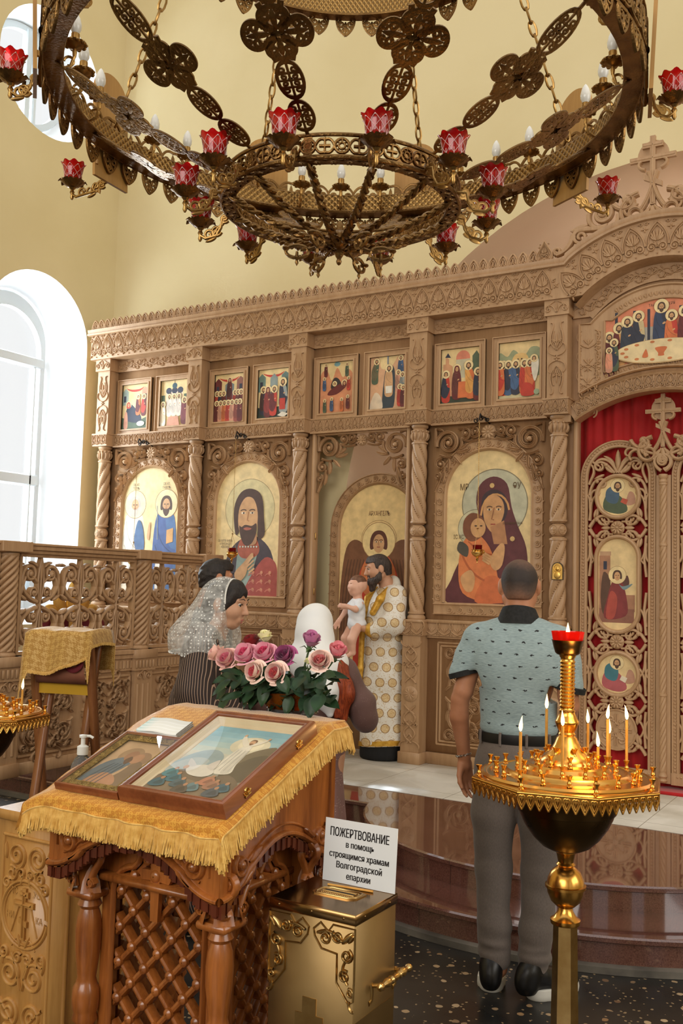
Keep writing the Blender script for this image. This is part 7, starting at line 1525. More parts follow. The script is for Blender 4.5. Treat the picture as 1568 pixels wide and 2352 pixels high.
# ================================================================== people: sculpted distance fields, one continuous skin each
class Sculpt:
    def __init__(s, X=None, h=.005): s.p = []; s.h = h; s.X = X; s.o = np.zeros(3); s.R = np.eye(3); s.sc = 1.0; s.dis = None; s.cuts = []
    def frame(s, o=(0, 0, 0), R=None, sc=1.0): s.o = np.array(o, float); s.R = np.eye(3) if R is None else R; s.sc = sc
    def w(s, p): return s.o + s.sc * (s.R @ np.array(p, float))
    def cone(s, a, b, ra, rb=None, k=.02, sub=False):
        a, b = s.w(a), s.w(b); rb = ra if rb is None else rb; ra, rb = ra * s.sc, rb * s.sc; m = max(ra, rb)
        def f(P):
            ab = b - a; t = np.clip(((P - a) @ ab) / max(ab @ ab, 1e-12), 0, 1); return np.linalg.norm(P - a - t[..., None] * ab, axis=-1) - (ra + t * (rb - ra))
        s.p.append((f, np.minimum(a, b) - m, np.maximum(a, b) + m, k, sub))
    def limb(s, pts, rs, k=.02):
        for i in range(len(pts) - 1): s.cone(pts[i], pts[i + 1], rs[i], rs[i + 1], k)
    def ell(s, c, r, k=.02, rot=None, sub=False):
        c = s.w(c); r = np.array(r, float) * s.sc; Rm = s.R @ (np.eye(3) if rot is None else rot); m = r.max()
        def f(P):
            q = (P - c) @ Rm; k0 = np.linalg.norm(q / r, axis=-1); k1 = np.linalg.norm(q / r ** 2, axis=-1); return k0 * (k0 - 1) / np.maximum(k1, 1e-9)
        s.p.append((f, c - m, c + m, k, sub))
    def box(s, c, hf, rd=.01, k=.02, rot=None, sub=False):
        c = s.w(c); hf = np.array(hf, float) * s.sc; Rm = s.R @ (np.eye(3) if rot is None else rot); m = np.linalg.norm(hf)
        def f(P):
            q = np.abs((P - c) @ Rm) - (hf - rd); return np.linalg.norm(np.maximum(q, 0), axis=-1) + np.minimum(q.max(-1), 0) - rd
        s.p.append((f, c - m, c + m, k, sub))
    def mesh(s, name, mat, parent, smooth=3, it=1, **pr):
        lo = np.min([p[1] for p in s.p if not p[4]], 0) - .03; hi = np.max([p[2] for p in s.p if not p[4]], 0) + .03; h = s.h
        n = np.ceil((hi - lo) / h).astype(int) + 1; ax = [lo[i] + h * np.arange(n[i]) for i in range(3)]; D = np.full(n, .25, np.float32)
        for f, a, b, k, sub in s.p:
            pad = k * 1.5 + 2.5 * h; i0 = np.clip(((a - pad - lo) / h).astype(int), 0, n - 1); i1 = np.clip(np.ceil((b + pad - lo) / h).astype(int) + 1, 1, n)
            if (i1 <= i0).any(): continue
            sl = tuple(slice(i0[i], i1[i]) for i in range(3)); G = np.stack(np.meshgrid(*[ax[i][sl[i]] for i in range(3)], indexing='ij'), -1)
            d = f(G).astype(np.float32); A = D[sl]
            if sub: d = -d; q = np.clip(.5 - .5 * (d - A) / max(k, 1e-5), 0, 1); D[sl] = A * q + d * (1 - q) + k * q * (1 - q) if False else np.maximum(A, d)
            else: q = np.clip(.5 + .5 * (d - A) / max(k, 1e-5), 0, 1); D[sl] = d * (1 - q) + A * q - k * q * (1 - q)
        if s.dis: G = np.stack(np.meshgrid(*ax, indexing='ij'), -1); D = D + s.dis(G).astype(np.float32)
        ins = D < 0; C8 = [(i, j, k) for i in (0, 1) for j in (0, 1) for k in (0, 1)]; m = n - 1
        sh = lambda c: tuple(slice(c[i], c[i] + m[i]) for i in range(3))
        cnt = sum(ins[sh(c)].astype(np.int8) for c in C8); mask = (cnt > 0) & (cnt < 8); I = np.argwhere(mask); idx = np.full(m, -1); idx[mask] = np.arange(len(I))
        pos = np.zeros((len(I), 3)); cn = np.zeros(len(I))
        for a in C8:
            for axs in range(3):
                if a[axs] == 1: continue
                b = list(a); b[axs] = 1; da = D[tuple((I + a).T)]; db = D[tuple((I + b).T)]; cr = (da < 0) != (db < 0); t = np.where(cr, da / np.where(da == db, 1, da - db), 0); q = np.array(a, float)[None] + t[:, None] * (np.array(b) - np.array(a)); pos += np.where(cr[:, None], q, 0); cn += cr
        V = lo + (I + pos / np.maximum(cn, 1)[:, None]) * h; F = []
        for axs in range(3):
            u, v = [(1, 2), (2, 0), (0, 1)][axs]; a = [slice(1, -1)] * 3; a[axs] = slice(0, n[axs] - 1); b = [slice(1, -1)] * 3; b[axs] = slice(1, n[axs]); A, Bq = ins[tuple(a)], ins[tuple(b)]; cr = np.argwhere(A != Bq); off = np.ones(3, int); off[axs] = 0; base_ = cr + off; du = np.zeros(3, int); du[u] = 1; dv = np.zeros(3, int); dv[v] = 1
            q = np.stack([idx[tuple((base_ - du - dv).T)], idx[tuple((base_ - dv).T)], idx[tuple(base_.T)], idx[tuple((base_ - du).T)]], 1); fl = A[tuple(cr.T)]; q = np.where(fl[:, None], q, q[:, ::-1]); F.append(q)
        F = np.concatenate(F); F = F[(F >= 0).all(1)]
        for _ in range(it):
            S = np.zeros_like(V); c = np.zeros(len(V))
            for e in range(4): np.add.at(S, F[:, e], V[F[:, (e + 1) % 4]]); np.add.at(c, F[:, e], 1)
            V = .5 * V + .5 * S / np.maximum(c, 1)[:, None]
        s.V = V; mb = MB(); mb.X = s.X; mb.add(V, F); return mb.build(name, mat, parent, smooth=smooth, **pr)
def rotm(z=0, x=0, y=0): return np.array((Matrix.Rotation(z, 3, 'Z') @ Matrix.Rotation(x, 3, 'X') @ Matrix.Rotation(y, 3, 'Y')))
def skin(name, c1, c2): 
    m = noisy(name, c1, c2, 9, .5, spec=.4); b = m.node_tree.nodes['Principled BSDF']; b.inputs['Subsurface Weight'].default_value = .08; b.inputs['Subsurface Radius'].default_value = (.02, .008, .004); return m
M_skin = skin('skin', srgb(196, 146, 114), srgb(208, 160, 130)); M_skin_m = skin('tanned_skin', srgb(172, 116, 84), srgb(190, 134, 102)); M_skin_b = skin('baby_skin', srgb(220, 168, 142), srgb(230, 182, 158))
M_hair = noisy('black_hair', srgb(26, 22, 22), srgb(44, 36, 34), 30, .4, bstr=.5, bscale=160, stretch=(3, 3, .5)); M_eye = base('eye_white', srgb(226, 220, 212), .2)[0]; M_iris = base('dark_iris', srgb(38, 26, 20), .15)[0]; M_lip = noisy('lips', srgb(176, 98, 90), srgb(186, 108, 98), 20, .4)
def headsdf(S, c, R, s=1.0, fem=False, baby=False, nk=None):
    """head of height .235*s: centre c, +y is the face"""
    S.frame(c, R, s)
    S.ell((0, -.012, .022), (.077, .094, .090), .02); S.ell((0, .024, -.028), (.062 if not fem else .058, .064, .078), .03); S.cone((0, .052, -.088), (0, .058, -.08), .022 if not fem else .018, .02, .03)
    for q in (1, -1):
        S.cone((q * .034, .058, -.02), (q * .045, .04, -.026), .026 if not baby else .034, .022, .03); S.ell((q * .032, .093, .016), (.020, .012, .010), sub=True); S.ell((q * .080, -.008, -.004), (.012, .022, .034), .008); S.cone((q * .052, -.01, -.06), (q * .036, .04, -.085), .018, .014, .03)
        S.cone((q * .012, .086, .030), (q * .044, .076, .032), .0085, .008, .014)
    n = .7 if (fem or baby) else 1.0
    S.cone((0, .086, .020), (0, .109 if not baby else .100, -.022), .009 * n + .003, .0125 * n + .002, .008); [S.cone((q * .006, .094, -.026), (q * .012 * n, .088, -.028), .009 * n + .001, .008 * n, .008) for q in (1, -1)]
    S.cone((-.018, .083, -.056), (.018, .083, -.056), .008, .008, .012); S.cone((-.014, .080, -.066), (.014, .080, -.066), .0085, .0085, .01)
    S.frame()
def facebits(X, par, c, R, s, lips=True, brow=True, open_=.5):
    w = lambda p: np.array(c) + s * (R @ np.array(p, float))
    for q in (1, -1):
        mb = MB(); mb.X = X; ell(mb, w((q * .0315, .0755, .013)), .0112 * s, 14, 10); ell(mb, w((q * .0315 + .001, .0822, .0108)), .0060 * s, 10, 8, m=1); mb.build('eye', [M_eye, M_iris], par)
        mb = MB(); mb.X = X; tube(mb, [w((q * .019, .0885, .0155)), w((q * .030, .0895, .0178)), w((q * .044, .0815, .013))], .0022 * s, 6); mb.build('eyelash', M_hair, par)
        if brow: mb = MB(); mb.X = X; tube(mb, [w((q * .012, .0945, .036)), w((q * .03, .093, .043)), w((q * .05, .078, .036))], [.0016 * s, .0022 * s, .001 * s], 6); mb.build('eyebrow', M_hair, par)
    if lips: mb = MB(); mb.X = X; tube(mb, [w((-.021, .082, -.060)), w((-.008, .0925, -.0565)), w((0, .0915, -.058)), w((.008, .0925, -.0565)), w((.021, .082, -.060))], [.001 * s, .0042 * s, .004 * s, .0042 * s, .001 * s], 8); tube(mb, [w((-.018, .082, -.063)), w((0, .090, -.0675)), w((.018, .082, -.063))], [.001 * s, .0056 * s, .001 * s], 8); mb.build('lips', M_lip, par)
def hand(S, wr, d, n, side=1, curl=.35, s=1.0, spread=.06, k=.004):
    """wrist wr, fingers along d, palm faces n; side=+1 puts the thumb on d x n"""
    wr, d, n = (np.array(q, float) for q in (wr, d, n)); d /= np.linalg.norm(d); n = n - d * (n @ d); n /= np.linalg.norm(n); t = np.cross(d, n) * side
    P = lambda a, b, c: wr + s * (a * d + b * t + c * n)
    S.cone(P(-.02, 0, 0), P(.02, 0, 0), .024 * s, .026 * s, .02)
    for i, (b0, L) in enumerate(((.028, .070), (.009, .078), (-.010, .072), (-.028, .057))):
        S.cone(P(.015, b0 * .7, 0), P(.085 - abs(i - 1) * .004, b0, -.002), .015 * s, .0115 * s, .012); p = P(.085 - abs(i - 1) * .004, b0, -.002); a = 0.0
        for j, (f, r) in enumerate(((.46, .0096), (.30, .0086), (.24, .0076))):
            a += curl * (1.0 if j == 0 else 1.15) * (1 + .12 * i); dd = d * math.cos(a) + n * math.sin(a) + t * spread * (1.5 - i) * .6; dd /= np.linalg.norm(dd); q = p + dd * L * f * s; S.cone(p, q, r * s, (r - .0008) * s, k); p = q
    p0, p1 = P(.018, .024, .006), P(.05, .047, .016); S.cone(p0, p1, .015 * s, .012 * s, .012); p2 = p1 + s * .03 * (d * .85 + t * .3 + n * .35); S.cone(p1, p2, .0108 * s, .0098 * s, k); S.cone(p2, p2 + s * .024 * (d * .9 + n * .45), .0095 * s, .008 * s, k)
def cloth_noise(amp, fx=26, fz=9, seed=0.0):
    return lambda G: amp * (np.sin(G[..., 0] * fx + 2.2 * np.sin(G[..., 2] * fz + seed) + seed) * np.sin(G[..., 2] * fz * 1.7 + G[..., 1] * 11 + seed * 2) + .5 * np.sin(G[..., 0] * fx * .6 - G[..., 2] * fz * 2.4 + G[..., 1] * fx * .8))

# ---------------------------------------------------------------- the man in the polo shirt, seen from behind
PX, PY = -1.447, 3.90
ME = thing('person', 'man in a pale patterned polo shirt and grey trousers standing with his back turned', 'person', (PX, PY, 0)); X = T((PX, PY, 0), rz=math.radians(12))
Rh = rotm(z=.10, x=-.10); hc = (-.004, .02, 1.645)
S = Sculpt(X, .0046); headsdf(S, hc, Rh, .98); S.limb([(0, -.02, 1.40), (0, -.012, 1.50), (0, .0, 1.60)], [.075, .060, .058], .02); S.ell((0, -.005, 1.28), (.15, .09, .2), .04); S.ell((0, 0, 1.0), (.13, .09, .16), .05)
for q in (1, -1): S.limb([(q * .07, 0, .92), (q * .085, .005, .5), (q * .07, -.02, .09)], [.075, .055, .04], .03); S.cone((q * .06, -.02, 1.43), (q * .16, -.01, 1.42), .06, .055, .03); S.limb([(q * .07, -.02, .09), (q * .08, .08, .05)], [.035, .03], .02)
S.limb([(-.175, -.01, 1.41), (-.226, -.03, 1.20), (-.240, -.025, 1.165)], [.050, .041, .038], .008); S.limb([(-.240, -.025, 1.165), (-.246, -.012, 1.09), (-.230, .03, .925)], [.038, .040, .026], .008); hand(S, (-.230, .034, .90), (.10, .12, -1), (.75, -.62, 0), 1, .28)
S.limb([(.175, -.01, 1.41), (.206, -.03, 1.20), (.212, -.02, 1.165)], [.050, .041, .038], .008); S.limb([(.212, -.02, 1.165), (.19, .08, 1.08), (.10, .21, 1.03)], [.038, .038, .026], .008); hand(S, (.085, .225, 1.025), (-1, .25, -.05), (.1, -1, .2), 1, .4)
S.mesh('body', M_skin_m, ME)
def buzz():
    m, nt, b = base('short_cropped_hair', srgb(60, 50, 46), .7); v = tex(nt, 'Object'); s_ = N(nt, 'SeparateXYZ', {0: v}); n = N(nt, 'TexNoise', {'Vector': v, 'Scale': 90.0, 'Detail': 4.0}); n2 = N(nt, 'TexNoise', {'Vector': v, 'Scale': 14.0})
    z = MATH(nt, 'ADD', MATH(nt, 'MULTIPLY_ADD', s_.outputs[2], 5.6, -8.90), MATH(nt, 'MULTIPLY_ADD', n2.outputs[0], .25, -.12)); c = ramp(nt, z, [(0.0, srgb(150, 106, 82)), (.22, srgb(96, 76, 66)), (.42, srgb(46, 38, 36)), (.68, srgb(60, 50, 46)), (.86, srgb(112, 84, 70)), (1, srgb(136, 102, 84))]); setc(nt, b, mix(nt, MATH(nt, 'MULTIPLY', n.outputs[0], .5), c, srgb(36, 30, 28))); bump(nt, b, n.outputs[0], .5, .003); return m
S = Sculpt(X, .005); S.frame(hc, Rh, .98); S.ell((0, -.0135, .022), (.0785, .0955, .092), .01); S.cone((0, -.05, -.03), (0, -.06, .0), .055, .05, .03); S.box((0, .085, -.01), (.2, .075, .07), sub=True); S.box((0, .03, -.14), (.2, .2, .075), sub=True); [S.ell((q * .08, .0, -.01), (.02, .03, .042), sub=True) for q in (1, -1)]; S.mesh('hair', buzz(), ME)
def polo():
    m, nt, b = base('teal_marled_jersey', srgb(150, 176, 178), .85, sheen=.2); v = tex(nt, 'Object'); s_ = N(nt, 'SeparateXYZ', {0: v}); n = N(nt, 'TexNoise', {'Vector': tex(nt, 'Object', (1, 1, 9)), 'Scale': 55.0, 'Detail': 4.0})
    c = ramp(nt, n.outputs[0], [(.3, srgb(126, 146, 150)), (.7, srgb(160, 179, 182))])
    fz = MATH(nt, 'MULTIPLY', s_.outputs[2], 1 / .048); row = MATH(nt, 'FLOOR', fz); ry = MATH(nt, 'SUBTRACT', MATH(nt, 'FRACT', fz), .5); h = MATH(nt, 'MULTIPLY_ADD', MATH(nt, 'MODULO', row, 2.0), .5, MATH(nt, 'MULTIPLY', MATH(nt, 'FRACT', MATH(nt, 'MULTIPLY', row, .37)), .3)); fx = MATH(nt, 'ADD', MATH(nt, 'MULTIPLY', MATH(nt, 'ADD', s_.outputs[0], 9.0), 1 / .062), h); rx = MATH(nt, 'SUBTRACT', MATH(nt, 'FRACT', fx), .5)
    w = N(nt, 'TexNoise', {'Vector': v, 'Scale': 120.0}); ry = MATH(nt, 'ADD', ry, MATH(nt, 'MULTIPLY_ADD', w.outputs[0], .28, -.14))
    e = MATH(nt, 'ADD', MATH(nt, 'POWER', MATH(nt, 'MULTIPLY', MATH(nt, 'ABSOLUTE', rx), 1 / .14), 2.0), MATH(nt, 'POWER', MATH(nt, 'MULTIPLY', MATH(nt, 'ABSOLUTE', ry), 1 / .06), 2.0)); k = MATH(nt, 'LESS_THAN', e, 1.0); setc(nt, b, mix(nt, k, c, srgb(30, 32, 36))); bump(nt, b, n.outputs[0], .1, .002); return m
S = Sculpt(X, .0065); S.ell((0, -.012, 1.31), (.182, .118, .20), .05); S.ell((0, .0, 1.13), (.158, .118, .16), .06); S.ell((0, .003, 1.055), (.160, .118, .055), .03)
for q in (1, -1): S.cone((q * .03, -.02, 1.455), (q * .165, -.015, 1.415), .07, .066, .04); S.ell((q * .085, -.075, 1.33), (.085, .05, .11), .05)
S.limb([(-.165, -.015, 1.415), (-.20, -.02, 1.34), (-.222, -.028, 1.275)], [.070, .066, .064], .02); S.limb([(.165, -.015, 1.415), (.192, -.02, 1.33), (.208, -.03, 1.245)], [.070, .064, .060], .02); S.dis = cloth_noise(.0032, 24, 11, .7)
S.box((-.235, -.028, 1.235), (.09, .1, .035), rot=rotm(y=-.30), sub=True); S.box((.215, -.03, 1.195), (.09, .1, .035), rot=rotm(y=.22), sub=True); S.box((0, 0, .99), (.3, .3, .035), sub=True)
S.mesh('polo_shirt', polo(), ME, it=2)
M_blk = noisy('black_ribbed_cotton', srgb(22, 23, 24), srgb(34, 35, 36), 80, .8)
mb = MB(); mb.X = X
a = np.linspace(0, 2 * PI, 40, endpoint=False)
loft(mb, [np.stack([rx * np.cos(a), -.012 + oy + ry * np.sin(a), z + dz * np.sin(a)], 1) for rx, ry, z, dz, oy in ((.10, .085, 1.485, -.008, 0), (.084, .078, 1.515, -.012, 0), (.069, .069, 1.550, -.016, .0), (.064, .064, 1.551, -.016, 0), (.06, .06, 1.52, -.01, 0))], cap=False); mb.build('collar', M_blk, ME)
for c, tl_ in (((-.2235, -.028, 1.275), -.30), ((.2095, -.03, 1.237), .22)):
    mb = MB(); mb.X = X; Rm = rotm(y=tl_); loft(mb, [(np.stack([r * np.cos(a), r * np.sin(a), np.full(40, z)], 1) @ Rm.T) + np.array(c) for r, z in ((.052, -.012), (.067, -.012), (.068, .010), (.062, .012))], cap=False); mb.build('sleeve_cuff', M_blk, ME)
def twill(name, c1, c2):
    m, nt, b = base(name, c1, .85, sheen=.2); n = N(nt, 'TexNoise', {'Vector': tex(nt, 'Object', (1, 1, .25)), 'Scale': 420.0, 'Detail': 3.0}); setc(nt, b, ramp(nt, n.outputs[0], [(.3, c1), (.7, c2)])); bump(nt, b, n.outputs[0], .05, .001); return m
S = Sculpt(X, .0065); S.ell((0, .0, .965), (.160, .122, .12), .04); S.ell((0, -.045, .90), (.13, .10, .12), .05)
for q, ox in ((1, .012), (-1, -.012)): S.limb([(q * .082, 0, .90), (q * .086 + ox, .0, .70), (q * .084 + ox, .012, .48), (q * .076 + ox, -.012, .26), (q * .068 + ox, -.022, .12)], [.098, .088, .074, .066, .060], .025); S.ell((q * .068 + ox, -.02, .155), (.066, .068, .03), .02); S.ell((q * .070 + ox, -.02, .195), (.064, .066, .02), .015)
S.dis = lambda G: cloth_noise(.0035, 20, 13, 1.3)(G) * np.clip((1.1 - G[..., 2]), .2, 1) + .003 * np.sin(G[..., 2] * 95 + G[..., 0] * 20) * np.clip(.30 - G[..., 2], 0, .2) * 5
S.box((0, 0, 1.065), (.3, .3, .035), sub=True); S.box((0, 0, .055), (.4, .4, .035), sub=True); S.mesh('trousers', twill('grey_brown_twill', srgb(98, 88, 82), srgb(114, 103, 96)), ME, it=2)
M_leather = base('black_leather', srgb(20, 19, 19), .35)[0]
mb = MB(); mb.X = X; loft(mb, [np.stack([(.158 + o) * np.cos(a), .002 + (.121 + o) * np.sin(a), np.full(40, z)], 1) for o, z in ((-.01, 1.003), (.006, 1.003), (.008, 1.022), (.006, 1.042), (-.01, 1.042))], cap=False); mb.build('belt', M_leather, ME)
for k in (-1.9, -1.25, -.6, -2.6):
    mb = MB(); mb.X = X; e = np.array([math.cos(k), math.sin(k)]); c = np.array([.167 * e[0], .002 + .130 * e[1]]); tube(mb, [(c[0], c[1], .995), (c[0] * 1.01, c[1] * 1.01, 1.02), (c[0], c[1], 1.05)], .006, 6); mb.build('belt_loop', bpy.data.materials['grey_brown_twill'], ME)
M_sole = base('white_rubber_sole', srgb(222, 220, 212), .6)[0]
for q, ox, rz in ((-1, -.088, .12), (1, .060, -.80)):
    Rf = rotm(z=rz) * 1.14; o = np.array((ox, -.062, 0)); so = Sculpt(X, .005); so.frame(o, rotm(z=rz), 1.14)
    so.ell((0, .0, .062), (.040, .050, .055), .03); so.ell((0, .13, .045), (.044, .09, .038), .04); so.cone((0, .01, .10), (0, .02, .12), .038, .036, .03); so.cone((0, .06, .075), (0, .12, .06), .036, .03, .03); so.box((0, .08, -.02), (.2, .3, .04), sub=True); up = so.mesh('shoe', M_leather, ME)
    mb = MB(); mb.X = X; t = np.linspace(0, 2 * PI, 36, endpoint=False); ox_ = np.where(np.sin(t) > 0, .050, .044) * np.cos(t); oy_ = np.where(np.sin(t) > 0, .165 * np.sin(t), .052 * np.sin(t)) + .055
    loft(mb, [(np.stack([ox_ * f, (oy_ - .055) * f + .055, np.full(36, z)], 1) @ Rf.T) + o for f, z in ((.93, .0), (1.0, .004), (1.02, .018), (1.0, .036), (.9, .038))]); mb.build('sole', M_sole, up)
mb = MB(); mb.X = X; c = np.array((-.233, .028, .925)); 
for k in range(26): q = k * 2 * PI / 26; tube(mb, [c + .0305 * np.array([math.cos(q), math.sin(q), .25 * math.cos(q)]) + .006 * (np.array([-math.sin(q), math.cos(q), 0]) * math.cos(b_) + (np.array([0, 0, 1.]) if k % 2 else np.array([math.cos(q), math.sin(q), 0])) * .7 * math.sin(b_)) for b_ in np.linspace(0, 2 * PI, 7)[:-1]], .0014, 4, closed=True)
mb.build('bracelet', base('silver_chain', srgb(190, 188, 184), .25, 1.0)[0], ME)

# ---------------------------------------------------------------- woman in the striped dress and lace veil
WX_, WY_ = -2.965, 3.765
WS = thing('person', 'woman in a dark striped dress and a white lace headscarf, seen in profile', 'person', (WX_, WY_, 0)); rzw = math.radians(31.4 - 3 - 90); X = T((WX_, WY_, 0), rz=rzw, s=1.012)
WSC = 1.03; hc = (0, .068, 1.505); Rh = rotm(z=-.28, x=-.18); S = Sculpt(X, .0046); headsdf(S, hc, Rh, WSC, fem=True); S.limb([(0, -.0, 1.30), (0, .03, 1.40), (0, .06, 1.46)], [.06, .05, .048], .02); S.ell((0, -.01, 1.18), (.14, .09, .2), .04); S.ell((0, 0, .92), (.14, .10, .18), .06)
for q in (1, -1): S.limb([(q * .08, 0, .85), (q * .08, 0, .48), (q * .07, -.01, .08)], [.08, .055, .04], .03); S.limb([(q * .07, -.01, .08), (q * .075, .12, .035)], [.035, .03], .02); S.limb([(q * .15, -.01, 1.33), (q * .20, .0, 1.06), (q * .12, .17, .95)], [.048, .038, .026], .03); hand(S, (q * .11, .19, .945), (-q * .5, 1, -.1), (-q * 1, -.3, .1), -q, .35, .92)
S.mesh('body', M_skin, WS); facebits(X, WS, hc, Rh, WSC)
S = Sculpt(X, .005); S.frame(hc, Rh, WSC); S.ell((0, -.014, .026), (.083, .099, .093), .01); S.ell((0, -.06, -.05), (.07, .06, .09), .03); S.cone((.0, .035, .085), (.0, .06, .065), .035, .03, .03)
for q in (1, -1): S.cone((q * .05, .045, .06), (q * .072, .02, -.01), .022, .018, .02)
S.ell((0, .095, -.02), (.064, .05, .078), sub=True); S.ell((0, .11, .03), (.05, .04, .05), sub=True); S.mesh('hair', M_hair, WS)
def striped():
    m, nt, b = base('pinstriped_brown_cloth', srgb(46, 34, 30), .75); v = tex(nt, 'Object', (1, 1, 1), rot=(0, 0, -rzw)); s_ = N(nt, 'SeparateXYZ', {0: v}); n = N(nt, 'TexNoise', {'Vector': v, 'Scale': 5.0}); u = MATH(nt, 'ADD', MATH(nt, 'ADD', s_.outputs[1], MATH(nt, 'MULTIPLY', s_.outputs[0], .25)), MATH(nt, 'ADD', MATH(nt, 'MULTIPLY', n.outputs[0], .02), MATH(nt, 'MULTIPLY', s_.outputs[2], .12))); k = MATH(nt, 'GREATER_THAN', MATH(nt, 'FRACT', MATH(nt, 'MULTIPLY', u, 1 / .0125)), .80); setc(nt, b, mix(nt, k, srgb(44, 32, 29), srgb(164, 136, 116))); return m
M_str = striped(); S = Sculpt(X, .0075); S.ell((0, -.025, 1.20), (.175, .13, .19), .06); S.ell((0, .0, 1.0), (.185, .15, .2), .08); S.cone((0, .0, .95), (0, .0, .25), .20, .27, .08); S.cone((-.12, -.02, 1.345), (.12, -.02, 1.345), .06, .06, .05)
for q in (1, -1): S.limb([(q * .14, -.02, 1.34), (q * .215, -.03, 1.10), (q * .215, .02, 1.0)], [.072, .085, .09], .04); S.limb([(q * .215, .02, 1.0), (q * .14, .15, .955)], [.085, .055], .03)
S.dis = cloth_noise(.006, 16, 10, 2.1); S.mesh('striped_dress', M_str, WS, it=2)
def lace():
    m = bpy.data.materials.new('white_dotted_lace'); m.use_nodes = True; nt = m.node_tree; nt.nodes.clear(); v = tex(nt, 'Object'); vo = N(nt, 'TexVoronoi', {'Vector': v, 'Scale': 62.0, 'Randomness': .25}); d = MATH(nt, 'LESS_THAN', vo.outputs['Distance'], .27); n = N(nt, 'TexNoise', {'Vector': v, 'Scale': 16.0, 'Detail': 3.0, 'Distortion': 1.5})
    f = MATH(nt, 'MAXIMUM', MATH(nt, 'MULTIPLY', d, .9), MATH(nt, 'MULTIPLY_ADD', n.outputs[0], .9, -.10)); df = N(nt, 'BsdfDiffuse', {0: srgb(236, 236, 232)}); tr = N(nt, 'BsdfTransparent'); mx = N(nt, 'MixShader', {0: MATH(nt, 'MINIMUM', f, 1.0), 1: tr.outputs[0], 2: df.outputs[0]}); N(nt, 'OutputMaterial', {0: mx.outputs[0]}); return m
S = Sculpt(X, .006); S.frame(hc, Rh, WSC); S.ell((0, -.018, .03), (.093, .110, .101), .02); S.ell((0, -.07, -.06), (.088, .085, .11), .05); S.limb([(.07, .02, -.05), (.05, .045, -.16)], [.03, .04], .04); S.limb([(-.07, .02, -.05), (-.05, .045, -.16)], [.03, .04], .04); S.frame(); S.cone((0, .0, 1.44), (0, -.045, 1.36), .10, .13, .06); S.ell((0, -.03, 1.335), (.215, .175, .09), .06); S.cone((-.1, -.04, 1.3), (.1, -.04, 1.3), .125, .125, .05); S.cone((0, .06, 1.40), (0, .085, 1.335), .075, .06, .04)
S.dis = cloth_noise(.0045, 30, 16, .3); S.frame(hc, Rh, WSC); S.box((0, .136, .0), (.2, .105, .20), rot=rotm(x=.18), sub=True); S.frame(); S.box((0, .32, 1.40), (.3, .17, .2), sub=True); S.box((0, .05, 1.10), (.5, .5, .145), rot=rotm(x=-.12), sub=True)
LV = S.mesh('lace_headscarf', lace(), WS, it=2)
mb = MB(); mb.X = X; M_lace2 = base('white_lace_edging', srgb(238, 237, 232), .8)[0]
w = lambda p: np.array(hc) + WSC * (Rh @ np.array(p, float))
for t in np.linspace(-2.0, 2.0, 58):
    z = .091 * math.cos(t); ell(mb, w((.085 * math.sin(t), .031 - .18 * (z + .03), .03 + z)), .0048, 6, 4)
mb.build('face_edging', M_lace2, LV); mb = MB(); mb.X = X; VL = S.V; cz = np.array([0, .05, 1.10]); nn = rotm(x=-.12) @ np.array([0, 0, 1.]); hd = (VL - cz) @ nn - .145; VV = VL[np.abs(hd) < .004]; aa = np.arctan2(VV[:, 1], VV[:, 0]); rr = np.hypot(VV[:, 0], VV[:, 1])
for q in np.linspace(-PI, PI, 91)[:-1]:
    k = np.abs((aa - q + PI) % (2 * PI) - PI) < .06
    if k.any(): ell(mb, VV[k][np.argmax(rr[k])], .0055, 6, 4)
mb.build('scalloped_edging', M_lace2, LV)

# ---------------------------------------------------------------- dark-haired man behind her
t = thing('person', 'dark-haired man whose head shows behind the woman in the lace veil', 'person', (-3.72, 4.71, 0)); X = T((-3.72, 4.71, 0), rz=math.radians(31.4 + 22 - 90)); hc = (0, .03, 1.655); Rh = rotm(x=-.1)
S = Sculpt(X, .0055); headsdf(S, hc, Rh, .98); S.limb([(0, -.02, 1.40), (0, -.01, 1.5), (0, .01, 1.6)], [.07, .06, .056], .02); S.ell((0, 0, 1.27), (.15, .09, .2), .04); S.ell((0, 0, .98), (.13, .09, .17), .05)
for q in (1, -1): S.limb([(q * .08, 0, .9), (q * .08, 0, .48), (q * .07, -.01, .08)], [.08, .055, .04], .03); S.limb([(q * .07, -.01, .08), (q * .075, .12, .035)], [.035, .03], .02); S.limb([(q * .17, 0, 1.42), (q * .2, -.02, 1.14), (q * .18, .06, .92)], [.05, .042, .028], .03); hand(S, (q * .175, .07, .90), (0, .2, -1), (-q, 0, 0), -q, .3)
S.mesh('body', M_skin_m, t); facebits(X, t, hc, Rh, .98, brow=True)
S = Sculpt(X, .005); S.frame(hc, Rh, .98); S.ell((0, -.014, .028), (.084, .101, .096), .01); S.cone((0, .05, .095), (0, .075, .08), .03, .024, .03); S.cone((0, -.06, -.05), (0, -.065, 0), .05, .05, .03); S.box((0, .10, -.03), (.2, .07, .085), sub=True); S.box((0, .04, -.14), (.2, .2, .07), sub=True); S.dis = cloth_noise(.002, 90, 60); S.mesh('hair', M_hair, t)
S = Sculpt(X, .0085); S.ell((0, 0, 1.3), (.19, .13, .2), .05); S.ell((0, 0, 1.07), (.165, .12, .2), .06); S.cone((-.14, -.01, 1.42), (.14, -.01, 1.42), .065, .065, .04); [S.limb([(q * .17, 0, 1.41), (q * .21, -.02, 1.14), (q * .185, .05, .95)], [.068, .058, .045], .03) for q in (1, -1)]; S.dis = cloth_noise(.003, 22, 10); S.box((0, 0, 1.53), (.3, .3, .035), sub=True); S.mesh('dark_shirt', noisy('charcoal_shirt', srgb(40, 40, 44), srgb(56, 56, 60), 30, .85), t)
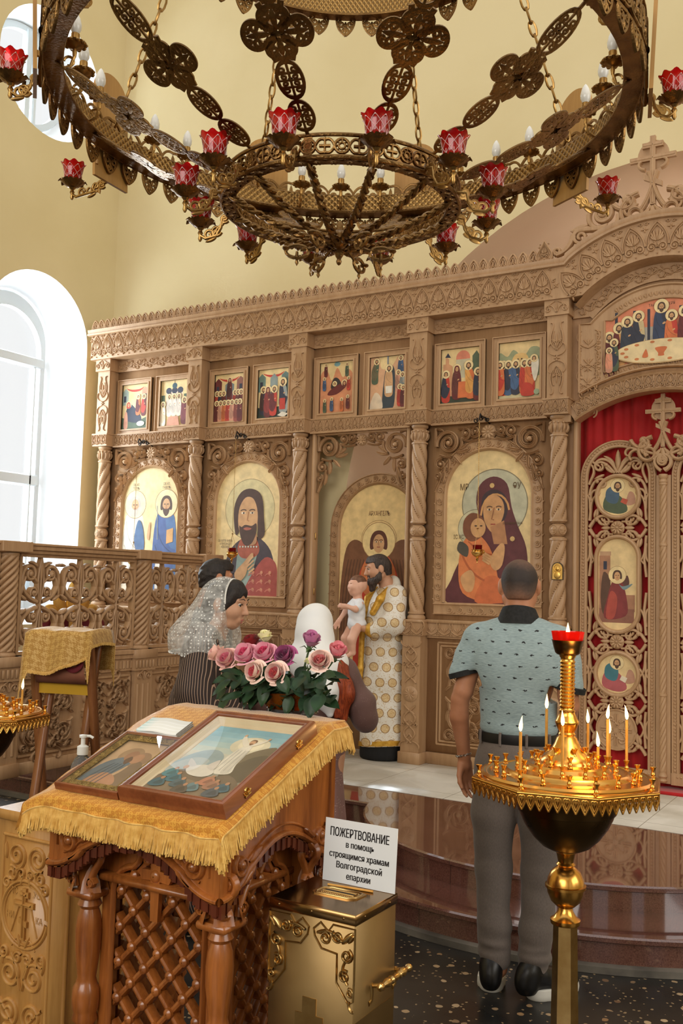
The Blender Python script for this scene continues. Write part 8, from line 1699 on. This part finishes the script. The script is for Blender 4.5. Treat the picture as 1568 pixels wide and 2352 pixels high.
S = Sculpt(X, .009); S.ell((0, 0, .93), (.165, .125, .13), .04); [S.limb([(q * .085, 0, .9), (q * .085, 0, .5), (q * .075, -.01, .12)], [.09, .075, .062], .03) for q in (1, -1)]; S.mesh('trousers', noisy('black_trousers', srgb(30, 30, 32), srgb(42, 42, 44), 30, .85), t)
for q in (1, -1): S = Sculpt(X, .007); S.ell((q * .075, .05, .04), (.045, .13, .045), .02); S.box((0, 0, -.03), (.4, .4, .032), sub=True); S.mesh('shoe', M_leather, t)

# ---------------------------------------------------------------- woman in the white headscarf, from behind
QX, QY = -2.64, 4.20
W2 = thing('person', 'woman in a plain white headscarf with long red hair, seen from behind the roses', 'person', (QX, QY, 0)); X = T((QX, QY, 0), rz=math.radians(114 - 90)); hc = (-.01, .05, 1.405); Rh = rotm(z=.1, x=-.25)
S = Sculpt(X, .0055); headsdf(S, hc, Rh, .95, fem=True); S.limb([(0, -.02, 1.18), (0, .01, 1.28), (0, .035, 1.36)], [.06, .05, .048], .02); S.ell((0, -.01, 1.07), (.14, .09, .19), .04); S.ell((0, 0, .83), (.15, .11, .17), .06)
for q in (1, -1): S.limb([(q * .08, 0, .78), (q * .08, 0, .44), (q * .065, -.01, .08)], [.085, .055, .038], .03); S.limb([(q * .065, -.01, .08), (q * .07, .11, .035)], [.034, .03], .02); S.limb([(q * .16, -.01, 1.21), (q * .255, -.02, .975), (q * .16, .16, 1.0)], [.05, .04, .027], .03); hand(S, (q * .14, .18, 1.005), (-q * .7, 1, .25), (-q * .6, -.2, .8), -q, .35, .92)
S.mesh('body', M_skin, W2); facebits(X, W2, hc, Rh, .95)
M_rhair = noisy('long_red_hair', srgb(120, 42, 16), srgb(176, 76, 34), 26, .35, bstr=.5, bscale=120, stretch=(6, 6, .5)); S = Sculpt(X, .006); S.frame(hc, Rh, .95); S.ell((0, -.014, .022), (.082, .098, .092), .01); S.box((0, .12, 0), (.2, .08, .2), sub=True); S.frame()
S.limb([(.03, -.04, 1.34), (.12, -.08, 1.22), (.165, -.10, 1.10), (.17, -.105, .98)], [.05, .055, .045, .018], .03); S.limb([(.05, -.08, 1.3), (.14, -.11, 1.14), (.135, -.12, .99)], [.05, .045, .016], .03); S.dis = lambda G: .004 * np.sin(G[..., 0] * 120 + G[..., 2] * 10); S.mesh('hair', M_rhair, W2)
M_scarf = noisy('white_cotton_scarf', srgb(240, 240, 238), srgb(228, 230, 232), 3, .8); S = Sculpt(X, .006); S.frame(hc, Rh, .95); S.ell((0, -.014, .026), (.099, .116, .108), .02); S.ell((0, -.05, -.06), (.088, .085, .10), .03); S.frame(); S.limb([(0, -.03, 1.36), (.02, -.09, 1.24), (.07, -.14, 1.10), (.10, -.14, 1.0)], [.096, .092, .066, .02], .05); S.cone((-.06, -.05, 1.25), (.09, -.06, 1.23), .085, .088, .04); S.limb([(.06, -.06, 1.24), (.11, -.09, 1.13), (.12, -.10, 1.03)], [.065, .05, .02], .03); S.cone((-.05, -.07, 1.25), (-.05, -.1, 1.15), .06, .02, .03); S.dis = cloth_noise(.004, 20, 9, .9); S.frame(hc, Rh, .95); S.box((0, .15, -.02), (.2, .1, .2), sub=True); S.mesh('white_headscarf', M_scarf, W2, it=2)
def sparkle(name, c1, c2, sc, th, mt=.0):
    m, nt, b = base(name, c1, .7, sheen=.2); v = tex(nt, 'Object'); vo = N(nt, 'TexVoronoi', {'Vector': v, 'Scale': sc, 'Randomness': .35}); k = MATH(nt, 'LESS_THAN', vo.outputs['Distance'], th); n = N(nt, 'TexNoise', {'Vector': v, 'Scale': 8.0}); setc(nt, b, mix(nt, k, ramp(nt, n.outputs[0], [(.3, c1), (.7, tuple(min(1, q * 1.25) for q in c1[:3]) + (1,))]), c2)); return m
S = Sculpt(X, .007); S.ell((0, -.015, 1.08), (.168, .12, .17), .05); S.ell((0, -.0, .90), (.165, .125, .10), .05); S.cone((-.1, -.02, 1.21), (.1, -.02, 1.21), .062, .062, .04)
for q in (1, -1): S.limb([(q * .15, -.015, 1.20), (q * .245, -.02, 1.03), (q * .262, -.015, .975)], [.068, .066, .062], .04); S.limb([(q * .262, -.015, .975), (q * .17, .15, 1.0)], [.062, .042], .03)
S.dis = cloth_noise(.006, 18, 14, 1.0); S.box((0, 0, .80), (.4, .4, .035), sub=True); S.mesh('mauve_top', sparkle('mauve_lurex_knit', srgb(96, 68, 62), srgb(176, 150, 140), 130.0, .10), W2, it=2)
S = Sculpt(X, .008); S.ell((0, 0, .83), (.168, .13, .09), .03); S.cone((0, 0, .80), (0, 0, .10), .145, .215, .05); S.dis = lambda G: .010 * np.sin(np.arctan2(G[..., 1], G[..., 0]) * 13) * np.clip(.9 - G[..., 2], 0, 1); S.box((0, 0, .02), (.4, .4, .07), sub=True); S.mesh('dotted_skirt', sparkle('mauve_dotted_cloth', srgb(126, 92, 88), srgb(206, 180, 172), 78.0, .17), W2, it=1)

# ---------------------------------------------------------------- priest holding the baby
RX_, RY_ = -3.705, 6.925
PR = thing('person', 'bearded priest in a white and gold robe holding the baby before the angel icon', 'person', (RX_, RY_, .277)); rzp = math.radians(238 - 90); X = T((RX_, RY_, .277), rz=rzp); hc = (.0, .075, 1.50); Rh = rotm(z=-.25, x=-.25)
S = Sculpt(X, .0052); headsdf(S, hc, Rh, .98); S.limb([(0, -.03, 1.28), (0, -.01, 1.38), (0, .03, 1.46)], [.07, .058, .056], .02); S.ell((0, -.02, 1.15), (.15, .09, .2), .04); S.ell((0, 0, .88), (.13, .09, .17), .05)
for q in (1, -1): S.limb([(q * .08, 0, .8), (q * .08, 0, .45), (q * .07, -.01, .08)], [.08, .055, .04], .03); S.limb([(q * .07, -.01, .08), (q * .075, .11, .035)], [.035, .03], .02)
S.limb([(.165, -.02, 1.30), (.20, .03, 1.08), (.10, .20, 1.10)], [.05, .042, .028], .03); hand(S, (.085, .215, 1.10), (-1, .55, .05), (-.3, -.7, .6), -1, .42, .95); S.limb([(-.165, -.02, 1.30), (-.2, .05, 1.07), (-.09, .2, 1.02)], [.05, .042, .028], .03); hand(S, (-.075, .21, 1.02), (1, .5, .1), (.2, -.5, .8), 1, .45, .95)
S.mesh('body', M_skin, PR); facebits(X, PR, hc, Rh, .98, lips=False)
M_phair = noisy('brown_grey_hair', srgb(44, 34, 30), srgb(84, 70, 62), 40, .5, bstr=.5, bscale=150, stretch=(3, 3, .6))
S = Sculpt(X, .005); S.frame(hc, Rh, .98); S.ell((0, -.014, .027), (.083, .100, .093), .01); S.cone((0, .05, .085), (0, .066, .075), .026, .02, .03); S.cone((0, -.06, -.05), (0, -.065, 0), .05, .05, .03); S.box((0, .105, -.03), (.2, .07, .09), sub=True); S.box((0, .06, -.14), (.2, .2, .07), sub=True); S.mesh('hair', M_phair, PR)
S = Sculpt(X, .005); S.frame(hc, Rh, .98); S.cone((0, .06, -.09), (0, .085, -.15), .046, .026, .03); [S.limb([(q * .064, .005, -.03), (q * .056, .03, -.075), (q * .025, .07, -.10)], [.018, .026, .03], .02) for q in (1, -1)]; S.cone((-.022, .086, -.045), (.022, .086, -.045), .0085, .0085, .01); S.ell((0, .10, -.062), (.018, .02, .007), sub=True); S.dis = lambda G: .0025 * np.sin(G[..., 0] * 160 + G[..., 1] * 120); S.mesh('beard', M_phair, PR)
M_gtrim0 = noisy('gold_hem_braid', srgb(186, 134, 36), srgb(220, 172, 70), 30, .4, .3)
def vest():
    m, nt, b = base('white_and_gold_brocade', srgb(226, 218, 204), .55, sheen=.3); v = tex(nt, 'Object'); s_ = N(nt, 'SeparateXYZ', {0: v}); u = MATH(nt, 'ADD', MATH(nt, 'MULTIPLY', s_.outputs[0], .854), MATH(nt, 'MULTIPLY', s_.outputs[1], .521)); cz = .118; cu = .098
    fz = MATH(nt, 'MULTIPLY', s_.outputs[2], 1 / cz); row = MATH(nt, 'FLOOR', fz); ry = MATH(nt, 'MULTIPLY', MATH(nt, 'SUBTRACT', MATH(nt, 'FRACT', fz), .5), cz); fx = MATH(nt, 'ADD', MATH(nt, 'MULTIPLY', MATH(nt, 'ADD', u, 9.0), 1 / cu), MATH(nt, 'MULTIPLY', MATH(nt, 'MODULO', row, 2.0), .5)); rx = MATH(nt, 'MULTIPLY', MATH(nt, 'SUBTRACT', MATH(nt, 'FRACT', fx), .5), cu)
    d = MATH(nt, 'SQRT', MATH(nt, 'ADD', MATH(nt, 'MULTIPLY', rx, rx), MATH(nt, 'MULTIPLY', ry, ry))); k = MATH(nt, 'LESS_THAN', d, .036); rg = MATH(nt, 'LESS_THAN', MATH(nt, 'ABSOLUTE', MATH(nt, 'SUBTRACT', d, .033)), .0025); n = N(nt, 'TexNoise', {'Vector': v, 'Scale': 60.0, 'Distortion': 1.5}); g = ramp(nt, n.outputs[0], [(.45, srgb(206, 172, 118)), (.55, srgb(222, 196, 150))]); c = mix(nt, k, mix(nt, MATH(nt, 'GREATER_THAN', n.outputs[0], .6), srgb(230, 224, 212), srgb(206, 184, 150)), g); setc(nt, b, mix(nt, rg, c, srgb(150, 112, 66))); return m
S = Sculpt(X, .0075); S.ell((0, -.03, 1.20), (.19, .14, .17), .06); S.cone((-.12, -.03, 1.305), (.12, -.03, 1.305), .058, .058, .04); S.limb([(0, -.02, 1.1), (0, -.02, .6), (0, -.02, .10)], [.165, .18, .20], .06)
S.limb([(.15, -.02, 1.30), (.215, .03, 1.10), (.13, .15, 1.08)], [.07, .085, .075], .05); S.limb([(-.15, -.02, 1.30), (-.215, .04, 1.08), (-.12, .15, 1.02)], [.07, .085, .07], .05); S.cone((.20, .04, 1.05), (.18, .06, .70), .07, .04, .06); S.dis = cloth_noise(.006, 18, 8, .2); S.box((0, 0, .02), (.5, .5, .075), rot=rotm(y=.12), sub=True); ROBE = S.mesh('brocade_robe', vest(), PR, it=2)
mb = MB(); mb.X = X; hm = rotm(y=.12); loft(mb, [np.stack([r * np.cos(a), -.02 + (r - .004) * np.sin(a), z - .12 * r * np.cos(a)], 1) for r, z in ((.196, .10), (.207, .10), (.206, .135), (.196, .14))], cap=False); mb.build('gold_hem', M_gtrim0, PR)
S = Sculpt(X, .007); S.cone((-.1, -.05, 1.33), (.1, -.05, 1.33), .045, .045, .03); S.ell((0, -.075, 1.36), (.10, .045, .09), .03); S.mesh('stiff_collar', noisy('pale_gold_collar', srgb(206, 196, 178), srgb(220, 212, 196), 10, .6), PR)
M_gtrim = noisy('gold_trim', srgb(186, 134, 36), srgb(220, 172, 70), 30, .4, .3)
def strip(P, w, name, par, up): mb = MB(); mb.X = X; P = np.array(P); n = np.array(up, float); e = np.gradient(P, axis=0); e /= np.linalg.norm(e, axis=1)[:, None]; sd = np.cross(e, n); sd /= np.linalg.norm(sd, axis=1)[:, None]; loft(mb, [P - sd * w - n * .004, P - sd * w + n * .004, P + sd * w + n * .004, P + sd * w - n * .004], close=False); mb.build(name, M_gtrim, par)
S = Sculpt(X, .006); S.limb([(.085, .02, 1.33), (.10, .10, 1.26), (.06, .15, 1.15), (.05, .175, 1.0)], [.028, .03, .03, .026], .02); S.limb([(-.085, .02, 1.33), (-.10, .10, 1.26), (-.07, .15, 1.15)], [.028, .03, .026], .02); S.limb([(.05, .175, 1.0), (.045, .185, .7), (.04, .19, .4)], [.024, .022, .022], .02); S.mesh('gold_stole', M_gtrim, PR)
for q, a0, b0 in ((1, (.20, .07, 1.09), (.12, .16, 1.09)), (-1, (-.2, .08, 1.06), (-.11, .16, 1.02))):
    S = Sculpt(X, .006); d = (np.array(b0) - np.array(a0)); S.cone(np.array(a0) + d * .75, np.array(a0) + d * 1.12, .062, .06, .01); S.mesh('gold_cuff', M_gtrim, PR)
S = Sculpt(X, .009); S.cone((0, -.01, .5), (0, -.01, .05), .15, .185, .03); S.box((0, 0, -.05), (.5, .5, .053), sub=True); S.mesh('black_cassock', noisy('black_cassock', srgb(16, 16, 18), srgb(26, 26, 28), 20, .8), PR)
# baby, upright in his hands
bw = T((0, 0, 0))
BXY = X(np.array([[.02, .245, 0]]))[0]; BB = thing('person', 'baby in a white bodysuit held upright by the bearded priest', 'person', (BXY[0], BXY[1], 1.30)); X2 = T((BXY[0], BXY[1], 1.30), rz=math.radians(236 - 90)); hc = (0, .005, .335); Rh = rotm(x=.05)
S = Sculpt(X2, .0042); headsdf(S, hc, Rh, .70, baby=True); S.ell((0, -.012, .345), (.060, .070, .062), .02); S.cone((0, -.01, .22), (0, 0, .29), .034, .034, .02); S.ell((0, 0, .13), (.066, .055, .11), .03); S.ell((0, -.005, .03), (.066, .062, .06), .03)
for q in (1, -1): S.limb([(q * .04, .01, .02), (q * .055, .065, -.085), (q * .05, .05, -.19)], [.043, .035, .023], .02); S.limb([(q * .05, .05, -.19), (q * .05, .095, -.215)], [.02, .015], .012)
S.limb([(.062, .0, .195), (.09, .055, .13), (.095, .105, .06)], [.026, .022, .016], .015); hand(S, (.095, .112, .05), (.05, .6, -.8), (-1, 0, 0), -1, .3, .5); S.limb([(-.062, .0, .195), (-.09, .055, .15), (-.05, .11, .17)], [.026, .022, .016], .015); hand(S, (-.045, .118, .172), (.5, .8, .1), (1, -.3, 0), 1, .4, .5)
S.mesh('body', M_skin_b, BB); facebits(X2, BB, hc, Rh, .70, brow=False)
S = Sculpt(X2, .005); S.frame(hc, Rh, .70); S.ell((0, -.015, .03), (.087, .104, .096), .01); S.box((0, .105, -.03), (.2, .07, .09), sub=True); S.box((0, .05, -.14), (.2, .2, .075), sub=True); S.mesh('hair', noisy('fine_brown_hair', srgb(96, 62, 44), srgb(130, 92, 68), 40, .6), BB)
S = Sculpt(X2, .005); S.ell((0, 0, .13), (.079, .069, .115), .03); S.ell((0, -.004, .03), (.082, .077, .062), .03); [S.cone((q * .05, 0, .205), (q * .082, .03, .165), .032, .030, .02) for q in (1, -1)]; S.dis = cloth_noise(.002, 60, 40); S.mesh('white_bodysuit', noisy('white_cotton', srgb(236, 236, 238), srgb(222, 226, 232), 12, .8), BB)
# ================================================================== roses in an amber glass bowl
M_leaf = noisy('dark_rose_leaf', srgb(26, 48, 32), srgb(48, 76, 48), 20, .45, spec=.4); M_stem = noisy('rose_stem', srgb(52, 78, 40), srgb(70, 98, 52), 20, .5)
VB = (-1.655, 2.51, 1.215)
o = MB(); lathe(o, [(.15, 0), (.15, .03), (.05, .06), (.03, .12), (.03, 1.12), (.06, 1.17), (.12, 1.185), (.12, 1.215)], 28, (VB[0], VB[1], 0)); t = thing('flower_pedestal', 'slim wooden pedestal under the rose bowl behind the lectern', 'stand', (VB[0], VB[1], 0)); o.build('turned_pedestal', M_lect, t)
t = thing('flower_bowl', 'amber and clear cut-glass bowl holding the roses behind the large icon case', 'bowl', VB)
M_amber = base('amber_glass', srgb(214, 120, 34), .08, trans=.8, ior=1.35)[0]; M_cut = base('clear_cut_glass', (.95, .96, .95, 1), .05, trans=.9, ior=1.4)[0]
mb = MB(); n = 32; a = np.linspace(0, 2 * PI, n, endpoint=False); fl = 1 + .05 * np.cos(a * 8)
loft(mb, [np.stack([VB[0] + r * fl * np.cos(a), VB[1] + r * fl * np.sin(a), np.full(n, VB[2] + z)], 1) for r, z in ((.05, .022), (.07, .03), (.088, .055), (.098, .085), (.092, .085), (.08, .055), (.06, .036))]); mb.build('amber_bowl', M_amber, t)
mb = MB(); lathe(mb, [(.05, 0), (.056, .004), (.045, .012), (.06, .02), (.076, .026), (.08, .034), (.07, .036), (.05, .024)], 24, VB)
for k in range(12): ell(mb, (VB[0] + .072 * math.cos(k * PI / 6), VB[1] + .072 * math.sin(k * PI / 6), VB[2] + .024), (.009, .009, .007), 6, 4)
mb.build('cut_glass_foot', M_cut, t)
def rosemat(nm, c1, c2):
    m, nt, b = base(nm, c1, .55, sheen=.25); b.inputs['Subsurface Weight'].default_value = .1; b.inputs['Subsurface Radius'].default_value = (.01, .004, .004); n = N(nt, 'TexNoise', {'Vector': tex(nt, 'Object'), 'Scale': 40.0}); setc(nt, b, ramp(nt, n.outputs[0], [(.3, c1), (.7, c2)])); return m
def petals(mb, fr, r0, n, R0, R1, opn, H, m):
    for k in range(n):
        q = k / max(1, n - 1); R = R0 + (R1 - R0) * q; ph = k * 2.39996 + R_.uniform(-.1, .1); wd = 1.05 - .25 * q; op = opn * q ** 1.4; s = np.linspace(-1, 1, 7); tt = np.linspace(0, 1, 7); S_, T_ = np.meshgrid(s, tt)
        tip = 1 - .16 * np.abs(S_) ** 2.5 * T_ ** 2; r = R * (.34 + .66 * np.sin(T_ * PI / 2) ** .7) + op * .011 * T_ ** 4; a = ph + S_ * wd * (.55 + .45 * np.sin(T_ * PI / 2 + .2)); z = H * (1.0 - .28 * q) * T_ * tip - op * .015 * T_ ** 4 - .2 * H * q
        mb.stamp_(fr, np.stack([r * np.cos(a), r * np.sin(a), z], -1), m) if False else loft(mb, fr(np.stack([r * np.cos(a), r * np.sin(a), z], -1).reshape(-1, 3)).reshape(7, 7, 3), close=False, m=m)
def rose(p, rad, ax, c_out, c_in, label, bud=False):
    p = np.array(p, float); ax = np.array(ax, float); ax /= np.linalg.norm(ax); q = Vector((0, 0, 1)).rotation_difference(Vector(ax)).to_matrix(); Mx = np.array(q)
    t = thing('rose', label, 'rose', tuple(p), 'roses in the amber bowl'); fr = lambda V: V @ Mx.T + p
    ko = rosemat('petal_%d_%d_%d' % c_out, srgb(*c_out), srgb(*[min(255, v * 1.06) for v in c_out])); ki = rosemat('heart_%d_%d_%d' % c_in, srgb(*c_in), srgb(*[min(255, v * 1.1) for v in c_in]))
    mb = MB(); petals(mb, fr, rad, 7 if bud else 12, rad * .60, rad * .92, .4 if bud else .9, rad * 1.25, 0); mb.build('outer_petals', ko, t)
    mb = MB(); petals(mb, fr, rad, 16, rad * .08, rad * .62, .12, rad * 1.22, 0); mb.build('inner_petals', ki, t)
    mb = MB(); [tube(mb, [fr(np.array([[math.cos(k * 1.257) * r, math.sin(k * 1.257) * r, z]]))[0] for r, z in ((.006, -.02), (rad * .5, -.012), (rad * .9, -.02))], [.004, .005, .001], 5, flat=.3) for k in range(5)]; ell(mb, fr(np.array([[0, 0, -.02]]))[0], rad * .28, 8, 6); mb.build('sepals', M_stem, t)
    b0 = fr(np.array([[0, 0, -.02]]))[0]; e = np.array([VB[0] + (p[0] - VB[0]) * .15, VB[1] + (p[1] - VB[1]) * .15, VB[2] + .06]); mid = b0 * .45 + e * .55 + np.array([0, 0, -.012]) - ax * .012; sp = bez(b0, mid, e, n=8); mb = MB(); tube(mb, sp, .0032, 6); mb.build('stem', M_stem, t)
    return t, sp
def leafmesh(p, d, L, w, nrm):
    d = np.array(d, float); d /= np.linalg.norm(d); n = np.array(nrm, float); n -= d * (n @ d); n /= np.linalg.norm(n); s = np.cross(d, n); T_ = np.linspace(0, 1, 8); mb = MB()
    wv = w * np.sin(T_ ** .8 * PI) ** .8; mb_rows = [[np.array(p) + d * L * q - n * L * .25 * q * q + s * wv[i] * k + n * abs(k) * w * .25 for k in (-1, -.5, 0, .5, 1)] for i, q in enumerate(T_)]; loft(mb, mb_rows, close=False); return mb
RS = [((-1.831, 2.37, 1.399), .036, (-.55, -.5, .6), (236, 190, 176), (240, 176, 172), 'blush rosebud reaching furthest left out of the bowl', True),
 ((-1.776, 2.34, 1.391), .039, (.1, -.75, .5), (246, 196, 188), (242, 136, 160), 'pink rose second from the left, facing half sideways', False),
 ((-1.712, 2.35, 1.405), .042, (.0, -.72, .65), (250, 178, 194), (238, 84, 134), 'large bright pink rose below the dark red one', False),
 ((-1.760, 2.44, 1.428), .038, (-.2, -.3, .9), (128, 8, 18), (104, 4, 12), 'dark red rose half hidden behind the bright pink ones', False),
 ((-1.654, 2.36, 1.412), .040, (.1, -.7, .65), (250, 176, 194), (236, 78, 130), 'bright pink rose beside the magenta one', False),
 ((-1.715, 2.44, 1.455), .028, (.05, -.2, 1), (240, 232, 184), (236, 228, 170), 'cream rosebud standing above the dark red rose', True),
 ((-1.590, 2.37, 1.411), .037, (.15, -.75, .5), (178, 84, 136), (146, 44, 104), 'magenta rose in the middle of the bunch', False),
 ((-1.552, 2.44, 1.452), .036, (.35, -.2, .9), (196, 122, 164), (180, 96, 146), 'mauve rose standing highest, in front of the white headscarf', True),
 ((-1.625, 2.28, 1.370), .036, (-.1, -.95, .35), (250, 216, 202), (236, 96, 112), 'blush rose with a red heart, lower left of the two front ones', False),
 ((-1.556, 2.28, 1.371), .037, (.1, -.95, .35), (250, 214, 202), (238, 112, 118), 'blush rose with a coral heart, lower right of the two front ones', False),
 ((-1.472, 2.37, 1.404), .037, (.35, -.75, .5), (250, 214, 202), (240, 140, 140), 'wide blush rose at the right end of the bunch', False),
 ((-1.462, 2.44, 1.425), .036, (.5, -.3, .8), (238, 150, 160), (230, 126, 140), 'pink rose leaning out behind the wide blush rose', True),
 ((-1.545, 2.42, 1.396), .014, (.1, -.3, 1), (236, 232, 180), (230, 226, 170), 'tiny cream bud between the magenta and the blush roses', True)]
for i, (p, r, ax, co, ci, lb, bud) in enumerate(RS):
    p = [p[0] * 1.044, p[1] * 1.044, CAMZ + 1.044 * (p[2] - CAMZ)]; r *= .92; t, sp = rose(p, r, ax, co, ci, lb, bud)
    for k in range(6 if not bud else 5):
        q = sp[R_.choice([2, 3, 4, 5])]; ang = R_.uniform(0, 2 * PI); el = R_.uniform(-.75, .25); out = np.array([(p[0] - VB[0]) * 3, (p[1] - VB[1]) * 2 - .25, 0]); d = np.array([math.cos(ang), math.sin(ang), el]) * .6 + out
        leafmesh(q, d, R_.uniform(.055, .085), R_.uniform(.017, .024), (R_.uniform(-.4, .4), -.6, .8)).build('leaf', M_leaf, t)
    for k in range(5):
        u = i / 12 * .36 - .18 + R_.uniform(-.04, .04); b_ = np.array([VB[0] + u * .9, VB[1] + R_.uniform(-.14, .0), VB[2] + R_.uniform(.08, .155) - .25 * u * u]); leafmesh(b_, (u * 2.2 + R_.uniform(-.5, .5), R_.uniform(-.9, -.1), R_.uniform(-.6, .4)), R_.uniform(.05, .078), R_.uniform(.017, .024), (R_.uniform(-.3, .3), -.7, .7)).build('leaf', M_leaf, t)
# ================================================================== hanging lamps before the icons
def hanging_lamp(x, zc, ztop, label):
    y = 6.745; t = thing('hanging_lamp', label, 'lamp', (x, y, zc)); c = (x, y, zc)
    mb = MB(); tube(mb, [(x, 6.955, ztop), (x - .01, 6.87, ztop + .045), (x, 6.80, ztop + .02), (x, 6.76, ztop + .05), (x, y, ztop + .01)], .006, 7); F = FY(x - .03, 6.85, ztop + .02); carve(mb, [(spi((0, .012), .022, .006, 0, 1.4, 18), .004), (spi((-.045, .0), .02, .006, 1, -1.3, 18), .004), (spi((.05, .0), .018, .006, 2, 1.3, 18), .004)], F, .004, sec='o'); mb.build('iron_hook', noisy('black_iron', srgb(34, 30, 28), srgb(52, 46, 42), 20, .5, .7), t)
    mb = MB(); n = int((ztop - zc - .18) / .016)
    for k in range(n): z = zc + .18 + k * .016; q = k % 2; tube(mb, [(x + (.0035 * math.cos(a) if q else 0), y + (0 if q else .0035 * math.cos(a)), z + .010 * math.sin(a)) for a in np.linspace(0, 2 * PI, 7)[:-1]], .0013, 4, closed=True)
    for k in range(3): a = k * 2.094 + .4; tube(mb, [(x, y, zc + .185), (x + .044 * math.cos(a), y + .044 * math.sin(a), zc + .025)], .0014, 5)
    lathe(mb, [(.003, .18), (.012, .183), (.003, .19)], 10, c); mb.build('chain', M_brass_d, t)
    mb = MB(); lathe(mb, [(.001, -.075), (.005, -.07), (.003, -.06), (.008, -.05), (.012, -.04), (.007, -.032), (.02, -.026), (.038, -.012), (.046, .004), (.042, .012), (.036, .016), (.044, .024), (.046, .028), (.036, .026), (.03, .016)], 24, c); [ell(mb, (x + .048 * math.cos(k * 2.094 + .4), y + .048 * math.sin(k * 2.094 + .4), zc + .012), (.008, .008, .014), 8, 6) for k in range(3)]; mb.build('brass_bowl', M_brass, t)
    mb = MB(); lathe(mb, [(.028, .016), (.034, .03), (.036, .062), (.033, .062), (.03, .032), (.02, .02)], 20, c); mb.build('red_glass', base('deep_red_glass_' + str(int(-x * 100)), srgb(130, 14, 18), .08, trans=.4, ior=1.3)[0], t)
hanging_lamp(CX[0] + .57, 1.80, 2.905, 'hanging lamp on a long chain before the icon of two small figures')
hanging_lamp(CX[1] + .57, 1.872, 2.905, 'small brass and red hanging lamp before the bearded man icon')
hanging_lamp(CX[3] + .575, 1.90, 2.905, 'small brass and red hanging lamp before the mother and child icon')
